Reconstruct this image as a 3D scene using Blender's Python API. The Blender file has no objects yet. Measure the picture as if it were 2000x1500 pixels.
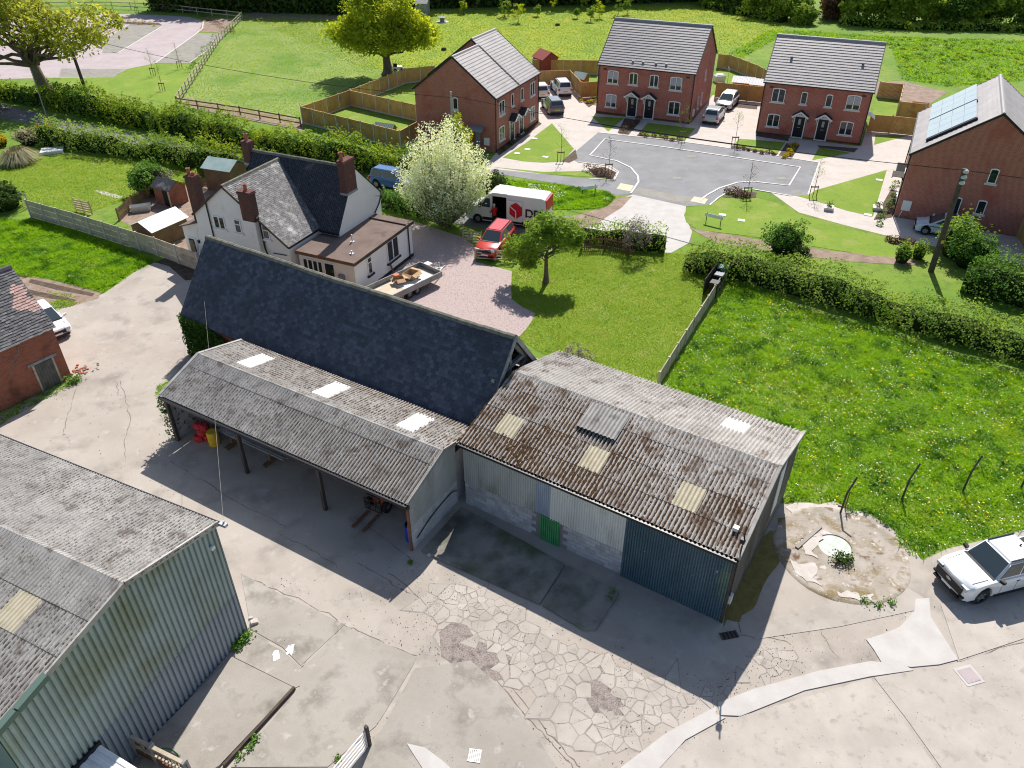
import bpy, bmesh, math, random
import numpy as np
from mathutils import Vector, Matrix
R = math.radians
random.seed(7); RNG = np.random.default_rng(11)
SC = bpy.context.scene; COL = SC.collection

# ------------------------------------------------------------------ camera, sky, sun, exposure
F, CX, CY, CAMZ, PITCH = 1510.0, 1000.0, 750.0, 25.0, R(35.3)
cd = bpy.data.cameras.new('camera'); cam = bpy.data.objects.new('camera', cd); COL.objects.link(cam)
cam.location = (0, 0, CAMZ); cam.rotation_euler = (R(90) - PITCH, 0, 0)
cd.sensor_width = 36; cd.lens = F / 2000 * 36; cd.clip_end = 2000; SC.camera = cam
SUN_AZ, SUN_EL = R(76), R(47)
w = bpy.data.worlds.new('World'); SC.world = w; w.use_nodes = True
nt = w.node_tree; bg = nt.nodes['Background']; sky = nt.nodes.new('ShaderNodeTexSky')
sky.sky_type = 'NISHITA'; sky.sun_disc = False; sky.sun_elevation = SUN_EL; sky.sun_rotation = R(90) - SUN_AZ
nt.links.new(sky.outputs[0], bg.inputs[0]); bg.inputs[1].default_value = 0.095
sd = bpy.data.lights.new('sun', 'SUN'); sd.energy = 5.0; sd.angle = R(0.5); sd.color = (1, .955, .89)
sun = bpy.data.objects.new('sun', sd); COL.objects.link(sun)
SDIR = Vector((math.cos(SUN_EL) * math.cos(SUN_AZ), math.cos(SUN_EL) * math.sin(SUN_AZ), math.sin(SUN_EL)))
sun.rotation_euler = SDIR.to_track_quat('Z', 'Y').to_euler(); sun.location = SDIR * 200
SC.cycles.filter_width = 1.1
SC.view_settings.view_transform = 'Standard'; SC.view_settings.look = 'None'
SC.view_settings.exposure = 0.46; SC.view_settings.gamma = 1.0

# ------------------------------------------------------------------ survey helpers: photo point -> point of the place
_f = np.array([0, math.cos(PITCH), -math.sin(PITCH)]); _u = np.array([0, math.sin(PITCH), math.cos(PITCH)])
def _ray(px, py): return _f + np.array([(px - CX) / F, 0, 0]) - _u * ((py - CY) / F)
def G(px, py, z=0.0):
    r = _ray(px, py); t = (z - CAMZ) / r[2]
    return (r[0] * t, r[1] * t, z)
def onwall(px, py, O, yaw):
    """survey point on the vertical plane through O along yaw -> (distance along, height)"""
    r = _ray(px, py); n = (-math.sin(yaw), math.cos(yaw))
    t = (O[0] * n[0] + O[1] * n[1]) / (r[0] * n[0] + r[1] * n[1])
    x, y = r[0] * t - O[0], r[1] * t - O[1]
    return x * math.cos(yaw) + y * math.sin(yaw), CAMZ + r[2] * t
def local(p, O, yaw):
    x, y = p[0] - O[0], p[1] - O[1]; c, s = math.cos(yaw), math.sin(yaw)
    return (x * c + y * s, -x * s + y * c)

# ------------------------------------------------------------------ materials
MATS = {}
def _new(name):
    m = bpy.data.materials.new(name); m.use_nodes = True; MATS[name] = m
    n = m.node_tree.nodes; return m, n, m.node_tree.links, n['Principled BSDF']
def _noise(n, l, vec, scale, detail=5, rough=.6):
    t = n.new('ShaderNodeTexNoise'); t.inputs['Scale'].default_value = scale
    t.inputs['Detail'].default_value = detail; t.inputs['Roughness'].default_value = rough
    l.new(vec, t.inputs['Vector']); return t.outputs['Fac']
def _ramp(n, l, fac, lo, hi):
    r = n.new('ShaderNodeMapRange'); r.inputs[1].default_value = lo; r.inputs[2].default_value = hi
    r.clamp = True; l.new(fac, r.inputs[0]); return r.outputs[0]
def _mix(n, l, fac, a, b, mode='MIX'):
    m = n.new('ShaderNodeMix'); m.data_type = 'RGBA'; m.blend_type = mode
    for s, v in ((0, fac), (6, a), (7, b)):
        if isinstance(v, (int, float)): m.inputs[s].default_value = v
        elif isinstance(v, tuple): m.inputs[s].default_value = (*v, 1)
        else: l.new(v, m.inputs[s])
    return m.outputs[2]
def pm(name, c1, c2=None, scale=1.0, rough=.8, bump=0.0, bscale=30, layers=(), coord='W', spec=.3, metal=0, attr=False, rand=0.0, lo=.35, hi=.65, stretch=None, alpha=None, coat=0):
    """principled material: base noise between c1/c2, extra noise layers (colour, scale, lo, hi[, detail]), optional per-piece variation"""
    m, n, l, b = _new(name)
    if coord == 'W': vec = n.new('ShaderNodeNewGeometry').outputs['Position']
    else: vec = n.new('ShaderNodeTexCoord').outputs['Object']
    if stretch:
        mp = n.new('ShaderNodeMapping'); mp.inputs['Scale'].default_value = stretch; l.new(vec, mp.inputs[0]); vec = mp.outputs[0]
    col = c1
    if c2 is not None:
        if attr:
            a = n.new('ShaderNodeAttribute'); a.attribute_name = 'tv'; fac = a.outputs['Fac']
        else: fac = _ramp(n, l, _noise(n, l, vec, scale), lo, hi)
        col = _mix(n, l, fac, c1, c2)
    for L in layers:
        fac = _ramp(n, l, _noise(n, l, vec, L[1], L[4] if len(L) > 4 else 6), L[2], L[3])
        col = _mix(n, l, fac, col, L[0])
    if rand:
        oi = n.new('ShaderNodeObjectInfo'); rr = _ramp(n, l, oi.outputs['Random'], 0, 1)
        mr = n.new('ShaderNodeMapRange'); mr.inputs[3].default_value = 1 - rand; mr.inputs[4].default_value = 1 + rand; l.new(rr, mr.inputs[0])
        cc = n.new('ShaderNodeCombineColor')
        for i in range(3): l.new(mr.outputs[0], cc.inputs[i])
        col = _mix(n, l, 1.0, col, cc.outputs[0], 'MULTIPLY')
    if isinstance(col, tuple): b.inputs['Base Color'].default_value = (*col, 1)
    else: l.new(col, b.inputs['Base Color'])
    b.inputs['Roughness'].default_value = rough; b.inputs['Specular IOR Level'].default_value = spec; b.inputs['Metallic'].default_value = metal
    if coat: b.inputs['Coat Weight'].default_value = coat; b.inputs['Coat Roughness'].default_value = .05
    if bump:
        bn = n.new('ShaderNodeBump'); bn.inputs['Strength'].default_value = 1; bn.inputs['Distance'].default_value = bump
        l.new(_noise(n, l, vec, bscale, 6, .65), bn.inputs['Height']); l.new(bn.outputs[0], b.inputs['Normal'])
    return m
def leafmat(name, c1, c2, trans=.4, patch=None):
    m, n, l, b = _new(name); out = n['Material Output']
    a = n.new('ShaderNodeAttribute'); a.attribute_name = 'tv'
    col = _mix(n, l, a.outputs['Fac'], c1, c2)
    if patch:
        vec = n.new('ShaderNodeNewGeometry').outputs['Position']
        for pc, ps, lo, hi in patch: col = _mix(n, l, _ramp(n, l, _noise(n, l, vec, ps, 3), lo, hi), col, pc)
    l.new(col, b.inputs['Base Color']); b.inputs['Roughness'].default_value = .75; b.inputs['Specular IOR Level'].default_value = .08
    t = n.new('ShaderNodeBsdfTranslucent'); l.new(_mix(n, l, 1.0, col, (1.5, 1.35, .55), 'MULTIPLY'), t.inputs[0])
    mx = n.new('ShaderNodeMixShader'); mx.inputs[0].default_value = trans
    l.new(b.outputs[0], mx.inputs[1]); l.new(t.outputs[0], mx.inputs[2]); l.new(mx.outputs[0], out.inputs[0])
    return m
def brickmat(name, c1, c2, mortar, bw=.225, bh=.075, layers=(), vert='Z'):
    """brickwork at real size on vertical walls, in object space (x along or y along, z up)"""
    m, n, l, b = _new(name)
    tc = n.new('ShaderNodeTexCoord').outputs['Object']; sp = n.new('ShaderNodeSeparateXYZ'); l.new(tc, sp.inputs[0])
    ad = n.new('ShaderNodeMath'); ad.operation = 'ADD'; l.new(sp.outputs[0], ad.inputs[0]); l.new(sp.outputs[1], ad.inputs[1])
    cb = n.new('ShaderNodeCombineXYZ'); l.new(ad.outputs[0], cb.inputs[0]); l.new(sp.outputs[2], cb.inputs[1])
    t = n.new('ShaderNodeTexBrick'); l.new(cb.outputs[0], t.inputs['Vector'])
    t.inputs['Scale'].default_value = 1; t.inputs['Brick Width'].default_value = bw; t.inputs['Row Height'].default_value = bh
    t.inputs['Mortar Size'].default_value = .010; t.inputs['Color1'].default_value = (*c1, 1); t.inputs['Color2'].default_value = (*c2, 1); t.inputs['Mortar'].default_value = (*mortar, 1)
    col = t.outputs['Color']
    for L in layers: col = _mix(n, l, _ramp(n, l, _noise(n, l, tc, L[1], 6), L[2], L[3]), col, L[0])
    l.new(col, b.inputs['Base Color']); b.inputs['Roughness'].default_value = .85; b.inputs['Specular IOR Level'].default_value = .2
    bn = n.new('ShaderNodeBump'); bn.inputs['Distance'].default_value = -.008; l.new(t.outputs['Fac'], bn.inputs['Height']); l.new(bn.outputs[0], b.inputs['Normal'])
    return m

# concrete, ground, paving
pm('concrete', (.353, .307, .264), (.418, .371, .324), .35, .9, .006, 25, [((.256, .228, .199), .55, .52, .72), ((.458, .421, .380), 1.7, .58, .78), ((.194, .174, .152), 4.5, .66, .8)])
pm('concrete_piece', (.353, .312, .273), (.432, .389, .343), .6, .9, .006, 25, [((.264, .238, .208), 2.2, .56, .75)], rand=.09)
pm('concrete_slab', (.300, .270, .232), (.379, .344, .306), .4, .9, .008, 20, [((.203, .183, .152), .8, .5, .68), ((.493, .458, .427), 1.6, .6, .75), ((.150, .102, .074), 1.1, .68, .8)], rand=.05)
pm('concrete_dark', (.195, .181, .160), (.300, .275, .239), .7, .85, .006, 22, [((.083, .084, .072), .5, .45, .65), ((.075, .094, .036), .33, .5, .66)])
pm('concrete_pale', (.443, .413, .389), (.503, .477, .451), 1.2, .9, .004, 30)
pm('joint_dirt', (.16, .135, .11), (.24, .205, .17), 6, .95, .02, 40)
pm('slab_round', (.30, .26, .21), (.42, .37, .32), .9, .9, .012, 14, [((.20, .15, .07), 1.1, .48, .62), ((.60, .55, .50), 2.2, .58, .68), ((.14, .085, .05), 1.7, .6, .7), ((.17, .15, .13), 5, .58, .72)])
pm('crack_bed', (.27, .235, .205), (.34, .30, .265), 3, .95, .01, 40, [((.19, .16, .135), 1.5, .5, .7)])
pm('aggregate', (.20, .165, .15), (.38, .32, .29), 22, .95, .03, 45, [((.13, .11, .10), 3, .5, .7)])
pm('grass_soil', (.110, .207, .017), (.173, .264, .024), .16, .95, .06, 7, [((.242, .273, .060), .09, .5, .7), ((.079, .154, .019), 1.3, .5, .72), ((.252, .282, .036), .35, .62, .8), ((.063, .123, .017), 3.5, .58, .72)])
pm('lawn_green', (.146, .243, .019), (.205, .288, .031), .25, .95, .03, 24, [((.292, .288, .084), .45, .55, .75), ((.108, .198, .019), 2.5, .55, .72)])
pm('lawn_field', (.184, .276, .057), (.253, .320, .095), .2, .95, .03, 12, [((.115, .232, .038), .12, .5, .65), ((.310, .320, .164), .5, .6, .8)])
pm('field_yellow', (.180, .269, .022), (.264, .304, .020), .12, .95, .04, 8, [((.456, .398, .012), 1.5, .62, .8), ((.120, .222, .019), .3, .5, .7)])
pm('soil', (.22, .155, .115), (.33, .245, .19), 1.2, .95, .05, 8, [((.14, .10, .07), 2.5, .55, .75)])
pm('soil_dark', (.07, .05, .035), (.13, .09, .065), 2.5, .95, .05, 12)
pm('asphalt', (.188, .188, .194), (.237, .237, .244), .5, .85, .004, 60, [((.300, .300, .306), 1.2, .6, .8)])
pm('asphalt_lane', (.14, .135, .14), (.2, .19, .19), .6, .9, .006, 40, [((.30, .27, .25), .8, .6, .8)])
pm('paving', (.460, .409, .366), (.524, .470, .427), .8, .85, .004, 18, [((.405, .352, .314), 3.5, .55, .75)])
pm('paving_pink', (.368, .303, .305), (.424, .361, .361), .5, .85, .004, 18, [((.320, .254, .258), 2.5, .55, .75)])
pm('paving_grey', (.230, .217, .187), (.289, .270, .235), .8, .85, .006, 25, [((.170, .174, .113), 1.4, .55, .75)])
pm('kerb', (.62, .58, .54), (.68, .64, .60), 2, .8)
pm('tactile', (.60, .49, .34), None, rough=.8)
pm('gravel', (.40, .31, .29), (.50, .40, .375), 25, .95, .03, 50, [((.26, .20, .19), 9, .55, .7), ((.62, .54, .52), 14, .62, .75)])
pm('stone_a', (.33, .25, .23), (.56, .47, .45), attr=True, rough=.9)
pm('white_scale', (.542, .505, .470), (.465, .405, .363), 3, .9, .006, 25)
pm('moss_ground', (.16, .13, .035), (.23, .19, .06), 3, .95, .02, 30)
pm('pond_scum', (.30, .36, .30), (.45, .50, .44), 3.5, .35, .004, 12)
# roofs and walls
pm('fibre_cement', (.284, .267, .249), (.387, .370, .344), 1.4, .85, .003, 40, [((.172, .150, .133), 1.8, .54, .66, 9), ((.550, .525, .499), 14, .63, .70, 9)], rand=.07)
pm('fibre_cement_moss', (.33, .30, .275), (.44, .41, .38), 1.3, .85, .003, 40, [((.17, .12, .09), 1.6, .52, .64, 9), ((.62, .59, .56), 16, .63, .70, 9)], rand=.06)
pm('fibre_cement_grey', (.32, .295, .27), (.43, .405, .375), 1.2, .85, .003, 40, [((.19, .155, .13), 1.5, .55, .66, 9), ((.55, .53, .51), 12, .62, .7, 9)], rand=.06)
pm('moss', (.040, .019, .008), (.079, .044, .019), attr=True, rough=1.0)
pm('lichen_dark', (.045, .038, .032), (.12, .10, .085), attr=True, rough=1.0)
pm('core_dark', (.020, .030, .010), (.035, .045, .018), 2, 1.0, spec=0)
pm('trailer_grey', (.20, .21, .21), (.29, .30, .30), 2, .5, metal=.3)
pm('rooflight', (.74, .74, .72), (.80, .80, .78), 2.5, .5)
pm('rooflight_old', (.46, .41, .29), (.56, .50, .38), 3, .7)
pm('slate', (.045, .050, .066), (.098, .108, .135), attr=True, rough=.55, spec=.35, layers=[((.145, .16, .185), 5, .60, .72, 9), ((.040, .043, .055), .6, .5, .75)])
pm('tile_grey', (.106, .103, .106), (.225, .219, .213), attr=True, rough=.75, layers=[((.625, .613, .587), .8, .57, .70, 8), ((.375, .362, .344), 2.0, .55, .7)])
pm('tile_dark', (.035, .036, .042), (.075, .075, .082), attr=True, rough=.7, layers=[((.16, .155, .15), 1.4, .58, .72)])
pm('tile_brown', (.117, .111, .111), (.221, .208, .202), attr=True, rough=.8, layers=[((.351, .338, .325), 2.2, .6, .74)])
pm('tile_bare', (.50, .31, .25), (.62, .42, .36), attr=True, rough=.85)
pm('tile_modern', (.241, .221, .218), (.309, .280, .276), 1.0, .55, .004, 14, spec=.5, rand=.05)
pm('ridge_mortar', (.13, .125, .10), (.22, .21, .17), 3, .9, .01, 20)
pm('ridge_modern', (.330, .315, .315), None, rough=.6)
pm('felt_brown', (.135, .095, .08), (.18, .13, .11), .8, .9, .002, 60, [((.09, .065, .055), .7, .58, .7)])
pm('render_white', (.792, .767, .732), (.845, .826, .797), .7, .85, .003, 50, [((.642, .594, .539), .6, .62, .8)])
pm('black_plinth', (.03, .03, .035), None, rough=.7)
brickmat('brick_new', (.472, .132, .084), (.332, .092, .068), (.542, .337, .279), layers=[((.401, .115, .084), .6, .5, .7), ((.603, .222, .169), 1.7, .66, .8)])
brickmat('brick_old', (.414, .116, .057), (.262, .079, .048), (.276, .185, .140), .23, .078, layers=[((.166, .066, .044), .9, .5, .68), ((.510, .159, .069), .5, .58, .72), ((.110, .053, .037), 3, .62, .75)])
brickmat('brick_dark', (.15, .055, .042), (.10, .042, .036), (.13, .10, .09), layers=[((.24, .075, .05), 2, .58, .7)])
pm('block_grey', (.375, .369, .394), (.475, .463, .489), 3, .9, .003, 60, [((.250, .244, .254), 1.5, .58, .75)], rand=.16)
pm('block_white', (.46, .46, .48), (.54, .54, .55), 2, .9, .003, 60, [((.32, .33, .35), 1.3, .55, .72)], rand=.06)
pm('mortar', (.22, .21, .21), None, rough=.95)
pm('sheet_grey', (.36, .37, .36), (.46, .46, .45), 1, .7, layers=[((.22, .22, .19), .9, .5, .68)], stretch=(1, 1, .25))
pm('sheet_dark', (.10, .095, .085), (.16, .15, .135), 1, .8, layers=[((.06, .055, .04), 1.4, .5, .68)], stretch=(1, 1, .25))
pm('sheet_pale', (.55, .55, .54), (.64, .64, .63), 1, .7, layers=[((.44, .43, .41), 1.2, .55, .72)], stretch=(1, 1, .25))
pm('sheet_blue', (.26, .31, .40), (.36, .40, .47), 1.5, .6, stretch=(1, 1, .3))
pm('sheet_navy', (.051, .096, .132), (.085, .136, .178), 1.2, .5, layers=[((.153, .208, .155), .8, .58, .72), ((.714, .736, .775), 3.0, .665, .70, 8)], stretch=(.880, .880, .465))
pm('sheet_green_door', (.05, .24, .09), (.08, .32, .13), 3, .55, layers=[((.18, .30, .17), 4, .6, .75)])
pm('clad_upper', (.27, .325, .32), (.32, .375, .37), .6, .5, spec=.5, layers=[((.20, .205, .10), .35, .46, .66)])
pm('clad_lower', (.231, .270, .308), (.286, .319, .352), .6, .5, spec=.5)
pm('clad_trim', (.10, .155, .13), None, rough=.5)
pm('galv', (.42, .44, .45), (.52, .53, .54), 2, .45, metal=.6)
pm('steel_dark', (.05, .045, .045), (.09, .07, .06), 3, .7)
pm('rust', (.16, .075, .045), (.24, .12, .07), 4, .9, .01, 20)
pm('gutter', (.018, .019, .024), None, rough=.4)
pm('flashing', (.22, .24, .27), (.3, .32, .34), 2, .6)
# joinery
pm('upvc', (.80, .80, .79), None, rough=.35, spec=.5)
pm('stone_sill', (.62, .585, .53), (.68, .64, .59), 2, .8)
pm('glass', (.018, .024, .032), None, rough=.04, spec=.6)
pm('glass_car', (.044, .062, .070), None, rough=.03, spec=.7)
pm('door_black', (.012, .014, .02), None, rough=.35)
pm('curtain', (.42, .43, .44), None, rough=.9)
pm('solar', (.30, .37, .41), (.34, .41, .45), .7, .15, spec=.8)  # pale base colour has the sky reflection painted in
pm('solar_line', (.46, .51, .54), None, rough=.4)
pm('wood_fence', (.434, .261, .092), (.563, .351, .134), 1.2, .85, .002, 40, [((.305, .179, .074), 1.6, .55, .75)], rand=.08, stretch=(.880, .880, .747))
pm('wood_weathered', (.390, .330, .247), (.540, .465, .360), 2, .9, .004, 30, [((.255, .217, .165), 3, .55, .75)], rand=.1)
pm('wood_brown', (.14, .085, .05), (.20, .125, .075), 2, .85, .004, 30, rand=.1)
pm('wood_grey', (.20, .20, .20), (.33, .33, .32), 3, .9, .006, 25)
pm('wood_pale', (.45, .36, .26), (.55, .45, .34), 2, .85, rand=.08)
pm('wood_orange', (.36, .12, .035), (.42, .155, .05), 2, .7, rand=.06)
pm('wood_red', (.27, .055, .045), (.32, .07, .055), 2, .7)
pm('wood_dark', (.055, .04, .03), (.10, .075, .055), 2, .85)
pm('door_old', (.085, .085, .075), (.14, .135, .12), 3, .9, .004, 30)
pm('post_concrete', (.50, .47, .43), (.58, .55, .51), 4, .9, .003, 40)
pm('roof_green', (.25, .34, .32), (.33, .42, .40), 1.2, .7)
pm('roof_white', (.68, .68, .68), (.76, .76, .76), 1.5, .5, layers=[((.56, .55, .53), 1.2, .6, .75)])
pm('white_paint', (.78, .78, .77), None, rough=.5)
pm('grey_plastic', (.22, .23, .25), None, rough=.5)
pm('white_plastic', (.72, .73, .73), None, rough=.4)
pm('black_plastic', (.012, .012, .014), None, rough=.45)
pm('rubber', (.018, .018, .018), (.035, .033, .03), 8, .9)
pm('alloy', (.40, .41, .42), None, rough=.3, metal=.7)
pm('lamp_clear', (.55, .58, .60), None, rough=.08, spec=.8)
pm('lamp_red', (.40, .015, .012), None, rough=.15, spec=.6)
pm('plate_white', (.75, .75, .73), None, rough=.5)
pm('plate_yellow', (.65, .48, .06), None, rough=.5)
for nm, c in dict(car_white=(.78, .79, .80), car_red=(.52, .022, .028), car_blue=(.05, .13, .30), car_grey=(.15, .16, .175), car_silver=(.42, .44, .46), car_ice=(.62, .69, .74), fork_orange=(.60, .10, .02)).items():
    pm(nm, c, None, rough=.28, spec=.5, coat=.6)
pm('logo_red', (.55, .012, .03), None, rough=.4)
pm('logo_black', (.03, .03, .035), None, rough=.4)
pm('barrel_blue', (.02, .06, .42), None, rough=.4)
pm('bag_red', (.40, .02, .025), (.55, .05, .05), 9, .6)
pm('tub_yellow', (.72, .45, .03), None, rough=.5)
pm('cardboard', (.40, .26, .14), (.48, .33, .20), 4, .9)
pm('brick_orange', (.50, .17, .09), None, rough=.8)
pm('terracotta', (.34, .12, .075), (.40, .16, .10), 6, .85)
pm('sign_blue', (.20, .36, .50), None, rough=.5)
pm('skin', (.50, .30, .22), None, rough=.6)
pm('cloth_red', (.48, .02, .025), None, rough=.9)
pm('cloth_dark', (.02, .02, .025), None, rough=.9)
pm('cap_pale', (.55, .53, .50), None, rough=.9)
pm('bark', (.11, .085, .06), (.20, .16, .12), 3, .95, .03, 12, [((.08, .10, .04), 1.2, .55, .7)], coord='O')
pm('bark_pole', (.075, .055, .045), (.12, .09, .075), 4, .9, .004, 30)
pm('pole_grey', (.36, .34, .31), (.44, .42, .39), 4, .9)
pm('insulator', (.55, .58, .60), None, rough=.3)
pm('wire', (.03, .03, .035), None, rough=.6)
pm('wire_pale', (.240, .228, .216), None, rough=.6)
# foliage
leafmat('leaf_oak', (.26, .31, .05), (.43, .45, .10), .5)
leafmat('leaf_mid', (.26, .36, .03), (.46, .52, .05), .5)
leafmat('leaf_willow', (.20, .33, .09), (.78, .83, .70), .3)
leafmat('leaf_willow_green', (.210, .340, .053), (.420, .527, .135), .35)
leafmat('leaf_apple', (.166, .289, .033), (.332, .459, .075), .35)
leafmat('leaf_hedge', (.16, .27, .025), (.33, .41, .045), .42, [((.10, .20, .035), .35, .48, .62)])
leafmat('leaf_privet', (.17, .29, .05), (.33, .43, .10), .42, [((.15, .26, .03), .4, .5, .65)])
leafmat('leaf_dark', (.033, .072, .014), (.078, .130, .026), .25)
leafmat('leaf_bush', (.079, .187, .030), (.175, .306, .045), .25)
leafmat('leaf_yellow', (.35, .30, .02), (.55, .42, .03), .3)
leafmat('leaf_ivy', (.030, .090, .014), (.072, .156, .024), .2)
leafmat('leaf_bare', (.16, .13, .11), (.27, .22, .19), .1)
leafmat('leaf_pampas', (.26, .24, .13), (.46, .42, .28), .2)
leafmat('leaf_copper', (.10, .055, .04), (.20, .12, .075), .25)
leafmat('leaf_wood', (.042, .084, .014), (.102, .156, .030), .25)
leafmat('leaf_hedgerow', (.142, .255, .025), (.355, .442, .054), .3, [((.082, .155, .022), .2, .48, .6)])
leafmat('blade_field', (.167, .370, .008), (.323, .515, .021), .45, [((.073, .213, .013), .55, .5, .62), ((.333, .470, .028), .22, .56, .7), ((.098, .246, .028), 1.8, .58, .68)])
leafmat('blade_lawn', (.20, .32, .018), (.33, .41, .045), .45, [((.37, .40, .10), .5, .54, .7), ((.13, .26, .02), 1.1, .56, .7)])
leafmat('petal_yellow', (.75, .52, .01), (.80, .60, .03), .2)
leafmat('petal_white', (.72, .74, .66), (.80, .80, .72), .2)
# ------------------------------------------------------------------ geometry helpers
def tag(o, label=None, cat=None, group=None, kind=None):
    for k, v in (('label', label), ('category', cat), ('group', group), ('kind', kind)):
        if v: o[k] = v
    return o
def thing(name, label, cat, loc=(0, 0, 0), rotz=0.0, group=None):
    o = bpy.data.objects.new(name, None); COL.objects.link(o); o.empty_display_size = .2
    o.location = loc; o.rotation_euler = (0, 0, rotz); return tag(o, label, cat, group)
def V3(a): return Vector(a)
class MB:
    """collects polygons and links them as one mesh object"""
    def __init__(s): s.v = []; s.f = []; s.m = []; s.t = []
    def face(s, pts, m=0, t=0.0):
        i = len(s.v); s.v += [tuple(p) for p in pts]; s.f.append(tuple(range(i, i + len(pts)))); s.m.append(m); s.t.append(t); return s
    def box(s, x0, x1, y0, y1, z0, z1, m=0, t=0.0):
        i = len(s.v); s.v += [(x, y, z) for z in (z0, z1) for x, y in ((x0, y0), (x1, y0), (x1, y1), (x0, y1))]
        for f in ((3, 2, 1, 0), (4, 5, 6, 7), (0, 1, 5, 4), (1, 2, 6, 5), (2, 3, 7, 6), (3, 0, 4, 7)):
            s.f.append(tuple(i + k for k in f)); s.m.append(m); s.t.append(t)
        return s
    def extr(s, pts, d, m=0):
        """prism: planar polygon pts swept along d"""
        n = len(pts); i = len(s.v); d = V3(d); s.v += [tuple(p) for p in pts] + [tuple(V3(p) + d) for p in pts]
        s.f.append(tuple(range(i + n - 1, i - 1, -1))); s.f.append(tuple(range(i + n, i + 2 * n)))
        for k in range(n): s.f.append((i + k, i + (k + 1) % n, i + n + (k + 1) % n, i + n + k))
        s.m += [m] * (n + 2); s.t += [0.0] * (n + 2); return s
    def beam(s, p, q, w, h, m=0, up=(0, 0, 1)):
        p, q = V3(p), V3(q); d = (q - p).normalized(); a = d.cross(V3(up))
        a = a.normalized() if a.length > 1e-4 else V3((1, 0, 0)); b = a.cross(d)
        c = [p + a * sx * w / 2 + b * sy * h / 2 for sx, sy in ((-1, -1), (1, -1), (1, 1), (-1, 1))]
        return s.extr(c, q - p, m)
    def loft(s, rings, m=0, cap=True):
        n = len(rings[0]); i = len(s.v)
        for r in rings: s.v += [tuple(p) for p in r]
        for a in range(len(rings) - 1):
            for k in range(n):
                s.f.append((i + a * n + k, i + a * n + (k + 1) % n, i + (a + 1) * n + (k + 1) % n, i + (a + 1) * n + k)); s.m.append(m); s.t.append(0.0)
        if cap:
            s.f.append(tuple(range(i + n - 1, i - 1, -1))); s.f.append(tuple(range(i + (len(rings) - 1) * n, i + len(rings) * n))); s.m += [m, m]; s.t += [0.0, 0.0]
        return s
    def tube(s, pts, rad, n=8, m=0, cap=True):
        pts = [V3(p) for p in pts]; rings = []
        if not isinstance(rad, (list, tuple)): rad = [rad] * len(pts)
        for k, p in enumerate(pts):
            d = (pts[min(k + 1, len(pts) - 1)] - pts[max(k - 1, 0)]).normalized()
            a = d.orthogonal().normalized() if abs(d.z) < .9 else V3((1, 0, 0)).cross(d).normalized()
            if abs(d.z) < .9: a = d.cross(V3((0, 0, 1))).normalized()
            b = d.cross(a); rings.append([p + (a * math.cos(2 * math.pi * j / n) + b * math.sin(2 * math.pi * j / n)) * rad[k] for j in range(n)])
        return s.loft(rings, m, cap)
    def lathe(s, prof, axis='z', n=16, m=0, c=(0, 0, 0)):
        rings = []
        for r, h in prof:
            ring = []
            for j in range(n):
                a = 2 * math.pi * j / n; p = (r * math.cos(a), r * math.sin(a), h)
                if axis == 'y': p = (p[0], h, -p[1]) if False else (p[1], h, p[0])
                ring.append((p[0] + c[0], p[1] + c[1], p[2] + c[2]))
            rings.append(ring)
        return s.loft(rings, m)
    def mesh(s, name, mats, sharp=None):
        me = bpy.data.meshes.new(name); me.from_pydata(s.v, [], s.f)
        for k in (mats if isinstance(mats, (list, tuple)) else [mats]): me.materials.append(MATS[k])
        me.polygons.foreach_set('material_index', s.m)
        if any(s.t): me.attributes.new('tv', 'FLOAT', 'FACE').data.foreach_set('value', s.t)
        if sharp is not None:
            bm = bmesh.new(); bm.from_mesh(me); bmesh.ops.remove_doubles(bm, verts=bm.verts, dist=1e-4); bmesh.ops.recalc_face_normals(bm, faces=bm.faces); bm.to_mesh(me); bm.free()
            me.polygons.foreach_set('use_smooth', [True] * len(me.polygons)); me.set_sharp_from_angle(angle=R(sharp))
        me.update(); return me
    def build(s, name, mats, parent=None, loc=None, rotz=None, sharp=None, mat4=None):
        return put(name, s.mesh(name, mats, sharp), parent, loc, rotz, mat4)
def put(name, me, parent=None, loc=None, rotz=None, mat4=None):
    o = bpy.data.objects.new(name, me); COL.objects.link(o)
    if parent: o.parent = parent
    if mat4 is not None: o.matrix_local = mat4
    if loc is not None: o.location = loc
    if rotz is not None: o.rotation_euler = (0, 0, rotz)
    return o
def fastmesh(name, verts, faces, mat, parent=None, tv=None, kind=None):
    verts = np.asarray(verts, np.float32); faces = np.asarray(faces, np.int32); M, k = faces.shape
    me = bpy.data.meshes.new(name); me.vertices.add(len(verts)); me.vertices.foreach_set('co', verts.ravel())
    me.loops.add(M * k); me.loops.foreach_set('vertex_index', faces.ravel())
    me.polygons.add(M); me.polygons.foreach_set('loop_start', np.arange(0, M * k, k, dtype=np.int32)); me.polygons.foreach_set('loop_total', np.full(M, k, np.int32))
    me.materials.append(MATS[mat])
    if tv is not None: me.attributes.new('tv', 'FLOAT', 'FACE').data.foreach_set('value', np.asarray(tv, np.float32))
    me.update(calc_edges=True)
    o = put(name, me, parent)
    if kind: o['kind'] = kind
    return o
def frame4(o, ex, ey):
    ex, ey = V3(ex).normalized(), V3(ey).normalized(); ez = ex.cross(ey).normalized()
    m = Matrix.Identity(4); m.col[0][:3] = ex; m.col[1][:3] = ey; m.col[2][:3] = ez; m.col[3][:3] = o; return m
def px_poly(pts): return [(p[0], p[1]) if len(p) == 3 else G(*p)[:2] for p in pts]   # 3-tuples are already ground metres
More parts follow.
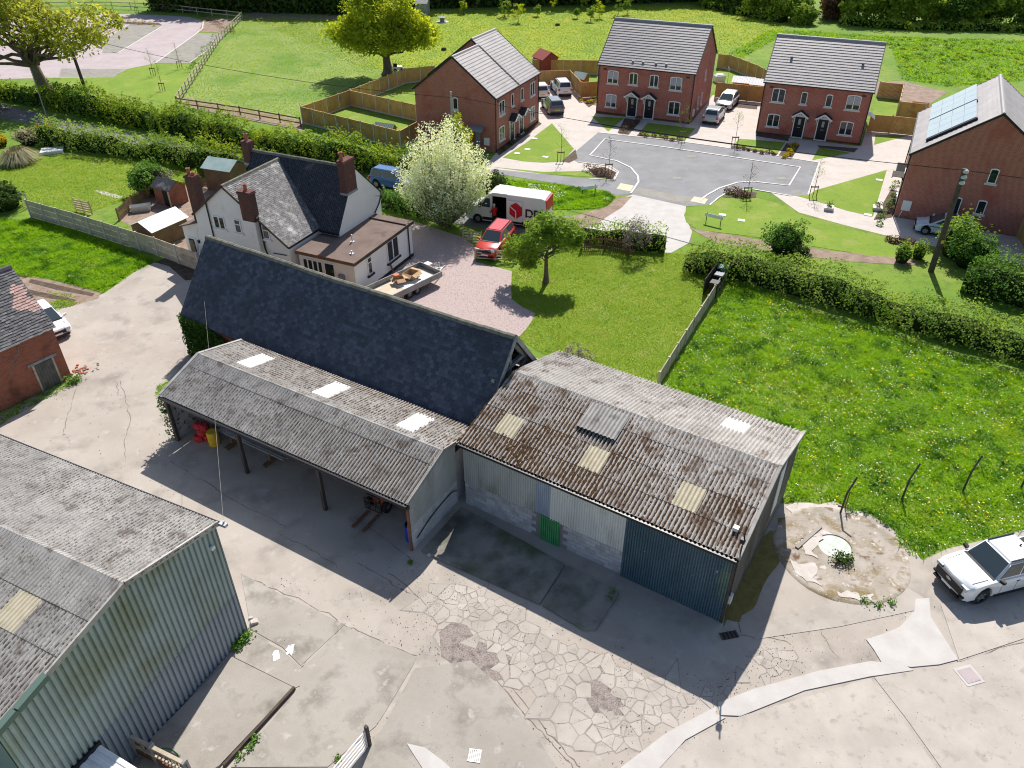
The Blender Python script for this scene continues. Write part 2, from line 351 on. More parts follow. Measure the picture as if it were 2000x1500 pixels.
def sheet(name, pts, mat, z, kind='structure', parent=None, label=None):
    """flat surface laid on the ground; pts in survey points"""
    P = px_poly(pts); b = MB(); b.face([(x, y, z) for x, y in P]); o = b.build(name, mat, parent)
    n = o.data.polygons[0].normal
    if n.z < 0: o.data.flip_normals()
    if not parent: o['kind'] = kind
    if label: o['label'] = label
    return o
def strip(name, pts, width, mat, z0, z1, parent=None, closed=False, kind='structure', world=False):
    """kerb or painted line following survey points"""
    P = [V3((*p[:2], 0)) if world else V3((*G(*p)[:2], 0)) for p in pts]; b = MB(); n = len(P); L = []; Rr = []
    for i, p in enumerate(P):
        a = P[max(i - 1, 0)]; c = P[min(i + 1, n - 1)]; d = (c - a).normalized(); q = V3((-d.y, d.x, 0)) * width / 2
        L.append(p + q); Rr.append(p - q)
    rings = [[(*Rr[i][:2], z0), (*Rr[i][:2], z1), (*L[i][:2], z1), (*L[i][:2], z0)] for i in range(n)]
    b.loft(rings); o = b.build(name, mat, parent)
    if not parent: o['kind'] = kind
    return o
def smooth_path(pts, n=8):
    """Catmull-Rom through points"""
    P = [np.array(p, float) for p in pts]; out = []
    for i in range(len(P) - 1):
        p0, p1, p2, p3 = P[max(i - 1, 0)], P[i], P[i + 1], P[min(i + 2, len(P) - 1)]
        for k in range(n):
            t = k / n; out.append(tuple(.5 * (2 * p1 + (p2 - p0) * t + (2 * p0 - 5 * p1 + 4 * p2 - p3) * t * t + (3 * p1 - p0 - 3 * p2 + p3) * t ** 3)))
    return out + [tuple(P[-1])]
# corrugated / profiled sheets -----------------------------------------------------------
_corr = {}
def corr_mesh(W, L, pitch, amp, mat, prof='sine', seg=6):
    """profiled sheet lying in xy, ridges along y, real depth in z"""
    key = (round(W, 3), round(L, 3), pitch, amp, mat, prof)
    if key in _corr: return _corr[key]
    xs, zs = [], []
    n = max(1, round(W / pitch)); p = W / n
    for i in range(n):
        if prof == 'sine':
            for k in range(seg): xs.append(i * p + p * k / seg); zs.append(amp * .5 * (1 - math.cos(2 * math.pi * k / seg)))
        else:
            for f_, z in ((0, 0), (.38, 0), (.5, 1), (.88, 1)): xs.append(i * p + p * f_); zs.append(amp * z)
    xs.append(W); zs.append(0.0); b = MB(); th = .008
    for i in range(len(xs) - 1):
        a, c = (xs[i], zs[i]), (xs[i + 1], zs[i + 1])
        b.face([(a[0], 0, a[1]), (c[0], 0, c[1]), (c[0], L, c[1]), (a[0], L, a[1])])
        b.face([(a[0], 0, a[1] - th), (c[0], 0, c[1] - th), (c[0], 0, c[1]), (a[0], 0, a[1])])
    me = b.mesh('profiled_sheet', mat); _corr[key] = me; return me
def sheet_roof(parent, name, O, ex, ey, W, L, mat, rows, nw, pitch, amp, skip=(), lap=.12, special={}):
    """one slope covered with overlapping profiled sheets, each a piece; special {(i,j): material}"""
    ex, ey = V3(ex).normalized(), V3(ey).normalized(); nz = ex.cross(ey).normalized(); sw = W / nw
    br = [k / rows for k in range(rows + 1)] if isinstance(rows, int) else rows
    for j in range(len(br) - 1):
        y0, rl = br[j] * L, (br[j + 1] - br[j]) * L
        for i in range(nw):
            if (i, j) in skip: continue
            mt = special.get((i, j), mat); tp = random.uniform(-.004, .006)
            o = V3(O) + ex * (i * sw) + ey * (y0 - (lap if j else 0)) + nz * (.012 * j + tp)
            e2 = (ey + nz * -.004).normalized()
            put(name if (i, j) not in special else 'rooflight_sheet', corr_mesh(sw, rl + (lap if j else 0), pitch, amp, mt), parent, mat4=frame4(o, ex, e2))
def tile_field(parent, name, O, ex, ey, W, L, tw, tl, mat, keep=None, th=.022, jit=.006, alt=None, altmat=None, sag=0.0):
    """roof slope covered with single tiles; joined as one part because each is only a few pixels"""
    ex, ey = V3(ex).normalized(), V3(ey).normalized(); nz = ex.cross(ey).normalized(); O = V3(O); b = MB(); nr = int(math.ceil(L / tl))
    for r in range(nr):
        y0 = r * tl; y1 = min(L, y0 + tl * 1.12); off = (r % 2) * tw / 2; sag = 0
        x = -off
        while x < W - .01:
            x0, x1 = max(0, x + .004), min(W, x + tw - .004); xm = (x0 + x1) / 2; x += tw
            if x1 - x0 < .03 or (keep and not keep(xm, y0 + tl / 2)): continue
            h = th + random.uniform(-jit, jit); e = random.uniform(-jit, jit) * 2; t = random.random() ** 1.3
            m = 1 if (alt and alt(xm, y0 + tl / 2)) else 0
            sg_ = [nz * (-sag * (math.sin(math.pi * q / W) + .35 * math.sin(5.1 * q / W * math.pi + 1))) for q in (x0, x1)]
            P = [O + ex * x0 + ey * (y0 + e) + nz * h, O + ex * x1 + ey * (y0 + e) + nz * (h + random.uniform(-.004, .004)), O + ex * x1 + ey * y1, O + ex * x0 + ey * y1]
            P = [P[0] + sg_[0], P[1] + sg_[1], P[2] + sg_[1], P[3] + sg_[0]]
            b.face(P, m, max(t, .001)); b.face([P[0] - nz * th, P[1] - nz * th, P[1], P[0]], m, max(t, .001))
    o = b.build(name, [mat] + ([altmat] if altmat else []), parent); o['kind'] = 'stuff'; return o
# foliage --------------------------------------------------------------------------------
def leaf_quads(P, S, up=.35, out=None, aspect=.55):
    """kite-shaped leaves at points P with sizes S, random tilt biased upward/outward"""
    n = len(P); N = RNG.normal(size=(n, 3)); N[:, 2] = np.abs(N[:, 2]) + up
    if out is not None: N += out
    N /= np.linalg.norm(N, axis=1)[:, None]; A = np.cross(N, RNG.normal(size=(n, 3))); A /= np.linalg.norm(A, axis=1)[:, None] + 1e-9
    B = np.cross(N, A); S = np.asarray(S)[:, None]; droop = N * S * -.15
    v = np.stack([P - A * S, P - B * S * aspect - droop * 0, P + A * S + droop, P + B * S * aspect], 1).reshape(-1, 3)
    return v, np.arange(4 * n).reshape(n, 4)
def leaf_tris(P, S, up=.35):
    n = len(P); N = RNG.normal(size=(n, 3)); N[:, 2] = np.abs(N[:, 2]) + up
    N /= np.linalg.norm(N, axis=1)[:, None]; A = np.cross(N, RNG.normal(size=(n, 3))); A /= np.linalg.norm(A, axis=1)[:, None] + 1e-9
    B = np.cross(N, A); S = np.asarray(S)[:, None]
    v = np.stack([P - A * S, P + A * S * .3 + B * S * .7, P + A * S * .6 - B * S * .6], 1).reshape(-1, 3)
    return v, np.arange(3 * n).reshape(n, 3)
def clump_cloud(C, rad, nleaf, squash=.8):
    """leaves spread through clumps; C centres, rad radii"""
    idx = np.repeat(np.arange(len(C)), nleaf); d = RNG.normal(size=(len(idx), 3)); d /= np.linalg.norm(d, axis=1)[:, None]
    r = RNG.random(len(idx)) ** .45; d[:, 2] *= squash
    return C[idx] + d * (rad[idx] * r)[:, None]
def limb(b, p, q, r0, r1, wob=.08, n=6, seg=5):
    p, q = np.array(p, float), np.array(q, float); L = np.linalg.norm(q - p); pts = []
    for k in range(seg + 1):
        t = k / seg; j = RNG.normal(size=3) * wob * L * math.sin(math.pi * t) * .5
        pts.append(tuple(p + (q - p) * t + j + np.array([0, 0, -.06 * L * math.sin(math.pi * t)])))
    b.tube(pts, [r0 + (r1 - r0) * (k / seg) for k in range(seg + 1)], n); return pts
def tree(name, label, base, H, crown, mat, trunk_r, trunk_h, nclump, nleaf, size, clump_r, group=None, nlimb=9, lean=(0, 0), bark='bark', shell=.5, limbs_out=1.0, cat='tree', lobes=None, off=(0, 0)):
    """tapered trunk, limbs and a crown of leaf clumps; crown = (rx, ry, rz) about its centre"""
    t = thing(name, label, cat, (base[0], base[1], 0), 0, group); cz = H - crown[2]
    n = nclump; d = RNG.normal(size=(n, 3)); d /= np.linalg.norm(d, axis=1)[:, None]; r = shell + (1 - shell) * RNG.random(n) ** .6
    inner = RNG.random(n) < .25; r[inner] *= .6
    ph = np.sin(np.arctan2(d[:, 1], d[:, 0]) * 3 + RNG.random() * 6) * .12 + np.sin(d[:, 2] * 5 + RNG.random() * 6) * .1
    C = d * (r * (1 + ph))[:, None] * np.array(crown) + np.array([lean[0] + off[0], lean[1] + off[1], cz])
    if lobes:
        C = []
        for lx, ly, lz, ax_, ay_, az_, ln in lobes:
            q = RNG.normal(size=(ln, 3)); q /= np.linalg.norm(q, axis=1)[:, None]; C.append(q * (.35 + .65 * RNG.random(ln) ** .6)[:, None] * np.array([ax_, ay_, az_]) + np.array([lx, ly, lz]))
        C = np.concatenate(C)
    C = C[C[:, 2] > trunk_h * .45]; rad = clump_r * (0.6 + .8 * RNG.random(len(C)))
    P = clump_cloud(C, rad, nleaf); out = (P - np.array([lean[0], lean[1], cz])) / np.array(crown) * .5
    v, f = leaf_quads(P, size * (0.6 + .8 * RNG.random(len(P))), .45, out)
    ct = np.repeat(RNG.random(len(C)), nleaf); tv = np.clip(.6 * ct + .55 * RNG.random(len(P)) - .08, 0.001, 1)
    fastmesh('crown', v, f, mat, t, tv)
    b = MB(); fork = np.array([lean[0] * .5, lean[1] * .5, trunk_h])
    k = 10; rings = []
    for s_ in range(7):
        u = s_ / 6; c = np.array([lean[0] * .5, lean[1] * .5, trunk_h]) * u; rr = trunk_r * (1.0 - .38 * u + (.55 * (1 - u) ** 6))
        rings.append([(c[0] + rr * (1 + .12 * math.sin(3 * a + s_)) * math.cos(a), c[1] + rr * math.sin(a), c[2]) for a in [2 * math.pi * j / k for j in range(k)]])
    b.loft(rings); b.build('trunk', bark, t, sharp=60)
    b = MB(); sel = RNG.permutation(len(C))[:nlimb]
    for i in sel:
        pts = limb(b, fork - np.array([0, 0, .25 * trunk_h * RNG.random()]), C[i] * 1.0, trunk_r * .30, trunk_r * .06, .10, 6)
        for m_ in range(2):
            q = C[RNG.integers(len(C))]; s0 = np.array(pts[3]);
            if np.linalg.norm(q - s0) < crown[0] * .8: limb(b, s0, q, trunk_r * .16, trunk_r * .04, .1, 5, 4)
    b.build('limbs', bark, t); return t
def bush(name, label, base, rx, ry, h, mat, n, size, group=None, cat='bush', core=True, spiky=0.0, z0=0.0):
    t = thing(name, label, cat, (base[0], base[1], z0), 0, group)
    d = RNG.normal(size=(n, 3)); d[:, 2] = np.abs(d[:, 2]) * 1.1 - .18; d /= np.linalg.norm(d, axis=1)[:, None]
    a = np.arctan2(d[:, 1], d[:, 0]); p3 = RNG.random(3) * 6; lump = 1 + .17 * np.sin(a * 2 + p3[0]) + .14 * np.sin(a * 5 + d[:, 2] * 6 + p3[1]) + .12 * np.sin(d[:, 2] * 8 + a * 3 + p3[2])
    r = (.72 + .32 * RNG.random(n)) * lump; P = d * r[:, None] * np.array([rx, ry, h * .55]); P[:, 2] += h * .42
    P[:, 2] += spiky * (RNG.random(n) ** 8) * h; P = P[P[:, 2] > .02]
    v, f = leaf_quads(P, size * (.6 + .8 * RNG.random(len(P))), .3, P / np.array([rx, ry, h]) * .8)
    fastmesh('foliage', v, f, mat, t, np.clip(.35 * np.sin(a[:len(P)] * 4) + .9 * RNG.random(len(P)), .001, 1))
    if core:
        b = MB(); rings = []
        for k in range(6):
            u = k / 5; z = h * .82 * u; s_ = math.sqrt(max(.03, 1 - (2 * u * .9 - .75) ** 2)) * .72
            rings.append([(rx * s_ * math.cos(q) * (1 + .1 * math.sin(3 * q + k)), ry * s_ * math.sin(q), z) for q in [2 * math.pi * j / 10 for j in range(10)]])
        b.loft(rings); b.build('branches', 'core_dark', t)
    return t
def hedge(name, label, path, hw, h, mat, dens, size, group=None, shoots=.1, world=False, cat='hedge', hvar=.26):
    """hedge along a ground path: woody core and leaf mass, uneven top"""
    P = [np.array(p[:2] if world else G(*p)[:2], float) for p in path]
    t = thing(name, label, cat, (P[0][0], P[0][1], 0), 0, group); O = P[0]
    seg = [np.linalg.norm(P[i + 1] - P[i]) for i in range(len(P) - 1)]; tot = sum(seg); cum = np.concatenate([[0], np.cumsum(seg)])
    ph = RNG.random(6) * 6
    def wobH(s): return 1 + hvar * (np.sin(s * .9 + ph[0]) * .5 + np.sin(s * 2.3 + ph[1]) * .35 + np.sin(s * .37 + ph[2]) * .5)
    def wobW(s): return 1 + .16 * (np.sin(s * 1.1 + ph[3]) * .6 + np.sin(s * 2.9 + ph[4]) * .5)
    def at(s):
        i = np.clip(np.searchsorted(cum, s, 'right') - 1, 0, len(seg) - 1); PP = np.array(P); d = (PP[i + 1] - PP[i]) / np.array(seg)[i][:, None]
        c = PP[i] + d * (s - cum[i])[:, None]; return c, np.stack([-d[:, 1], d[:, 0]], 1)
    n = int(tot * (2 * h + 2 * hw) * dens); s = RNG.random(n) * tot; c, nv = at(s)
    top = RNG.random(n) < (2 * hw) / (2 * hw + 1.7 * h); sg = np.where(RNG.random(n) < .5, -1, 1); dep = RNG.random(n) ** 2.2; u = RNG.random(n)
    W_ = hw * wobW(s + sg * 3); H_ = h * wobH(s); lx = np.where(top, (2 * u - 1) * W_, sg * W_ * (1.04 - .45 * dep)); fx = np.abs(lx) / W_
    lz = np.where(top, H_ * (1.03 - .4 * dep) * (1 - .22 * np.minimum(fx, 1.1) ** 3), u * H_ * .9); lx = np.where(top, lx, lx * (1 - .28 * (u ** 4)))
    q = .13 * hw * np.sin(s * 3.7 + lz * 3 + ph[5]) + .08 * hw * np.sin(s * 9.1 + lz * 7); lx += np.sign(lx) * q * ~top; lz += (.06 * h * np.sin(s * 3.3 + lx * 4) + .05 * h * np.sin(s * 7.9 + lx * 9 + ph[1])) * (lz > .3 * h)
    sh = RNG.random(n) < shoots; lz[sh] += (RNG.random(sh.sum()) ** 2) * h * .28 * (lz[sh] > h * .7)
    X = np.stack([c[:, 0] + nv[:, 0] * lx - O[0], c[:, 1] + nv[:, 1] * lx - O[1], np.maximum(lz, .03)], 1)
    out = np.stack([nv[:, 0] * lx / hw, nv[:, 1] * lx / hw, lz / h - .4], 1) * .8
    v, f = leaf_quads(X, size * (.6 + .8 * RNG.random(n)), .35, out)
    tv = np.clip(.5 + .25 * np.sin(s * 1.3 + lz * 2) + .6 * (RNG.random(n) - .5), .001, 1)
    fastmesh('foliage', v, f, mat, t, tv)
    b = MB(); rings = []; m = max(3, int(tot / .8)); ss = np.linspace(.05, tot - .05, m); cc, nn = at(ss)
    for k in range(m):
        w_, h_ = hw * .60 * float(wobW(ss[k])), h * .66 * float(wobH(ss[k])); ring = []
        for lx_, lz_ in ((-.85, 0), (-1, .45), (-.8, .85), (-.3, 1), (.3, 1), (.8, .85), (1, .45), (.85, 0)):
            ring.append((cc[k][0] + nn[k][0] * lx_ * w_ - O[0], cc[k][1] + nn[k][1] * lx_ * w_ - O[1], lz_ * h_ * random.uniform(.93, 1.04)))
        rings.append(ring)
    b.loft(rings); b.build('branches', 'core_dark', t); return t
def inside(P, poly):
    x, y = P[:, 0], P[:, 1]; c = np.zeros(len(P), bool); n = len(poly)
    for i in range(n):
        x0, y0 = poly[i]; x1, y1 = poly[(i + 1) % n]
        cond = ((y0 > y) != (y1 > y)) & (x < (x1 - x0) * (y - y0) / ((y1 - y0) + 1e-12) + x0); c ^= cond
    return c
def scatter(poly, dens, holes=()):
    a = np.array(poly); lo, hi = a.min(0), a.max(0); n = int((hi - lo).prod() * dens)
    P = lo + RNG.random((n, 2)) * (hi - lo); k = inside(P, poly)
    for h in holes: k &= ~inside(P, h)
    return P[k]
def grass(name, poly, dens, h, wdt, mat, holes=(), label=None, clump=0.0, lean=.95, z0=.004):
    """short blades joined as one growth; poly in ground metres"""
    P = scatter(poly, dens, holes); n = len(P)
    cl = .5 + .5 * np.sin(P[:, 0] * 1.7 + np.sin(P[:, 1] * 1.3) * 2) * np.sin(P[:, 1] * 1.9 + np.sin(P[:, 0] * .9) * 2)
    cl2 = .5 + .5 * np.sin(P[:, 0] * 4.7 + 1) * np.sin(P[:, 1] * 5.3 + np.sin(P[:, 0] * 3))
    hh = h * (.5 + .7 * RNG.random(n)) * (1 + clump * (cl * cl2 * 2.2 - .4)); a = RNG.random(n) * 2 * math.pi; w_ = wdt * (.6 + .8 * RNG.random(n))
    l = RNG.normal(size=(n, 2)) * lean * hh[:, None]; d = np.stack([np.cos(a), np.sin(a)], 1) * w_[:, None]
    z = np.zeros((n, 1)) + z0
    v = np.stack([np.hstack([P - d, z]), np.hstack([P + d, z]), np.hstack([P + l, hh[:, None] + z0])], 1).reshape(-1, 3)
    o = fastmesh(name, v, np.arange(3 * n).reshape(n, 3), mat, None, np.clip(.55 * cl + .5 * RNG.random(n), .001, 1), 'stuff')
    if label: o['label'] = label
    return o
# ------------------------------------------------------------------ ground, roads, paving
b = MB(); N = 24; S = 900
for i in range(N):
    for j in range(N):
        x0, x1 = -S / 2 + S * i / N, -S / 2 + S * (i + 1) / N; y0, y1 = -250 + S * j / N, -250 + S * (j + 1) / N
        b.face([(x0, y0, 0), (x1, y0, 0), (x1, y1, 0), (x0, y1, 0)])
g = b.mesh('ground', 'grass_soil', 80); tag(put('ground', g), 'green grass ground under the whole scene', kind='structure')
FIELD_BACK = [(470, 30), (860, 22), (1420, 8), (1560, 45), (1400, 110), (1160, 140), (1040, 130), (830, 150), (700, 130)]
sheet('field', FIELD_BACK, 'field_yellow', .004, label='buttercup yellow meadow behind the brick houses')
PADDOCK = [(478, 38), (690, 42), (720, 120), (740, 135), (590, 226), (585, 245), (352, 205), (380, 160)]
sheet('paddock', PADDOCK, 'lawn_field', .008, label='pale mown paddock inside the post and rail fence')
sheet('soil_strip', [(360, 190), (480, 212), (595, 236), (590, 256), (355, 207)], 'soil', .012)
sheet('soil_strip', [(480, 24), (680, 28), (690, 40), (478, 36)], 'soil', .012)
# farm yard --------------------------------------------------------------------------------
YARD = [(-14.0, 9.0, 0), (-60.0, 9.0, 0), (-60.0, 27.0, 0), (-33.0, 38.5, 0), (118, 600), (160, 592), (205, 572), (262, 532), (300, 514), (345, 500), (400, 530), (470, 640), (900, 660), (1050, 700), (1530, 985), (1560, 984), (1690, 1000), (1740, 1030), (1775, 1066), (1802, 1094), (1850, 1072), (2000, 1036), (34.0, 28.5, 0), (60.0, 34.0, 0), (60.0, 5.0, 0), (34.0, 6.0, 0), (0.0, 6.0, 0)]
yard = sheet('yard', YARD, 'concrete', .006, label='worn pale concrete farmyard')
# concrete bays with joints at the lower left of the yard, each slab a piece
_sl = [0]
def slab(px, mat, h=.035, name='slab', parent=yard, z=.006):
    _sl[0] += 1; h += .0011 * _sl[0]
    P = px_poly(px); c = np.mean(P, 0); P = [tuple(c + (np.array(p) - c) * (1 - .03 / max(.3, np.linalg.norm(np.array(p) - c)))) for p in P]
    b = MB(); a = sum(P[i][0] * P[(i + 1) % len(P)][1] - P[(i + 1) % len(P)][0] * P[i][1] for i in range(len(P)))
    if a < 0: P = P[::-1]
    b.extr([(x, y, z) for x, y in P], (0, 0, h)); return b.build(name, mat, parent)
slab([(482, 1236), (552, 1270), (590, 1305), (600, 1335), (578, 1345), (455, 1283)], 'concrete_slab', .02)
slab([(455, 1285), (575, 1345), (430, 1500), (200, 1640), (300, 1440)], 'concrete_slab', .11)
slab([(590, 1305), (672, 1222), (815, 1283), (808, 1300), (752, 1395), (735, 1420), (640, 1500), (450, 1500), (583, 1348)], 'concrete_slab', .02)
slab([(675, 1220), (560, 1165), (470, 1120), (489, 1230), (552, 1266), (588, 1302)], 'concrete_slab', .012)
slab([(810, 1305), (920, 1290), (985, 1345), (1090, 1500), (760, 1620), (650, 1510), (745, 1425)], 'concrete_slab', .014)
slab([(1240, 1500), (1440, 1400), (1700, 1325), (1760, 1400), (1830, 1500), (1500, 1760)], 'concrete_piece', .012)
slab([(1705, 1323), (1850, 1300), (2000, 1255), (2300, 1200), (2400, 1500), (1840, 1505), (1765, 1400)], 'concrete_piece', .012)
slab([(1640, 1225), (1800, 1190), (1812, 1172), (1760, 1140), (1500, 1215), (1470, 1250)], 'concrete_piece', .008)
slab([(1835, 1180), (2000, 1150), (2350, 1100), (2300, 1190), (2000, 1248), (1872, 1290)], 'concrete_piece', .012)
for p in ([(1690, 1250), (1720, 1240), (1755, 1225), (1785, 1195), (1788, 1170), (1815, 1168), (1818, 1205), (1872, 1290), (1835, 1300), (1780, 1305), (1722, 1298), (1705, 1270)],
          [(1212, 1500), (1302, 1430), (1400, 1380), (1398, 1395), (1418, 1402), (1340, 1445), (1285, 1505), (1240, 1560), (1180, 1560)],
          [(1400, 1374), (1470, 1347), (1600, 1310), (1700, 1292), (1765, 1298), (1785, 1310), (1700, 1322), (1570, 1350), (1445, 1400), (1405, 1398)],
          [(793, 1452), (830, 1460), (870, 1490), (900, 1520), (850, 1540), (810, 1480)]):
    slab(p, 'concrete_pale', .024, 'concrete_patch')
# crazed concrete: every fragment between the cracks is its own piece, lying in a bed of dirt
CRAZED = [(820, 1120), (880, 1110), (935, 1135), (1010, 1180), (1090, 1225), (1180, 1270), (1300, 1318), (1380, 1345), (1440, 1300), (1480, 1265), (1560, 1232), (1640, 1240), (1690, 1262), (1718, 1288), (1600, 1306), (1450, 1350), (1385, 1378), (1290, 1432), (1205, 1500), (1100, 1500), (990, 1342), (925, 1285), (815, 1278), (790, 1230)]
CP = px_poly(CRAZED); BED = MB()
def clip_half(poly, m, n):
    out = []
    for i in range(len(poly)):
        p, q = poly[i], poly[(i + 1) % len(poly)]; a, c = (p - m) @ n, (q - m) @ n
        if a <= 0: out.append(p)
        if a * c < 0: out.append(p + (q - p) * (a / (a - c)))
    return out
cr = np.random.default_rng(5); lo, hi = np.min(CP, 0), np.max(CP, 0); seeds = lo + cr.random((2600, 2)) * (hi - lo); seeds = seeds[inside(seeds, CP)]
hot = np.array([G(*p)[:2] for p in [(930, 1190), (1010, 1290), (985, 1260), (960, 1175), (905, 1180), (1100, 1300), (1240, 1345), (1420, 1365), (1320, 1385), (1200, 1420), (1500, 1300)]])
def wdist(p): return min(np.linalg.norm(hot - p, axis=1))
keep = []
for s_ in seeds:
    md = (.07 + .46 * min(2.2, wdist(s_)) ** 1.25) * cr.uniform(.35, 1.35)
    if len(keep) < 298 and all(np.linalg.norm(s_ - k) > md for k in keep): keep.append(s_)
seeds = np.array(keep); bare = np.array([G(*p)[:2] for p in [(1170, 1355), (1165, 1375), (905, 1235), (935, 1305)]])
box0 = [lo - 1, np.array([hi[0] + 1, lo[1] - 1]), hi + 1, np.array([lo[0] - 1, hi[1] + 1])]; nfrag = 0
edges = [(np.array(CP[i]), np.array(CP[(i + 1) % len(CP)])) for i in range(len(CP))]
for i, s_ in enumerate(seeds):
    poly = [p.copy() for p in box0]
    for j in np.argsort(np.linalg.norm(seeds - s_, axis=1))[1:22]:
        gap = .004 + .045 * cr.random() ** 4; m = (s_ + seeds[j]) / 2; n = seeds[j] - s_; n = n / np.linalg.norm(n)
        th = cr.normal() * .05; poly = clip_half(poly, m - n * gap, n)
        if len(poly) < 3: break
    poly = [p for p in poly]
    if len(poly) < 3 or not inside(np.array(poly), CP).mean() > .7 or cr.random() < .06 or min(np.linalg.norm(bare - s_, axis=1)) < .25: continue
    c = np.mean(poly, 0)
    poly = [p for p in poly]
    if max(np.linalg.norm(p - c) for p in poly) > 1.1: continue
    rp = []                                   # roughened outline
    for k in range(len(poly)):
        p, q = poly[k], poly[(k + 1) % len(poly)]; L_ = np.linalg.norm(q - p); rp.append(p + (c - p) * cr.uniform(.0, .05)); m_ = int(L_ / .16); nn = np.array([-(q - p)[1], (q - p)[0]]) / (L_ + 1e-9)
        for t_ in range(1, m_): rp.append(p + (q - p) * (t_ / m_) + nn * abs(cr.normal()) * .011)
    BED.face([(*(c + (p - c) * 1.05 + (p - c) / np.linalg.norm(p - c) * .02), .0095 + .00001 * nfrag) for p in poly])
    b = MB(); zt = .004 + .006 * cr.random(); tl = cr.normal(size=2) * .006
    b.extr([(p[0], p[1], .008) for p in rp], (0, 0, zt)); nfrag += 1; b.build('concrete_fragment', 'concrete_piece', yard)
BED.build('crack_bed', 'crack_bed', yard)
for p in ([(1150, 1320), (1172, 1298), (1200, 1345), (1230, 1400), (1160, 1392), (1140, 1360)], [(858, 1235), (885, 1212), (912, 1222), (930, 1250), (960, 1262), (1012, 1290), (1005, 1325), (940, 1332), (900, 1308), (862, 1282)]):
    sheet('gravel_patch', p, 'aggregate', .014, parent=yard)
# long cracks and drainage channel edges
def crack(pts, wd=.03, mat='joint_dirt'):
    P = smooth_path([G(*p)[:2] for p in pts], 5); P = [(p[0] + random.gauss(0, .045), p[1] + random.gauss(0, .045)) for p in P]
    b = MB(); n = len(P)
    for i in range(n - 1):
        d = np.array(P[i + 1]) - P[i]; d = d / (np.linalg.norm(d) + 1e-9); q = np.array([-d[1], d[0]]); w0, w1 = wd * random.uniform(.15, 1.5), wd * random.uniform(.15, 1.5)
        b.face([(*(np.array(P[i]) - q * w0 / 2), .0445), (*(np.array(P[i + 1]) - q * w1 / 2), .0445), (*(np.array(P[i + 1]) + q * w1 / 2), .0445), (*(np.array(P[i]) + q * w0 / 2), .0445)])
    o = b.build('crack', mat, yard); o.location.z = -.031; return o
for c in ([(235, 745), (245, 780), (255, 815), (244, 860), (246, 900)], [(222, 738), (232, 760), (228, 775)], [(150, 755), (135, 800), (125, 840), (123, 850)], 
          [(480, 1130), (540, 1150), (640, 1200), (672, 1222), (720, 1242), (815, 1283)], [(590, 1305), (615, 1262), (675, 1220)], [(1400, 985), (1445, 1240)], [(1480, 1240), (1560, 1215), (1650, 1190)], [(1590, 1205), (1610, 1250), (1640, 1290)], [(1870, 1292), (2000, 1252)], [(1690, 1335), (1745, 1400), (1800, 1500)],
          [(1430, 1240), (1500, 1245), (1540, 1255)], [(760, 1120), (820, 1170), (870, 1230), (940, 1290)], [(700, 1100), (760, 1135), (800, 1160)], [(560, 1050), (620, 1080), (660, 1110)], [(330, 900), (400, 940), (470, 985), (560, 1030)], [(690, 1010), (760, 1060), (800, 1090)]):
    crack(c)
for side in (0, 14):
    crack([(972 + side, 1330 - side * .1), (1030 + side, 1400), (1075 + side, 1452), (1120 + side, 1500)], .035)
sheet('dirt_patch', [(362, 548), (330, 520), (300, 512), (345, 498), (395, 525), (400, 545)], 'soil_dark', .010, parent=yard)
# apron in front of the mossy shed
ap = thing('apron_slab', 'raised damp dark concrete apron in front of the mossy shed', 'slab'); 
for q in ([(822, 1078), (900, 992), (1105, 1105), (1055, 1183)], [(1058, 1184), (1108, 1106), (1210, 1160), (1165, 1232), (1140, 1234)]): slab(q, 'concrete_dark', .09, 'slab', ap, .0)
# round base of an old silo with a sunken scummy well
cx, cy, _ = G(1642, 1080); rb = thing('round_slab', 'round stained concrete base with a sunken well beside the pickup', 'slab', (cx, cy, 0))
b = MB(); prof = []
n = 40; ring = lambda r, z: [(r * (1 + .012 * math.sin(5 * a)) * math.cos(a), r * 1.0 * math.sin(a), z) for a in [2 * math.pi * k / n for k in range(n)]]
wx, wy = G(1630, 1068)[0] - cx, G(1630, 1068)[1] - cy
inner = lambda r, z: [(wx + r * math.cos(a), wy + r * math.sin(a), z) for a in [2 * math.pi * k / n for k in range(n)]]
b.loft([ring(2.80, .0), ring(2.74, .045), ring(2.60, .055), ring(2.5, .04), inner(1.0, .04), inner(.86, .055), inner(.70, .05), inner(.68, .008)], cap=False); b.build('base', 'slab_round', rb, sharp=40)
b = MB(); b.face(inner(.69, .012)); b.build('well_water', 'pond_scum', rb)
b = MB()
def blob(px, z, mat, name, parent, jag=.12, seed=0):
    P = px_poly(px); c = np.mean(P, 0); rr = np.random.default_rng(seed); out = []
    for i in range(len(P)):
        p, q = np.array(P[i]), np.array(P[(i + 1) % len(P)])
        for t in (0, .33, .66): out.append(p + (q - p) * t + rr.normal(size=2) * jag * np.linalg.norm(q - p) * .3)
    b = MB(); o = V3(parent.location); b.face([(p[0] - o.x, p[1] - o.y, z) for p in out][::1]); ob = b.build(name, mat, parent)
    if ob.data.polygons[0].normal.z < 0: ob.data.flip_normals()
    return ob
blob([(1541, 1092), (1560, 1105), (1592, 1100), (1598, 1115), (1590, 1128), (1602, 1146), (1575, 1135), (1552, 1118)], .060, 'white_scale', 'stain', rb, .25, 1)
blob([(1632, 1155), (1660, 1158), (1680, 1165), (1704, 1160), (1705, 1170), (1670, 1172), (1640, 1168)], .064, 'white_scale', 'stain', rb, .3, 2)
blob([(1560, 1060), (1600, 1045), (1612, 1055), (1585, 1080), (1600, 1090), (1572, 1085)], .063, 'white_scale', 'stain', rb, .3, 6)
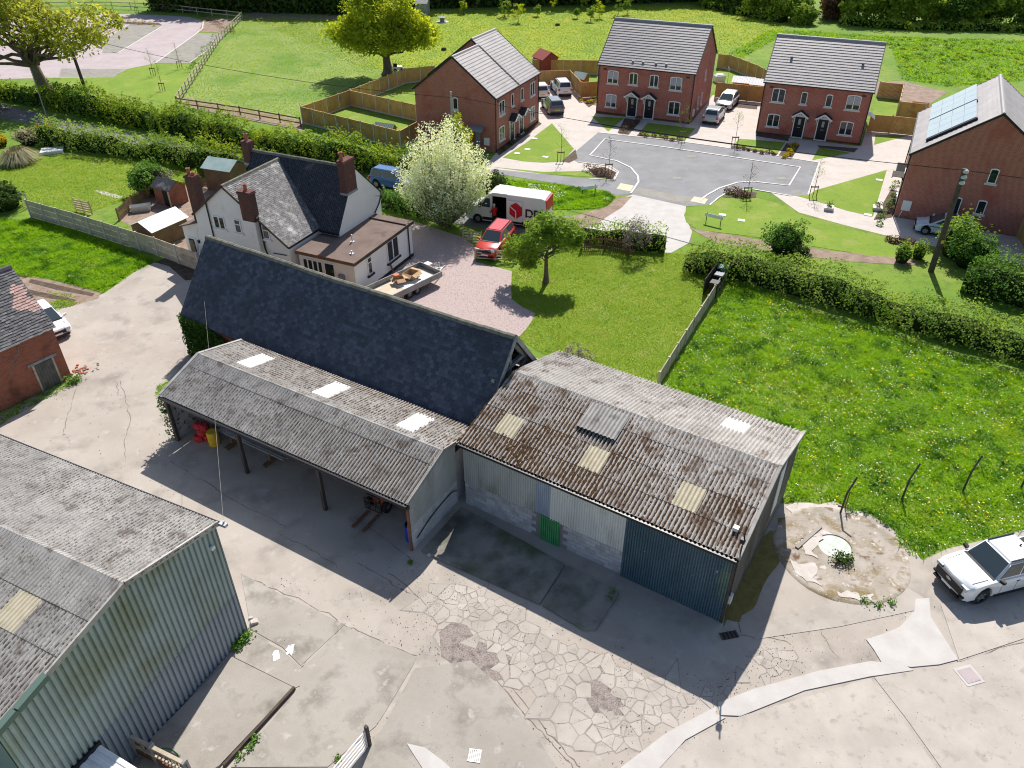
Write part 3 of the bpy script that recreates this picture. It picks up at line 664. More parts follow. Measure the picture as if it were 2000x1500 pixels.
blob([(1522, 1012), (1590, 1012), (1600, 1030), (1560, 1065), (1530, 1090), (1518, 1070)], .016, 'moss_ground', 'moss_patch', yard, .25, 4)
blob([(1535, 985), (1600, 982), (1690, 1000), (1680, 1010), (1610, 1008), (1560, 1015)], .022, 'white_scale', 'stain', yard, .3, 5)
blob([(1440, 1130), (1515, 1040), (1518, 1110), (1480, 1180), (1445, 1215), (1415, 1212)], .018, 'moss_ground', 'moss_patch', yard, .25, 8)
b = MB(); p0, p1 = local(G(1555, 1072), (cx, cy), 0), local(G(1602, 1030), (cx, cy), 0)
b.beam((*p0, .07), (*p1, .07), .16, .07); b.build('channel_edge', 'concrete_slab', rb)
# farmhouse side: gravel drive, lawns, lane
GRAVEL = [(690, 600), (770, 520), (802, 498), (802, 430), (830, 440), (900, 462), (925, 478), (930, 512), (1000, 530), (998, 560), (1000, 585), (1020, 600), (1047, 613), (1030, 640), (1008, 664), (960, 690), (800, 640)]
sheet('gravel_drive', GRAVEL, 'gravel', .010, label='pinkish gravel drive beside the white house')
GL = px_poly(GRAVEL)
LAWN_R = [(1000, 527), (998, 560), (1000, 585), (1020, 600), (1047, 613), (1030, 640), (1010, 662), (1060, 690), (1285, 752), (1428, 522), (1400, 500), (1320, 495), (1220, 488), (1113, 486), (1080, 500)]
sheet('lawn', LAWN_R, 'lawn_green', .012, label='back garden lawn between gravel drive and board fence')
LAWN_L = [(-40, 340), (60, 312), (120, 300), (260, 300), (370, 310), (440, 320), (400, 355), (330, 375), (300, 372), (165, 418), (70, 398), (-40, 420)]
sheet('lawn', LAWN_L, 'lawn_green', .012, label='sunny garden lawn left of the white house')
sheet('patio', [(232, 430), (305, 372), (420, 352), (470, 330), (420, 430), (385, 500), (340, 480)], 'soil', .008)
sheet('footpath', [(185, 372), (205, 374), (240, 384), (232, 388), (200, 380)], 'concrete_pale', .016)
LANE = [(-160, 175), (-40, 198), (50, 214), (100, 228), (250, 262), (450, 300), (640, 336), (720, 352), (800, 372), (900, 405), (1000, 424), (1200, 420), (1335, 402), (1352, 470), (1290, 500), (1130, 470), (1000, 455), (900, 440), (780, 400), (640, 362), (440, 322), (200, 276), (90, 246), (0, 232), (-160, 215)]
sheet('lane', LANE, 'asphalt_lane', .004, label='narrow grey lane between the hedges')
sheet('lane_mouth', [(1203, 392), (1240, 378), (1300, 392), (1340, 402), (1338, 425), (1352, 452), (1345, 475), (1300, 500), (1225, 500), (1160, 470), (1120, 440), (1170, 420)], 'concrete_pale', .010, label='pale worn concrete lane mouth below the estate road')
sheet('soil_verge', [(1100, 428), (1180, 405), (1205, 388), (1235, 383), (1215, 405), (1160, 440), (1110, 455)], 'soil', .014)
sheet('soil_verge', [(1345, 445), (1480, 468), (1620, 490), (1780, 505), (1800, 520), (1640, 510), (1400, 475)], 'soil', .014)
# estate -----------------------------------------------------------------------------------
sheet('estate_paving', [(930, 345), (968, 300), (1053, 236), (1045, 185), (1052, 160), (1115, 158), (1165, 200), (1165, 222), (1348, 243), (1392, 186), (1490, 196), (1478, 262), (1682, 286), (1692, 252), (1792, 262), (1748, 424), (2030, 470), (2060, 530), (1770, 470), (1650, 440), (1560, 415), (1500, 372), (1440, 370), (1150, 345), (980, 336)], 'paving', .008, label='pale block paving of the drives and footpaths')
ROAD = [(960, 338), (1120, 364), (1204, 381), (1235, 380), (1340, 403), (1384, 401), (1402, 388), (1424, 374), (1472, 371), (1540, 383), (1578, 381), (1600, 318), (1400, 285), (1168, 259), (1110, 308), (1130, 318), (1190, 325), (1207, 336), (1200, 351), (1146, 349), (960, 330)]
road = sheet('estate_road', ROAD, 'asphalt', .013, label='grey asphalt turning head of the estate')
strip('kerb_line', [(1232, 378), (1247, 356), (1246, 345), (1232, 328), (1205, 315), (1152, 304), (1181, 272), (1300, 288), (1430, 307), (1563, 327), (1541, 363), (1470, 355), (1440, 357), (1405, 368), (1380, 382), (1366, 393)], .16, 'kerb', .013, .055, road)
strip('kerb_line', [(1130, 317), (1190, 324), (1208, 336), (1200, 352), (1150, 349)], .12, 'kerb', .013, .05, road)
strip('kerb_line', [(1386, 401), (1404, 386), (1426, 373), (1470, 370), (1545, 383)], .12, 'kerb', .013, .05, road)
strip('kerb_line', [(1578, 381), (1600, 318)], .12, 'kerb', .013, .05, road)
strip('kerb_line', [(1168, 259), (1300, 273), (1400, 286), (1600, 318)], .12, 'kerb', .013, .045, road)
sheet('threshold', [(1246, 366), (1358, 388), (1350, 400), (1238, 377)], 'paving_grey', .018, parent=road)
sheet('tactile_paving', [(1212, 358), (1238, 363), (1231, 374), (1204, 369)], 'tactile', .020, parent=road)
sheet('tactile_paving', [(1356, 384), (1383, 389), (1376, 399), (1348, 393)], 'tactile', .020, parent=road)
for p in ((1322, 348), (1525, 348), (1555, 375), (1350, 305)):
    x, y, _ = G(*p); b = MB(); b.box(x - .4, x + .4, y - .3, y + .3, .013, .022); b.build('manhole_cover', 'paving_grey', road)
LAWNS = {'front of the first brick house': [(982, 308), (1029, 278), (1078, 241), (1121, 291), (1098, 316), (1060, 318), (1020, 315)], 'beside the curved footpath': [(960, 326), (1062, 336), (1150, 334), (1160, 346), (1062, 340)],
 'small triangle left of the twin doors': [(1155, 227), (1219, 231), (1188, 257)], 'before the second house right window': [(1265, 240), (1358, 251), (1336, 276), (1245, 264)], 'left of the third house path': [(1443, 271), (1534, 278), (1518, 301), (1430, 288)],
 'small triangle before the third house': [(1600, 288), (1663, 299), (1586, 313)], 'against the fence right of third house': [(1710, 264), (1776, 264), (1707, 283)], 'triangle with two stone planters': [(1732, 332), (1705, 423), (1655, 412), (1617, 400), (1575, 388), (1552, 382), (1582, 380), (1592, 372)],
 'long curved lawn along the footpath': [(1391, 398), (1410, 387), (1481, 387), (1520, 398), (1560, 418), (1600, 432), (1648, 446), (1736, 464), (1806, 482), (1806, 505), (1700, 500), (1604, 484), (1454, 460), (1362, 449), (1340, 434), (1336, 420), (1342, 406)],
 'dark verge behind the delivery van': [(975, 350), (1100, 362), (1186, 374), (1202, 386), (1190, 400), (1172, 408), (1083, 410), (1000, 400), (970, 380)], 'fenced garden with the orange hutch': [(640, 218), (686, 210), (812, 242), (780, 268), (620, 240)], 'shaded fenced garden by the tree': [(690, 205), (795, 166), (815, 165), (818, 234)],
 'garden between second and third house': [(1403, 136), (1424, 136), (1470, 156), (1485, 190), (1400, 186)], 'small lawn behind third house': [(1712, 193), (1756, 197), (1748, 232), (1702, 228)], 'small lawn by the play shed': [(1140, 146), (1166, 147), (1166, 172), (1136, 165)]}
for k, p in LAWNS.items(): sheet('lawn', p, 'lawn_green', .017 if 'verge' not in k else .019, label='mown lawn, ' + k)
for p in ([(1220, 231), (1252, 236), (1228, 263), (1206, 260)], [(1536, 280), (1562, 284), (1545, 312), (1520, 305)], [(1096, 316), (1124, 292), (1128, 310), (1112, 318)], [(1150, 331), (1180, 326), (1204, 337), (1197, 350), (1165, 346)], [(1410, 385), (1440, 374), (1478, 376), (1476, 386), (1440, 388)], [(1480, 258), (1540, 268), (1540, 276), (1476, 266)], [(1596, 284), (1676, 290), (1668, 298), (1600, 288)], [(968, 296), (1052, 237), (1058, 242), (975, 304)], [(1135, 196), (1162, 192), (1163, 202), (1150, 210)], [(1706, 430), (1740, 370), (1756, 375), (1742, 425)], [(1730, 468), (1790, 478), (1786, 486), (1736, 476)], [(1430, 284), (1520, 300), (1516, 304), (1428, 290)], [(1246, 262), (1336, 273), (1334, 279), (1243, 267)], [(1395, 198), (1480, 206), (1478, 214), (1400, 206)]):
    sheet('planting_bed', p, 'soil_dark', .021)
sheet('soil_mound', [(1700, 160), (1760, 158), (1850, 180), (1800, 215), (1770, 220), (1758, 190), (1712, 186)], 'soil', .012, label='bare brown soil behind the third house')
# car park at the top left
sheet('car_park', [(-200, 60), (150, 26), (301, 29), (368, 33), (392, 39), (398, 47), (394, 56), (385, 65), (303, 124), (248, 135), (220, 151), (100, 152), (-200, 160)], 'paving_pink', .010, label='pink block paved car park beyond the lane')
for p in ([(205, 78), (252, 49), (318, 50), (230, 104), (200, 104)], [(385, 65), (437, 66), (432, 76), (370, 124), (303, 124)], [(120, 134), (245, 135), (222, 151), (115, 150)], [(150, 60), (200, 45), (226, 47), (190, 70)]): sheet('parking_bay', p, 'paving_grey', .014)
for p in ([(205, 100), (230, 104), (318, 51)], [(303, 124), (385, 65), (396, 55), (397, 42)], [(252, 49), (318, 50)], [(370, 124), (400, 102), (437, 73)], [(200, 70), (252, 48)]): strip('kerb_line', p, .14, 'kerb', .012, .05)
sheet('planting_bed', [(399, 36), (460, 36), (436, 64), (388, 62)], 'soil', .016); sheet('planting_bed', [(205, 62), (250, 47), (232, 58), (200, 74)], 'soil', .018); sheet('planting_bed', [(215, 42), (310, 45), (318, 50), (252, 48)], 'soil_dark', .020)
sheet('lawn', [(120, 152), (222, 151), (250, 135), (300, 125), (372, 125), (410, 108), (400, 130), (350, 190), (346, 204), (200, 180), (110, 165)], 'lawn_green', .018, label='bright green verge below the car park')
# bare earth by the grass bank on the left
sheet('tyre_track', [(20, 536), (70, 541), (120, 552), (165, 562), (196, 572), (192, 583), (165, 592), (120, 603), (60, 600), (10, 570)], 'soil', .008)
sheet('tyre_track', [(60, 545), (110, 556), (186, 574), (180, 579), (110, 566), (56, 552)], 'soil_dark', .012)
sheet('tyre_track', [(50, 564), (100, 575), (150, 586), (142, 590), (90, 582), (46, 572)], 'soil_dark', .012)
# ------------------------------------------------------------------ joinery shared by all buildings
def window(parent, o, ex, w_, h_, cols=2, arch=0.0, sill=True, transom=0.0, glass='glass', sillmat='stone_sill', name='window', frame='upvc', drapes=False):
    """window set on a wall: frame with bars, panes, sill; o = lower left corner, ex = direction along the wall"""
    M4 = frame4(o, ex, (0, 0, 1)); b = MB(); f = .065; na = 7
    top = [(w_ * k / na, h_ + arch * 4 * (k / na) * (1 - k / na)) for k in range(na + 1)] if arch else [(0, h_), (w_, h_)]
    for k in range(len(top) - 1):
        (xa, ya), (xb, yb) = top[k], top[k + 1]
        b.extr([(xa, ya - f - arch * .3, 0), (xb, yb - f - arch * .3, 0), (xb, yb, 0), (xa, ya, 0)], (0, 0, .06))
    b.box(0, f, 0, h_ - f, 0, .058); b.box(w_ - f, w_, 0, h_ - f, 0, .058); b.box(f, w_ - f, 0, f, 0, .056)
    for k in range(1, cols): x = w_ * k / cols; b.box(x - f * .7, x + f * .7, f, h_ - f * .5, 0, .054)
    if transom: b.box(f, w_ - f, h_ * transom - f * .5, h_ * transom + f * .5, 0, .052)
    W_ = b.build(name, frame, parent, mat4=M4)
    for k in range(cols):
        x0, x1 = w_ * k / cols + f * .8, w_ * (k + 1) / cols - f * .8; p = MB(); p.box(x0, x1, f, h_ + arch * .4 - f * .5, .004, .022); p.build('pane', glass, W_)
        if drapes: p = MB(); p.box(x0 + .02, x1 - .02, h_ * .35, h_ - f, .023, .026); p.build('net_curtain', 'curtain', W_)
    if sill: s_ = MB(); s_.box(-.12, w_ + .12, -.13, -.002, 0, .13); s_.build('sill', sillmat, W_)
    return W_
def downpipe(parent, pts, r=.045, mat='gutter', name='downpipe'):
    b = MB(); b.tube(pts, r, 8); return b.build(name, mat, parent)
def mound_sheet_trim(parent, p, q, w_, h_, mat, name): b = MB(); b.beam(p, q, w_, h_); return b.build(name, mat, parent)
BLK = {}
def blockwork(parent, o, ex, W, Hh, mat, bw=.44, bh=.215, hole=None, th=.1):
    """single concrete blocks, each a piece, in recessed mortar"""
    ex = V3(ex); M0 = frame4(o, ex, (0, 0, 1)); b = MB(); b.box(0, W, 0, Hh, -.2, -.012); b.build('mortar_bed', 'mortar', parent, mat4=M0)
    r = 0; z = 0
    while z < Hh - .02:
        h = min(bh, Hh - z); x = -(r % 2) * bw / 2
        while x < W - .02:
            x0, x1 = max(0, x), min(W, x + bw); x += bw
            if x1 - x0 < .06: continue
            if hole and x0 < hole[1] - .03 and x1 > hole[0] + .03 and z < hole[2]: continue
            k = (round(x1 - x0, 2), round(h, 2), mat)
            if k not in BLK: q = MB(); q.box(.006, x1 - x0 - .006, .006, h - .006, -.1, 0); BLK[k] = q.mesh('block', mat)
            put('block', BLK[k], parent, mat4=M0 @ Matrix.Translation((x0, z, random.uniform(-.003, .003))))
        z += h; r += 1
def cladding(parent, o, ex, xs, zlo, zhi, pitch, amp, mat, name='wall_sheet', panel=1.0):
    """vertical profiled wall sheets, each a piece, cut to the roof line; zlo, zhi functions of x"""
    M0 = frame4(o, ex, (0, 0, 1)); x = xs[0]
    while x < xs[1] - .02:
        xe = min(xs[1], x + panel); n = max(1, round((xe - x) / pitch)); p = (xe - x) / n; b = MB(); pts = []
        for i in range(n):
            for f_, z in ((0, 0), (.34, 0), (.42, 1), (.92, 1)): pts.append((x + i * p + p * f_, amp * z))
        pts.append((xe, 0))
        for k in range(len(pts) - 1):
            (xa, da), (xb, db) = pts[k], pts[k + 1]
            b.face([(xa, zlo(xa), da), (xb, zlo(xb), db), (xb, zhi(xb), db), (xa, zhi(xa), da)])
        b.build(name, mat, parent, mat4=M0 @ Matrix.Translation((0, 0, random.uniform(0, .006)))); x = xe
def moss_clumps(parent, O, ex, ey, W, L, n, pitch, prob, size=(.05, .13), mat='moss', skip=(), spread=.11):
    """moss cushions lying in the troughs of a sheeted roof"""
    ex, ey = V3(ex).normalized(), V3(ey).normalized(); nz = ex.cross(ey).normalized(); O = V3(O); V = []; Fc = []; T = []
    for k in range(n):
        i = random.randrange(int(W / pitch)); x = (i + random.gauss(0, spread)) * pitch; y = random.random() * L
        if random.random() > prob(x, y) or any(a0 < x < a1 and c0 < y < c1 for a0, a1, c0, c1 in skip): continue
        r = random.uniform(*size); c = O + ex * x + ey * y; a0 = random.random() * 6; j = len(V); m = 6; t = random.random()
        for q in range(m):
            a = a0 + 2 * math.pi * q / m; s_ = r * random.uniform(.7, 1.2); V.append(c + ex * math.cos(a) * s_ * .55 + ey * math.sin(a) * s_ * 1.7)
        V.append(c + nz * (r * .65 + .02))
        for q in range(m): Fc.append((j + q, j + (q + 1) % m, j + m)); T.append(max(.001, min(1, t + random.uniform(-.2, .2))))
    o = fastmesh('moss' if mat == 'moss' else 'lichen', [tuple(v) for v in V], Fc, mat, parent, T, 'stuff'); return o

# ------------------------------------------------------------------ mossy shed
ym = R(-32.4); OM = (-2.21, 25.72)
ms = thing('mossy_shed', 'low shed with a brown mossy corrugated roof and navy sheet front', 'shed', (*OM, 0), ym)
LM, DM, ZE, ZR = 12.25, 8.5, 3.72, 4.92; sl = (ZR - ZE) / (DM / 2); SL = math.hypot(DM / 2, ZR - ZE)
def hm(y): return ZE + sl * (y if y < DM / 2 else DM - y)
sheet_roof(ms, 'roof_sheet', (-.05, -.05, ZE), (1, 0, 0), (0, 1, sl), LM + .1, SL + .05, 'fibre_cement_moss', [0, .27, .54, .82, 1], 12, .17, .075, special={(1, 1): 'rooflight_old', (5, 1): 'rooflight_old', (9, 1): 'rooflight_old'})
sheet_roof(ms, 'roof_sheet', (LM + .05, DM + .05, ZE), (-1, 0, 0), (0, -1, sl), LM + .1, SL + .05, 'fibre_cement_grey', [0, .3, .58, 1], 12, .17, .075, special={(2, 1): 'rooflight'})
b = MB()
for i in range(72):
    x0, x1 = i * .17, i * .17 + .15; yy = DM / 2
    b.extr([(x0, yy - .22, ZR - .035), (x0, yy, ZR + .10), (x0, yy + .22, ZR - .035), (x0, yy, ZR + .02)], (x1 - x0, 0, 0))
b.build('ridge_capping', 'fibre_cement', ms)
SKY = [(1.03, 2.06, 1.05, 2.3), (5.15, 6.17, 1.05, 2.3), (9.26, 10.29, 1.05, 2.3)]
_mz = lambda x, y: min(1, max(0, 1.25 - ((x - 3.6) / 4.3) ** 2 - ((y - 1.9) / 2.4) ** 4) + max(0, .9 - ((x - 11) / 1.2) ** 2 - ((y - 2.2) / 1.0) ** 2)) * (.62 + .38 * math.sin(x * 2.3 + 1.7 * math.sin(y * 1.6)))
moss_clumps(ms, (-.05, 0, ZE + .004), (1, 0, 0), (0, 1, sl), LM + .1, SL, 30000, (LM + .1) / 72, lambda x, y: .30 + .6 * _mz(x, y), (.04, .10), skip=SKY)
moss_clumps(ms, (-.05, 0, ZE + .02), (1, 0, 0), (0, 1, sl), LM + .1, SL, 15000, (LM + .1) / 72, lambda x, y: _mz(x, y) ** 1.3, (.05, .13), skip=SKY, spread=.32)
moss_clumps(ms, (LM + .05, DM, ZE + .004), (-1, 0, 0), (0, -1, sl), LM + .1, SL, 9000, (LM + .1) / 72, lambda x, y: .6, (.025, .06), 'lichen_dark', skip=[(2.05, 3.09, 1.3, 2.6)])
# raised overlay of four sheets near the ridge
b = MB(); b.box(4.22, 6.0, 2.62, 3.95, ZE + sl * 2.62 - .06, ZE + sl * 2.62 - .02)
for i in range(2):
    o = V3((4.2 + .9 * i, 2.6, ZE + sl * 2.6 + .20)); put('overlay_sheet', corr_mesh(.9, 1.5, .17, .075, 'fibre_cement'), ms, mat4=frame4(o, (1, 0, 0), (0, 1, sl - .05)))
b = MB(); b.box(4.2, 6.0, 2.66, 2.72, ZE + sl * 2.6 + .05, ZE + sl * 2.6 + .2); b.box(4.2, 4.25, 2.72, 4.0, ZE + sl * 3.2, ZE + sl * 2.72 + .2); b.box(5.95, 6.0, 2.72, 4.0, ZE + sl * 3.2, ZE + sl * 2.72 + .2); b.build('overlay_kerb', 'steel_dark', ms)
# front wall: blocks below, sheets above, green door, navy sheet bay
blockwork(ms, (0.02, .15, 0), (1, 0, 0), 7.83, 1.42, 'block_grey', hole=(3.9, 4.95, 1.6))
Z1 = lambda x: 1.40
cladding(ms, (0, .13, 0), (1, 0, 0), (.0, 3.68), Z1, lambda x: 3.62, .11, .03, 'sheet_grey', panel=.92)
cladding(ms, (0, .115, 0), (1, 0, 0), (3.66, 4.44), lambda x: 1.48, lambda x: 3.62, .1, .025, 'sheet_blue')
cladding(ms, (0, .11, 0), (1, 0, 0), (4.42, 7.86), Z1, lambda x: 3.6, .11, .028, 'sheet_pale', panel=1.15)
cladding(ms, (0, .09, 0), (1, 0, 0), (7.86, 12.16), lambda x: .02, lambda x: 3.62, .105, .042, 'sheet_navy', panel=1.08)
d = MB(); d.box(3.97, 4.93, .10, .14, 0.02, 1.46); dr = d.build('door', 'sheet_green_door', ms)
for k in range(9): q = MB(); q.box(3.99 + k * .105, 4.05 + k * .105, .06, .10, .03, 1.45); q.build('door_rib', 'sheet_green_door', dr)
b = MB(); b.box(-.05, LM + .1, -.19, -.07, ZE - .14, ZE - .02); b.build('gutter', 'gutter', ms)
b = MB(); b.box(0, LM, .0, .1, ZE - .26, ZE - .1); b.build('eaves_beam', 'steel_dark', ms)
b = MB(); b.box(1.2, 1.65, .10, .148, .7, 1.0); b.build('whitewash_patch', 'block_white', ms)
# gable ends and back
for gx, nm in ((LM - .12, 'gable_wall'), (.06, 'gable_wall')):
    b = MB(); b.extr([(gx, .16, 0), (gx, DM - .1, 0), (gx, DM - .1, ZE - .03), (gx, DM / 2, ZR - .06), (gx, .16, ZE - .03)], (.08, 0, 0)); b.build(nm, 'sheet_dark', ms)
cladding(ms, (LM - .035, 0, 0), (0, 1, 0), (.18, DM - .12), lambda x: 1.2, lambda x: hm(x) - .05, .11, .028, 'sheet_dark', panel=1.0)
b = MB(); b.box(.1, LM - .1, DM - .2, DM - .08, 0, ZE - .03); b.build('back_wall', 'sheet_grey', ms)
b = MB(); b.box(LM + .0, LM + .03, DM - 3.2, DM - 2.4, 1.4, 3.9); b.build('white_strip', 'sheet_pale', ms)
for s_ in (0, 1):
    p, q = ((LM + .06, -.05, ZE + .05), (LM + .06, DM / 2, ZR + .05)) if s_ == 0 else ((LM + .06, DM + .05, ZE + .05), (LM + .06, DM / 2, ZR + .05))
    b = MB(); b.beam(p, q, .12, .16); b.build('barge_board', 'fibre_cement', ms)
b = MB(); b.box(LM - .08, LM + .02, .03, .14, 0, ZE - .05); b.build('corner_post', 'steel_dark', ms)
b = MB(); b.box(LM - .55, LM - .35, .9, 1.1, ZE + sl * 1 + .04, ZE + sl * 1 + .2); b.build('junction_box', 'white_plastic', ms)
b = MB(); b.tube([(LM + .05, .1, 1.6), (LM + .05, .1, 5.3)], .03, 8); b.build('floodlight_pole', 'steel_dark', ms)
b = MB(); b.box(LM - .03, LM + .14, -.12, .05, 4.6, 4.8); b.build('floodlight', 'black_plastic', ms)
b = MB(); b.box(LM + .0, LM + .1, .3, .55, .9, 1.3); b.build('meter_box', 'white_plastic', ms)
# ------------------------------------------------------------------ open fronted shed
yo = R(-30.4); OO = (-17.13, 30.46); LO, EO, RO, RY, BY, BZ = 14.93, 2.75, 3.65, 2.6, 5.35, 2.98
os_ = thing('open_shed', 'long open fronted shed with grey corrugated roof and dark posts', 'shed', (*OO, 0), yo)
s1 = (RO - EO) / RY; s2 = (RO - BZ) / (BY - RY); S1 = math.hypot(RY, RO - EO); S2 = math.hypot(BY - RY, RO - BZ)
sheet_roof(os_, 'roof_sheet', (0, -.03, EO), (1, 0, 0), (0, 1, s1), LO, S1 + .05, 'fibre_cement', [0, .76, 1], 15, .166, .072)
sheet_roof(os_, 'roof_sheet', (LO, BY, BZ), (-1, 0, 0), (0, -1, s2), LO, S2 + .05, 'fibre_cement', [0, .24, .84, 1], 15, .166, .072, special={(12, 1): 'rooflight', (7, 1): 'rooflight', (2, 1): 'rooflight'})
moss_clumps(os_, (0, 0, EO + .004), (1, 0, 0), (0, 1, s1), LO, S1, 15000, LO / 90, lambda x, y: .25 + .75 * max(0, (x - 6) / 8), (.022, .06), mat='lichen_dark')
moss_clumps(os_, (0, 0, EO + .004), (1, 0, 0), (0, 1, s1), LO, S1, 7000, LO / 90, lambda x, y: .75 * max(0, (x - 6.5) / 8), (.03, .075))
moss_clumps(os_, (LO, BY, BZ + .004), (-1, 0, 0), (0, -1, s2), LO, S2, 7000, LO / 90, lambda x, y: (.9 if y < .35 else .45), (.03, .085), skip=[(a, a + 1.0, .66, 2.4) for a in (11.94, 6.96, 1.99)])
b = MB()
for i in range(90):
    x0 = i * .166
    b.extr([(x0, RY - .2, RO - .03), (x0, RY, RO + .10), (x0, RY + .2, RO - .01), (x0, RY, RO + .02)], (.147, 0, 0))
b.build('ridge_capping', 'fibre_cement', os_)
b = MB(); b.box(-.05, LO, -.17, -.06, EO - .13, EO - .01); b.build('gutter', 'gutter', os_)
b = MB(); b.box(0, LO, -.02, .1, EO - .34, EO - .1); b.build('eaves_beam', 'steel_dark', os_)
for x in (.24, 5.09, 10.02): b = MB(); b.box(x - .08, x + .08, -.06, .10, 0, EO - .3); b.build('post', 'steel_dark', os_)
for x in (.24, 5.09, 10.02, 14.7):
    b = MB(); b.beam((x, 0, EO - .22), (x, RY, RO - .18), .09, .16); b.beam((x, RY, RO - .18), (x, BY, BZ - .2), .09, .16); b.build('rafter', 'steel_dark', os_)
# end wall towards the apron: blocks below, sheets above
blockwork(os_, (LO - .02, .06, 0), (0, 1, 0), 3.45, 1.38, 'block_white')
ho = lambda y: EO + s1 * y - .03 if y < RY else RO - s2 * (y - RY) - .03
cladding(os_, (LO - .03, 0, 0), (0, 1, 0), (.04, 3.5), lambda y: 1.34, ho, .085, .022, 'sheet_grey', panel=.9)
b = MB(); b.box(LO - .12, LO - .02, -.02, .10, 0, EO - .1); b.build('end_post', 'rust', os_)
b = MB(); b.box(LO - .16, LO - .14, .1, BY - .1, 0, EO); b.build('inner_lining', 'block_grey', os_)
b = MB(); b.beam((LO + .04, -.03, EO + .08), (LO + .04, RY, RO + .09), .06, .2); b.beam((LO + .04, RY, RO + .09), (LO + .04, 3.5, RO - s2 * .9 + .09), .06, .2); b.build('barge_board', 'fibre_cement', os_)
b = MB(); b.beam((-.02, -.03, EO + .06), (-.02, RY, RO + .07), .16, .1); b.beam((-.02, RY, RO + .07), (-.02, BY, BZ + .07), .16, .1); b.build('barge_board', 'fibre_cement', os_)
b = MB(); b.tube(smooth_path([(LO + .03, .35, .5), (LO + .03, 1.4, .85), (LO + .03, 2.9, 1.0), (LO + .1, 3.3, .9)], 4), .025, 6); b.build('hose', 'black_plastic', os_)
b = MB(); b.box(.0, .1, .1, BY - .1, 0, 2.7); b.build('end_wall', 'block_grey', os_)
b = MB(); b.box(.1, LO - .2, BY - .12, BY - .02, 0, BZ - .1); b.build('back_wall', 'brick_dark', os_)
# ------------------------------------------------------------------ slate barn
ys = R(-31.8); OS = (-18.95, 38.4); LS, SE, SR, SY = 20.7, 2.72, 6.4, 2.9
sb = thing('slate_barn', 'old barn with a long steep dark slate roof and ivy on its end wall', 'barn', (*OS, 0), ys)
SS = math.hypot(SY, SR - SE); slp = (SR - SE) / SY
tile_field(sb, 'roof_slates', (0, -.12, SE - .12), (1, 0, 0), (0, 1, slp), LS, SS + .17, .27, .2, 'slate', th=.024, jit=.009, sag=.07)
b = MB(); b.face([(0, -.1, SE - .27), (LS, -.1, SE - .27), (LS, SY, SR - .17), (0, SY, SR - .17)]); b.face([(0, SY, SR - .03), (LS, SY, SR - .03), (LS, 2 * SY + .1, SE - .13), (0, 2 * SY + .1, SE - .13)]); b.build('roof_boarding', 'wood_dark', sb)
tile_field(sb, 'roof_slates', (LS, 2 * SY + .12, SE - .12), (-1, 0, 0), (0, -1, slp), LS, SS + .17, .27, .2, 'slate', th=.016)
for i in range(46):
    if i == 0:
        q = MB(); r_ = [(-.17, -.10), (-.10, .03), (0, .075), (.10, .03), (.17, -.10), (.0, -.03)]; q.extr([(0, y, z) for y, z in r_], (.44, 0, 0)); rm = q.mesh('ridge_tile', 'ridge_mortar')
    put('ridge_tile', rm, sb, (i * .45, SY, SR + .03 - .055 * (math.sin(math.pi * i / 46) + .35 * math.sin(5.1 * i / 46 * math.pi + 1)) + random.uniform(-.012, .012)))
b = MB(); b.box(.12, LS - 1.0, .1, .32, 0, SE - .05); b.build('front_wall', 'brick_old', sb)
b = MB(); b.box(.12, LS - .3, 2 * SY - .32, 2 * SY - .1, 0, SE - .05); b.build('back_wall', 'brick_old', sb)
b = MB(); b.extr([(.12, .1, 0), (.12, 2 * SY - .1, 0), (.12, 2 * SY - .1, SE - .1), (.12, SY, SR - .25), (.12, .1, SE - .1)], (.22, 0, 0)); b.build('gable_wall', 'brick_old', sb)
gx = LS - .35
for nm, p, q, w_ in (('tie_beam', (gx, .2, SE + .55), (gx, 2 * SY - .2, SE + .55), .2), ('collar_beam', (gx, 1.45, 4.65), (gx, 2 * SY - 1.45, 4.65), .18), ('king_post', (gx, SY, SE + .55), (gx, SY, SR - .2), .16), ('strut', (gx + .02, SY - .1, 4.4), (gx + .02, 1.35, SE + .6), .14), ('strut', (gx + .02, SY + .1, 3.6), (gx + .02, 4.4, SE + 1.6), .14), ('principal_rafter', (gx, .1, SE), (gx, SY, SR - .22), .16), ('principal_rafter', (gx, 2 * SY - .1, SE), (gx, SY, SR - .22), .16), ('purlin', (gx + .1, 4.3, 4.35), (gx - 2.5, 4.3, 4.35), .15)):
    b = MB(); b.beam(p, q, w_, w_); b.build(nm, 'wood_grey', sb)
for s_ in (1, -1):
    b = MB(); b.beam((LS + .03, SY - s_ * (SY + .08), SE - .14), (LS + .03, SY, SR + .0), .05, .22); b.build('barge_board', 'wood_grey', sb)
b = MB(); b.extr([(gx - 1.6, .3, .1), (gx - 1.6, 2 * SY - .3, .1), (gx - 1.6, 2 * SY - .3, SE), (gx - 1.6, SY, SR - .4), (gx - 1.6, .3, SE)], (.05, 0, 0)); b.build('inner_boarding', 'wood_dark', sb)
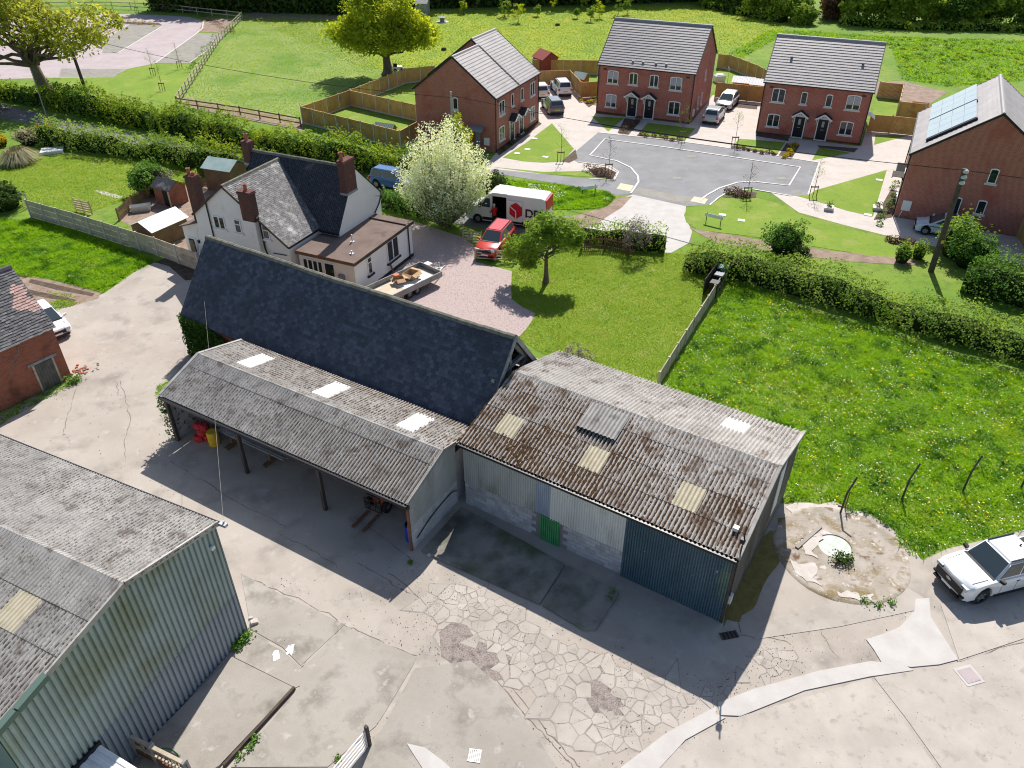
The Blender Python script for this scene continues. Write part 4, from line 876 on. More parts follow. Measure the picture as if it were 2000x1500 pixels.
# ivy on the end of the barn
n = 5200; X = np.stack([RNG.random(n) * 4.6 - .1, -.02 - RNG.random(n) * .22, RNG.random(n) ** .8 * 2.75], 1)
m = RNG.random(n) < .3; X[m, 0] = -.02 - RNG.random(m.sum()) * .18; X[m, 1] = RNG.random(m.sum()) * 5 - .1; X[m, 2] = RNG.random(m.sum()) * 2.9
k = X[:, 2] < 2.72 - np.maximum(0, X[:, 0] - 2.5) * .6; X = X[k]
v, f = leaf_quads(X, .06 + .07 * RNG.random(len(X)), .1); fastmesh('ivy', v, f, 'leaf_ivy', sb, np.clip(RNG.random(len(X)) * .8 + .3 * (X[:, 2] > 2.45), .001, 1))
b = MB(); b.tube([(-.25 + .22 * math.cos(a) * .4, -.1, .9 + .28 * math.sin(a)) for a in np.linspace(0, 5.6, 14)], .025, 5); b.build('hose_loop', 'black_plastic', sb)
# ------------------------------------------------------------------ big clad barn, lower left
yb = R(-25.2); OB = (-10.22, 18.8); LB, BE, BR_, BRY, BLY, BLZ = 17.0, 5.8, 6.62, -3.6, -8.3, 5.62
bb = thing('clad_barn', 'large barn with pale green ribbed cladding and grey corrugated roof', 'barn', (*OB, 0), yb)
sA = (BR_ - BE) / 3.6; SA = math.hypot(3.6, BR_ - BE); sB = (BR_ - BLZ) / (BRY - BLY); SB = math.hypot(BRY - BLY, BR_ - BLZ)
sheet_roof(bb, 'roof_sheet', (.12, .12, BE), (-1, 0, 0), (0, -1, sA), LB, SA + .1, 'fibre_cement', [0, .55, 1], 17, .146, .065)
sheet_roof(bb, 'roof_sheet', (.12 - LB, BLY, BLZ), (1, 0, 0), (0, 1, sB), LB, SB + .05, 'fibre_cement', [0, .5, .74, 1], 17, .146, .065, special={(14, 1): 'rooflight_old'})
moss_clumps(bb, (.12, .1, BE), (-1, 0, 0), (0, -1, sA), LB, SA, 12000, LB / 119, lambda x, y: .6, (.02, .055), 'lichen_dark'); moss_clumps(bb, (.12 - LB, BLY, BLZ), (1, 0, 0), (0, 1, sB), LB, SB, 12000, LB / 119, lambda x, y: .6 + .4 * (x > 16.2), (.02, .055), 'lichen_dark', skip=[(14, 15, 2.3, 3.6)])
b = MB()
for i in range(115):
    x0 = .1 - (i + 1) * .146; b.extr([(x0, BRY - .25, BR_ - .03), (x0, BRY, BR_ + .09), (x0, BRY + .25, BR_ - .03), (x0, BRY, BR_ + .01)], (.13, 0, 0))
b.build('ridge_capping', 'fibre_cement', bb)
hb = lambda y: (BE + sA * -y if y > BRY else BR_ - sB * (BRY - y)) - .06
cladding(bb, (0, BLY + .1, 0), (0, 1, 0), (0, -BLY - .1), lambda y: 2.18, lambda y: hb(y + BLY + .1), .19, .075, 'clad_upper', 'cladding_sheet', 1.02)
cladding(bb, (.012, BLY + .1, 0), (0, 1, 0), (0, -BLY - .1), lambda y: .03, lambda y: 2.22, .19, .075, 'clad_lower', 'cladding_sheet', 1.02)
b = MB(); b.extr([(-.12, BLY + .1, 0), (-.12, -.02, 0), (-.12, -.02, BE - .1), (-.12, BRY, BR_ - .1), (-.12, BLY + .1, BLZ - .1)], (.1, 0, 0)); b.build('gable_wall', 'steel_dark', bb)
b = MB(); b.box(-LB, -.12, -.08, .0, 0, BE - .05); b.build('side_wall', 'clad_lower', bb)
b = MB(); b.box(-LB, -.12, BLY + .12, BLY + .2, 0, BLZ - .05); b.build('side_wall', 'clad_lower', bb)
b = MB(); b.beam((.10, .1, BE + .0), (.10, BRY, BR_ + .02), .07, .2); b.beam((.10, BRY, BR_ + .02), (.10, -6.6, BR_ - sB * 3.0 + .02), .07, .2); b.build('barge_board', 'fibre_cement_grey', bb)
b = MB(); b.beam((.13, -6.55, BR_ - sB * 2.95 + .05), (.13, -7.55, BR_ - sB * 3.95 + .05), .2, .2); b.build('barge_flashing', 'clad_trim', bb)
b = MB(); b.beam((.13, -7.6, BR_ - sB * 4 + .07), (.13, -8.9, BR_ - sB * 5.3 + .07), .2, .2); b.build('barge_flashing', 'clad_trim', bb)
b = MB(); b.box(-LB, .14, .1, .22, BE - .12, BE - .01); b.build('gutter', 'gutter', bb)
b = MB(); b.box(-.02, .05, -.05, .04, 0, BE - .15); b.build('corner_trim', 'gutter', bb)
b = MB(); b.box(.05, .16, -.45, -.3, 5.0, 5.14); b.build('floodlight', 'white_plastic', bb)
b = MB(); b.box(.14, .42, .1, .25, BE - .1, BE + .02); b.tube([(.3, .2, BE - .1), (.3, .2, BE + .12)], .035, 6); b.build('cable_bracket', 'galv', bb)
# lean-to with white metal roof at the barn's foot
xl, yl, _ = G(160, 1500, 2.0); lt = thing('lean_to_shed', 'white ribbed metal roof of a small lean-to beside the clad barn', 'shed', (*OB, 0), yb)
for i in range(4):
    o = V3((.1 + .0, -7.2 - .0, 0))
    put('roof_sheet', corr_mesh(.9, 3.4, .30, .03, 'roof_white', 'box'), lt, mat4=frame4((.06, -7.15 - i * .9, 2.05), (0, 1, 0), (1, 0, -.16)) @ Matrix.Rotation(math.pi, 4, 'Y') if False else frame4((3.4, -7.15 - i * .9, 1.62), (0, 1, 0), (-1, 0, .13)))
b = MB(); b.box(.1, 3.3, -9.8, -6.35, 0, 1.5); b.build('wall', 'clad_lower', lt)
b = MB(); b.box(.05, .16, -9.9, -6.2, 2.02, 2.2); b.build('flashing', 'black_plastic', lt)
# ------------------------------------------------------------------ old brick outbuilding on the left edge
yk = R(55.8); OK_ = (-24.93, 35.98); KE, KR, KY, LK = 3.5, 6.25, 2.35, 10.0
kb = thing('brick_outbuilding', 'old red brick outbuilding with grey tiled roof and plank door', 'building', (*OK_, 0), yk)
sk = (KR - KE) / KY; SK = math.hypot(KY, KR - KE)
_c = np.array([math.cos(yk), math.sin(yk)]); _s = np.array([-math.sin(yk), math.cos(yk)])
def onslope(px, py):
    r = _ray(px, py); K = np.array(OK_); t = (KE - CAMZ - sk * (K @ _s)) / (r[2] - sk * (r[:2] @ _s)); q = r[:2] * t - K; return q @ _c, (q @ _s) / KY * SK
patch = np.array([onslope(.21327 * a, 500 + .21327 * c) for a, c in ((105, 265), (185, 250), (240, 300), (262, 385), (330, 395), (372, 470), (290, 515), (250, 480), (170, 505), (112, 480), (125, 400), (98, 320))])
b = MB(); b.box(-LK, 0, 0, .25, 0, KE); b.build('front_wall', 'brick_old', kb)
b = MB(); b.box(-LK, 0, 2 * KY - .25, 2 * KY, 0, KE); b.build('back_wall', 'brick_old', kb)
for x in (-.25, -LK): b = MB(); b.extr([(x, .25, 0), (x, 2 * KY - .25, 0), (x, 2 * KY - .25, KE), (x, KY, KR - .15), (x, .25, KE)], (.25, 0, 0)); b.build('gable_wall', 'brick_old', kb)
tile_field(kb, 'roof_tiles', (-LK, -.2, KE - .2), (1, 0, 0), (0, 1, sk), LK + .12, SK + .26, .24, .15, 'tile_brown', th=.03, jit=.01, alt=lambda x, y: bool(inside(np.array([[x - LK, y - .26]]), patch)[0]), altmat='tile_bare')
tile_field(kb, 'roof_tiles', (.12, 2 * KY + .2, KE - .2), (-1, 0, 0), (0, -1, sk), LK + .12, SK + .26, .24, .15, 'tile_brown', th=.03, jit=.01)
for i in range(24):
    if i == 0: q = MB(); q.extr([(0, y, z) for y, z in ((-.16, -.12), (-.09, .02), (0, .06), (.09, .02), (.16, -.12))], (.41, 0, 0)); rm2 = q.mesh('ridge_tile', 'tile_brown')
    put('ridge_tile', rm2, kb, (.12 - (i + 1) * .42, KY, KR + .06))
b = MB(); b.box(-1.62, -.64, -.02, .03, .02, 1.66); kd = b.build('door', 'door_old', kb)
for k in range(6): q = MB(); q.box(-1.60 + k * .16, -1.455 + k * .16, -.05, -.02, .04, 1.64); q.build('plank', 'door_old', kd)
b = MB(); b.box(-1.92, -.34, -.04, .02, 1.68, 1.84); b.build('lintel', 'wood_grey', kb)
b = MB(); b.box(-1.72, -1.62, -.03, .02, 0, 1.68); b.box(-.64, -.54, -.03, .02, 0, 1.68); b.build('door_frame', 'wood_weathered', kb)
b = MB(); b.extr([(-2.9, -.012, 1.75), (-2.84, -.012, 1.75), (-2.35, -.012, 2.5), (-2.05, -.012, 2.62), (-1.9, -.012, 3.05), (-1.96, -.012, 3.05), (-2.1, -.012, 2.68), (-2.4, -.012, 2.56)], (0, .008, 0)); b.build('mortar_crack', 'joint_dirt', kb)
# ------------------------------------------------------------------ white rendered farmhouse
yw = R(-24.5); PW = (-16.17, 51.33)
wh = thing('white_house', 'white rendered cottage with steep tiled roofs and brick chimneys', 'house', (*PW, 0), yw)
FY = -3.7; CR, CRX = 6.5, -1.2; CLX, CLZ, CRXE, CRZ = -4.3, 4.12, 3.35, 3.2
MRZ, MRY, MFY, MFZ, MBY, MBZ, MX0, MX1 = 6.72, 2.15, -.4, 3.15, 4.85, 4.1, -3.5, 5.05
b = MB(); b.extr([(CLX, FY, 0), (CRXE, FY, 0), (CRXE, FY, CRZ - .05), (CRX, FY, CR - .08), (CLX, FY, CLZ - .05)], (0, 5.4, 0)); b.build('wall', 'render_white', wh)
b = MB(); b.extr([(MX1, MFY, 0), (MX1, MBY, 0), (MX1, MBY, MBZ - .05), (MX1, MRY, MRZ - .08), (MX1, MFY, MFZ - .05)], (MX0 - MX1, 0, 0)); b.build('wall', 'render_white', wh)
zmain = lambda y: MFZ + (y - MFY) * (MRZ - MFZ) / (MRY - MFY)
def zcross(x): return CR - (CRX - x) * (CR - CLZ) / (CRX - CLX) if x < CRX else CR - (x - CRX) * (CR - CRZ) / (CRXE - CRX)
er = V3((CRX - CRXE, 0, CR - CRZ)); Lr = er.length; el = V3((CRX - CLX, 0, CR - CLZ)); Ll = el.length
def keep_r(a, s_): y = FY - .15 + a; z = CRZ + (CR - CRZ) * (s_ - .2) / Lr; return y < MFY or z > zmain(y) - .12
def keep_l(a, s_): y = 2.25 - a; z = CLZ + (CR - CLZ) * (s_ - .2) / Ll; return y < MFY or z > zmain(y) - .12
o = V3((CRXE, FY - .15, CRZ)) - er.normalized() * .2; tile_field(wh, 'roof_tiles', o, (0, 1, 0), er, 6.1, Lr + .2, .19, .125, 'tile_grey', keep_r, .03, .009)
o = V3((CLX, 2.25, CLZ)) - el.normalized() * .2; tile_field(wh, 'roof_tiles', o, (0, -1, 0), el, 6.1, Ll + .2, .19, .125, 'tile_grey', keep_l, .03, .009)
ef = V3((0, MRY - MFY, MRZ - MFZ)); eb = V3((0, MRY - MBY, MRZ - MBZ))
keep_f = lambda x, s_: (MFZ + (MRZ - MFZ) * (s_ - .2) / ef.length) > zcross(x + MX0 - .1) - .1 or not (CLX < x + MX0 - .1 < CRXE)
o = V3((MX0 - .1, MFY, MFZ)) - ef.normalized() * .2; tile_field(wh, 'roof_tiles', o, (1, 0, 0), ef, MX1 - MX0 + .16, ef.length + .2, .19, .125, 'tile_dark', keep_f, .03, .009)
o = V3((MX1 + .06, MBY, MBZ)) - eb.normalized() * .2; tile_field(wh, 'roof_tiles', o, (-1, 0, 0), eb, MX1 - MX0 + .16, eb.length + .2, .19, .125, 'tile_dark', None, .03, .009)
q = MB(); q.extr([(0, y, z) for y, z in ((-.15, -.13), (-.09, .02), (0, .06), (.09, .02), (.15, -.13))], (.33, 0, 0)); rtm = q.mesh('ridge_tile', 'ridge_mortar')
for i in range(25): put('ridge_tile', rtm, wh, (MX0 - .1 + i * .345, MRY, MRZ + .05 + random.uniform(-.01, .01)))
for i in range(17): put('ridge_tile', rtm, wh, mat4=Matrix.Translation((CRX, FY - .15 + i * .345, CR + .05)) @ Matrix.Rotation(R(90), 4, 'Z'))
b = MB(); b.beam((CRXE + .12, FY - .17, CRZ - .14), (CRX, FY - .17, CR - .02), .05, .14); b.beam((CLX - .12, FY - .17, CLZ - .14), (CRX, FY - .17, CR - .02), .05, .14); b.build('verge_board', 'wood_dark', wh)
b = MB(); b.box(CRXE + .06, CRXE + .2, FY - .15, MFY - .15, CRZ - .22, CRZ - .08); b.build('gutter', 'gutter', wh)
b = MB(); b.box(CRXE + .2, MX1 + .05, MFY - .24, MFY - .1, MFZ - .28, MFZ - .14); b.build('gutter', 'gutter', wh)
def chimney(parent, x0, x1, y0, y1, z0, z1, mat, pots, pot='pot'):
    b = MB(); b.box(x0, x1, y0, y1, z0, z1); c = b.build('chimney', mat, parent)
    b = MB(); b.box(x0 - .05, x1 + .05, y0 - .05, y1 + .05, z1, z1 + .09); b.box(x0 - .02, x1 + .02, y0 - .02, y1 + .02, z1 + .09, z1 + .16); b.build('corbel', mat, c)
    for px_, py_, h in pots: b = MB(); b.lathe([(.15, 0), (.13, .08), (.12, h - .08), (.15, h - .05), (.15, h), (.10, h), (.09, h * .4)], n=12); b.build('chimney_pot', 'terracotta', c, (px_, py_, z1 + .16))
    b = MB()
    if z0 > 4.9: b.box(x0 - .03, x1 + .03, y0 - .03, y1 + .03, z0 - .02, z0 + .14)
    if b.v: b.build('flashing', 'flashing', c)
    return c
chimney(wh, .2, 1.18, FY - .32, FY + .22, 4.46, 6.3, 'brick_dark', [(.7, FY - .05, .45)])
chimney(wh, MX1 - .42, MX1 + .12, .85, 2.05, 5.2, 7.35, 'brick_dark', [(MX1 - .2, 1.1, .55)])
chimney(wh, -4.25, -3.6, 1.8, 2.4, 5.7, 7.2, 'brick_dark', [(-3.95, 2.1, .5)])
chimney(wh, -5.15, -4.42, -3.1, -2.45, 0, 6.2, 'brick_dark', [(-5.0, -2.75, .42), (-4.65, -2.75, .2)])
b = MB(); b.box(.2, 1.18, FY - .318, FY, 0, 4.455); b.build('chimney_breast', 'render_white', wh)
for x0, x1, z0, z1, c, tr in ((-2.7, -1.75, 3.3, 4.2, 2, 0), (-.9, -.36, 3.3, 4.26, 1, .62), (1.43, 1.97, 3.3, 4.27, 1, .62), (2.0, 3.05, 1.0, 2.05, 2, 0)):
    window(wh, (x0, FY - .005, z0), (1, 0, 0), x1 - x0, z1 - z0, c, 0, True, tr, sillmat='render_white')
window(wh, (-1.2, FY - .005, 1.0), (1, 0, 0), 1.1, 1.0, 2, sillmat='render_white')
downpipe(wh, [(-3.0, FY - .08, 0), (-3.0, FY - .08, 5.2)]); downpipe(wh, [(1.36, FY - .1, 4.8), (1.42, FY - .1, 2.6), (1.8, FY - .3, 2.1), (1.85, FY - .3, 0)], .055)
downpipe(wh, [(-2.9, FY - .06, 2.45), (-.4, FY - .06, 2.15)], .035, name='waste_pipe'); downpipe(wh, [(2.0, FY - .06, 2.35), (3.1, FY - .06, 2.4)], .03, name='waste_pipe')
downpipe(wh, [(MX1 + .06, MBY + .05, 3.9), (MX1 + .06, MBY - .3, 3.3), (MX1 + .06, 3.9, 2.8)], .04)
b = MB(); b.tube([(MX1 + .02, 4.25, 3.95), (MX1 + .5, 4.25, 4.05)], .02, 5); b.tube([(MX1 + .35, 4.0, 4.02), (MX1 + .35, 4.5, 4.02)], .012, 5); b.tube([(MX1 + .48, 4.05, 4.05), (MX1 + .48, 4.45, 4.05)], .012, 5); b.build('aerial', 'steel_dark', wh)
# lean-to porch on the left
b = MB(); b.extr([(-5.95, FY + .1, 0), (-4.3, FY + .1, 0), (-4.3, FY + .1, 3.3), (-5.95, FY + .1, 2.75)], (0, 2.0, 0)); pc = b.build('porch', 'render_white', wh)
b = MB(); b.beam((-6.1, FY + 1.05, 2.78), (-4.3, FY + 1.05, 3.38), 2.25, .07); b.build('porch_roof', 'felt_brown', pc)
b = MB(); b.box(-5.7, -4.95, FY + .04, FY + .1, 0, 2.05); pd_ = b.build('porch_door', 'upvc', pc); b = MB(); b.box(-5.58, -5.07, FY + .025, FY + .04, .55, 1.95); b.build('pane', 'glass', pd_)
b = MB(); b.box(-4.72, -4.6, FY - .02, FY + .1, 1.75, 1.98); b.build('wall_lantern', 'black_plastic', pc)
# flat roofed extension
EX0, EX1, EY0, EY1, EZ = 3.72, 8.08, -3.28, 3.9, 2.6
b = MB(); b.box(EX0, EX1, EY0, EY1, .25, EZ); b.build('extension_wall', 'render_white', wh)
b = MB(); b.box(EX0 - .001, EX1 + .02, EY0 - .02, EY1 + .02, 0, .25); b.build('plinth', 'black_plinth', wh)
b = MB(); b.box(EX0 - .12, EX1 + .14, EY0 - .14, EY1 + .12, EZ, EZ + .11); fr_ = b.build('flat_roof', 'felt_brown', wh)
b = MB(); b.box(EX0 - .14, EX1 + .16, EY0 - .17, EY0 - .13, EZ - .1, EZ + .13); b.build('fascia', 'wood_brown', fr_)
b = MB(); b.box(EX1 + .13, EX1 + .17, EY0 - .13, EY1 + .12, EZ - .1, EZ + .12); b.build('fascia', 'wood_dark', fr_)
b = MB(); b.box(MX1 + .1, EX1 + .1, 3.05, 3.12, EZ + .11, EZ + .2); b.build('roof_upstand', 'wood_dark', fr_)
for x, y, h in ((6.3, -.75, .55), (7.3, -2.3, .25)): b = MB(); b.tube([(x, y, EZ + .1), (x, y, EZ + .1 + h)], .05, 8); b.box(x - .12, x + .12, y - .12, y + .12, EZ + .11, EZ + .16); b.build('vent_pipe', 'white_plastic', fr_)
window(wh, (4.0, EY0 - .005, 1.25), (1, 0, 0), 1.6, 1.0, 4, sillmat='wood_dark')
b = MB(); b.box(5.72, 6.55, EY0 - .05, EY0 + .0, .05, 2.28); dd = b.build('door', 'upvc', wh); b = MB(); b.box(5.8, 6.47, EY0 - .07, EY0 - .05, .1, 2.2); b.build('pane', 'glass', dd)
b = MB(); b.box(6.85, 7.25, EY0 - .2, EY0, 1.15, 1.65); b.build('meter_box', 'grey_plastic', wh)
window(wh, (EX1 + .005, -1.85, 1.1), (0, 1, 0), .5, 1.25, 1, transom=.68, sillmat='black_plinth'); window(wh, (EX1 + .005, .56, .9), (0, 1, 0), 1.45, 1.55, 2, sillmat='black_plinth')
downpipe(wh, [(EX1 + .07, 3.35, 2.5), (EX1 + .07, 3.35, 0)])
# ------------------------------------------------------------------ small sheds and outhouses
def gshed(name, label, loc, yaw, w_, d, h, rh, wall, roof, door=None, cat='shed', group=None, over=.15, planks=True, profiled=None):
    """small gabled shed; ridge along local x"""
    t = thing(name, label, cat, (loc[0], loc[1], 0), yaw, group)
    for s_, nm in ((-1, 'front_wall'), (1, 'back_wall')): b = MB(); y = s_ * d / 2; b.box(-w_ / 2, w_ / 2, min(y, y - s_ * .05), max(y, y - s_ * .05), .04, h); b.build(nm, wall, t)
    for x in (-w_ / 2, w_ / 2 - .05): b = MB(); b.extr([(x, -d / 2 + .05, .04), (x, d / 2 - .05, .04), (x, d / 2 - .05, h), (x, 0, h + rh - .03), (x, -d / 2 + .05, h)], (.05, 0, 0)); b.build('gable_wall', wall, t)
    k = rh / (d / 2)
    for s_ in (-1, 1):
        e = V3((0, -s_ * (d / 2 + over), rh + over * k)); L = e.length; o = V3((s_ * -(w_ / 2 + over), s_ * (d / 2 + over), h - over * k)); ex = V3((s_ * 1.0, 0, 0)) if s_ == -1 else V3((-1, 0, 0))
        o = V3((-(w_ / 2 + over) if s_ == -1 else w_ / 2 + over, s_ * (d / 2 + over), h - over * k + .02)); ex = V3((1 if s_ == -1 else -1, 0, 0))
        if profiled: put('roof_sheet', corr_mesh(w_ + 2 * over, L, profiled, .03, roof, 'box'), t, mat4=frame4(o, ex, e))
        else: b = MB(); b.box(0, w_ + 2 * over, 0, L + .02, 0, .035); b.build('roof_slope', roof, t, mat4=frame4(o, ex, e))
    if door: b = MB(); b.box(w_ / 2, w_ / 2 + .03, -.38, .38, .06, min(h + rh * .4, 1.8)); b.build('door', door, t)
    return t
p = G(322, 470); gs = gshed('garden_shed', 'timber shed with pale white metal roof beside the board fence', (p[0] - .2, p[1] + .3), R(60), 3.1, 2.3, 1.45, .5, 'wood_brown', 'roof_white', None)
gshed('garden_shed', 'brown shed with pale green roof behind the cottage chimney', G(447, 366)[:2], R(-20), 2.7, 2.2, 2.0, .55, 'wood_brown', 'roof_green')
p = G(338, 395); oh = gshed('brick_outhouse', 'small red brick outhouse with an open dark doorway', p[:2], R(-30), 2.0, 1.6, 1.5, .5, 'brick_old', 'tile_dark')
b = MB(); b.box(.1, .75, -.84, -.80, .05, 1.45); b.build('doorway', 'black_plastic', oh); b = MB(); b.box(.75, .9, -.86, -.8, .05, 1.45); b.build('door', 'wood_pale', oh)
gshed('garden_shed', 'red timber shed behind the first brick house', G(1065, 141)[:2], R(-60), 2.4, 2.3, 1.9, .75, 'wood_red', 'wood_red')
gshed('play_shed', 'small orange shed with green roof behind the white parked cars', G(1134, 170)[:2], R(-35), 1.5, 1.3, 1.2, .5, 'wood_orange', 'roof_green')
gshed('garden_shed', 'orange shed with white roof, left of the pair between houses', G(1449, 184)[:2], R(-23), 2.3, 1.7, 1.55, .45, 'wood_orange', 'roof_white', profiled=.3)
gshed('garden_shed', 'orange shed with white roof, tucked against the third house', G(1483, 189)[:2], R(-23), 2.2, 1.7, 1.55, .45, 'wood_orange', 'roof_white', profiled=.3)
gshed('rabbit_hutch', 'low orange hutch with striped green roof in the fenced garden', G(754, 264)[:2], R(-24), 2.0, 1.0, .75, .45, 'wood_orange', 'roof_green', None, 'hutch', profiled=.2)
gshed('garden_shed', 'orange shed glimpsed between fence and fourth house', G(1790, 230)[:2], R(-25), 1.4, 1.2, 1.1, .5, 'wood_orange', 'wood_orange')
gshed('field_shelter', 'grey timber shelter at the edge of the dark wood', G(826, 30)[:2], R(-10), 2.0, 2.0, 2.0, .4, 'wood_grey', 'wood_grey')
# ------------------------------------------------------------------ fences
def fence_board(name, label, pts, h, mat='wood_fence', posts='post_concrete', plen=1.85, gravel=True, rails=True, group=None, face=1, world=False):
    """close-boarded fence: posts, panels of vertical boards, gravel boards"""
    P = [V3((*p[:2], 0)) if world else V3(G(*p)) for p in pts]; t = thing(name, label, 'fence', P[0], 0, group); O = P[0]; bw = .125
    for a, c in zip(P[:-1], P[1:]):
        d = c - a; n = max(1, round(d.length / plen)); L = d.length / n; e = d.normalized(); yaw = math.atan2(e.y, e.x); key = None
        nb = max(2, round(L / bw)); w_ = L / nb; m = MB()
        for k in range(nb): dz = random.uniform(-.012, .012); m.box(k * w_ + .004, (k + 1) * w_ - .002, -.03 - .012 * (k % 2), -.008, .17 if gravel else .04, h - .03 + dz)
        m.box(.0, L, -.008, .04, h - .3, h - .22); m.box(.0, L, -.008, .04, h * .5 - .04, h * .5 + .04); m.box(0, L, -.05, .03, h - .03, h)
        pme = m.mesh('panel', mat); gm = None
        if gravel: g_ = MB(); g_.box(.02, L - .02, -.025, .025, 0, .17); gm = g_.mesh('gravel_board', posts)
        po = MB(); po.box(-.055, .055, -.055, .055, 0, h + .06); po.extr([(-.055, -.055, h + .06), (.055, -.055, h + .06), (.03, 0, h + .1), (-.03, 0, h + .1)], (0, .055, 0)); pm_ = po.mesh('post', posts)
        for i in range(n):
            q = a + e * (L * i) - O
            put('panel', pme, t, (q.x, q.y, 0), yaw); put('post', pm_, t, (q.x, q.y, 0), yaw)
            if gm: put('gravel_board', gm, t, (q.x, q.y, 0), yaw)
        q = c - O; put('post', pm_, t, (q.x, q.y, 0), yaw)
    return t
def fence_rail(name, label, pts, h, nrail, mat, plen=2.2, group=None, pw=.1):
    P = [V3(G(*p)) for p in pts]; t = thing(name, label, 'fence', P[0], 0, group); O = P[0]; pom = MB(); pom.box(-pw / 2, pw / 2, -pw / 2, pw / 2, 0, h + .05); pme = pom.mesh('post', mat)
    for a, c in zip(P[:-1], P[1:]):
        d = c - a; n = max(1, round(d.length / plen)); L = d.length / n; e = d.normalized(); yaw = math.atan2(e.y, e.x); r_ = MB(); r_.box(0, L, -.075, -.035, -.06, .06); rme = r_.mesh('rail', mat)
        for i in range(n):
            q = a + e * (L * i) - O; put('post', pme, t, (q.x, q.y, 0), yaw)
            for k in range(nrail): put('rail', rme, t, (q.x, q.y, h * (k + 1) / nrail - .08 + random.uniform(-.01, .01)), yaw)
        q = c - O; put('post', pme, t, (q.x, q.y, 0), yaw)
    return t
def fence_picket(name, label, pts, h, mat, group=None, gap=.13, world=False):
    P = [V3((*p[:2], 0)) if world else V3(G(*p)) for p in pts]; t = thing(name, label, 'fence', P[0], 0, group); O = P[0]
    pk = MB(); pk.extr([(-.038, -.01, .08), (.038, -.01, .08), (.038, -.01, h - .06), (0, -.01, h), (-.038, -.01, h - .06)], (0, .02, 0)); pkm = pk.mesh('picket', mat)
    for a, c in zip(P[:-1], P[1:]):
        d = c - a; e = d.normalized(); yaw = math.atan2(e.y, e.x); n = int(d.length / gap)
        for z in (.28, h - .3): r_ = MB(); r_.box(0, d.length, .012, .05, z - .04, z + .04); r_.build('rail', mat, t, tuple(a - O), yaw)
        for i in range(n): q = a + e * (gap * (i + .5)) - O; put('picket', pkm, t, (q.x, q.y, random.uniform(-.015, .015)), yaw)
        for i in range(int(d.length / 1.9) + 1): q = a + e * (1.9 * i) - O; pb = MB(); pb.box(-.05, .05, .0, .1, 0, h + .04); pb.build('post', mat, t, (q.x, q.y, 0), yaw)
    return t
fence_board('garden_fence', 'brown board fence enclosing the garden with the orange hutch', [(818, 271), (783, 291), (592, 241), (686, 207), (814, 237)], 1.75)
fence_board('garden_fence', 'brown board fence running from hutch garden past the big tree', [(688, 206), (742, 184), (793, 163), (850, 157)], 1.75)
fence_board('garden_fence', 'brown board fence behind the red shed and play shed', [(1040, 144), (1100, 145), (1168, 146)], 1.75)
fence_board('garden_fence', 'brown board fence in front of the white parked cars', [(1052, 168), (1112, 166), (1135, 191), (1166, 189)], 1.75, posts='wood_fence', gravel=False)
fence_board('garden_fence', 'brown board fence behind the gap between second and third house', [(1400, 133), (1424, 135), (1475, 156), (1500, 170)], 1.75)
fence_board('garden_fence', 'brown board fence beyond the silver and grey cars', [(1396, 191), (1490, 201)], 1.75, posts='wood_fence', gravel=False)
fence_board('garden_fence', 'brown board fence at the back right of the third house', [(1712, 190), (1757, 195), (1749, 230), (1800, 236)], 1.75)
fence_board('garden_fence', 'brown board fence facing the drive right of the third house', [(1694, 257), (1735, 260), (1790, 266)], 1.75, posts='wood_fence', gravel=False)
fence_board('garden_fence', 'brown board fence at the right edge beside the fourth house', [(1986, 463), (2015, 505), (2080, 600)], 1.8, posts='wood_fence', gravel=False)
fence_rail('rail_fence', 'weathered post and rail fence between verge and paddock', [(474, 38), (430, 82), (347, 208)], 1.15, 3, 'wood_weathered', 2.0)
fence_rail('rail_fence', 'brown two rail fence along the lower paddock edge', [(347, 208), (470, 226), (588, 248)], 1.0, 2, 'wood_brown', 2.6)
fence_rail('rail_fence', 'post and rail fence behind the car park', [(60, 18), (220, 17), (330, 22), (474, 38)], 1.15, 2, 'wood_weathered', 3.2)
# board fence with concrete posts beside the yard: every board a piece
def fence_slats(name, label, pts, h, nb, mat, posts, plen, cat='fence'):
    P = [V3(G(*p)) for p in pts]; t = thing(name, label, cat, P[0], 0); O = P[0]
    for a, c in zip(P[:-1], P[1:]):
        d = c - a; n = max(1, round(d.length / plen)); L = d.length / n; e = d.normalized(); yaw = math.atan2(e.y, e.x); bh = h / nb
        bm_ = MB(); bm_.box(.05, L - .05, -.02, .02, .01, bh - .012); bme = bm_.mesh('board', mat); po = MB(); po.box(-.06, .06, -.07, .07, 0, h + .06); pme = po.mesh('post', posts)
        for i in range(n + 1):
            q = a + e * (L * i) - O; put('post', pme, t, (q.x, q.y, 0), yaw)
            if i < n:
                for k in range(nb): put('board', bme, t, (q.x, q.y, k * bh + .02), yaw + random.uniform(-.004, .004))
    return t
fence_slats('yard_fence', 'grey weathered board fence with concrete posts between grass bank and cottage', [(62, 424), (150, 449), (240, 478), (310, 500), (392, 531)], 1.45, 3, 'wood_weathered', 'post_concrete', 1.9)
fence_slats('paddock_fence', 'low board fence dividing garden lawn from flower meadow', [(1285, 756), (1352, 648), (1428, 528)], 1.0, 4, 'wood_weathered', 'wood_weathered', 1.7)
fence_picket('picket_fence', 'brown picket fence across the cottage garden', [(168, 425), (235, 432), (262, 405), (306, 382)][1:], 1.05, 'wood_brown')
fence_picket('picket_fence', 'short picket fence between outhouse and green roofed shed', [(395, 366), (425, 372)], .9, 'wood_brown')
fence_picket('picket_fence', 'dark picket fence at the lawn top under the trees', [(1135, 490), (1180, 488), (1237, 500)], 1.15, 'wood_brown', gap=.16)
fence_picket('picket_fence', 'picket fence behind the garden apple tree', [(1040, 498), (1112, 482)], 1.1, 'wood_brown', gap=.16)
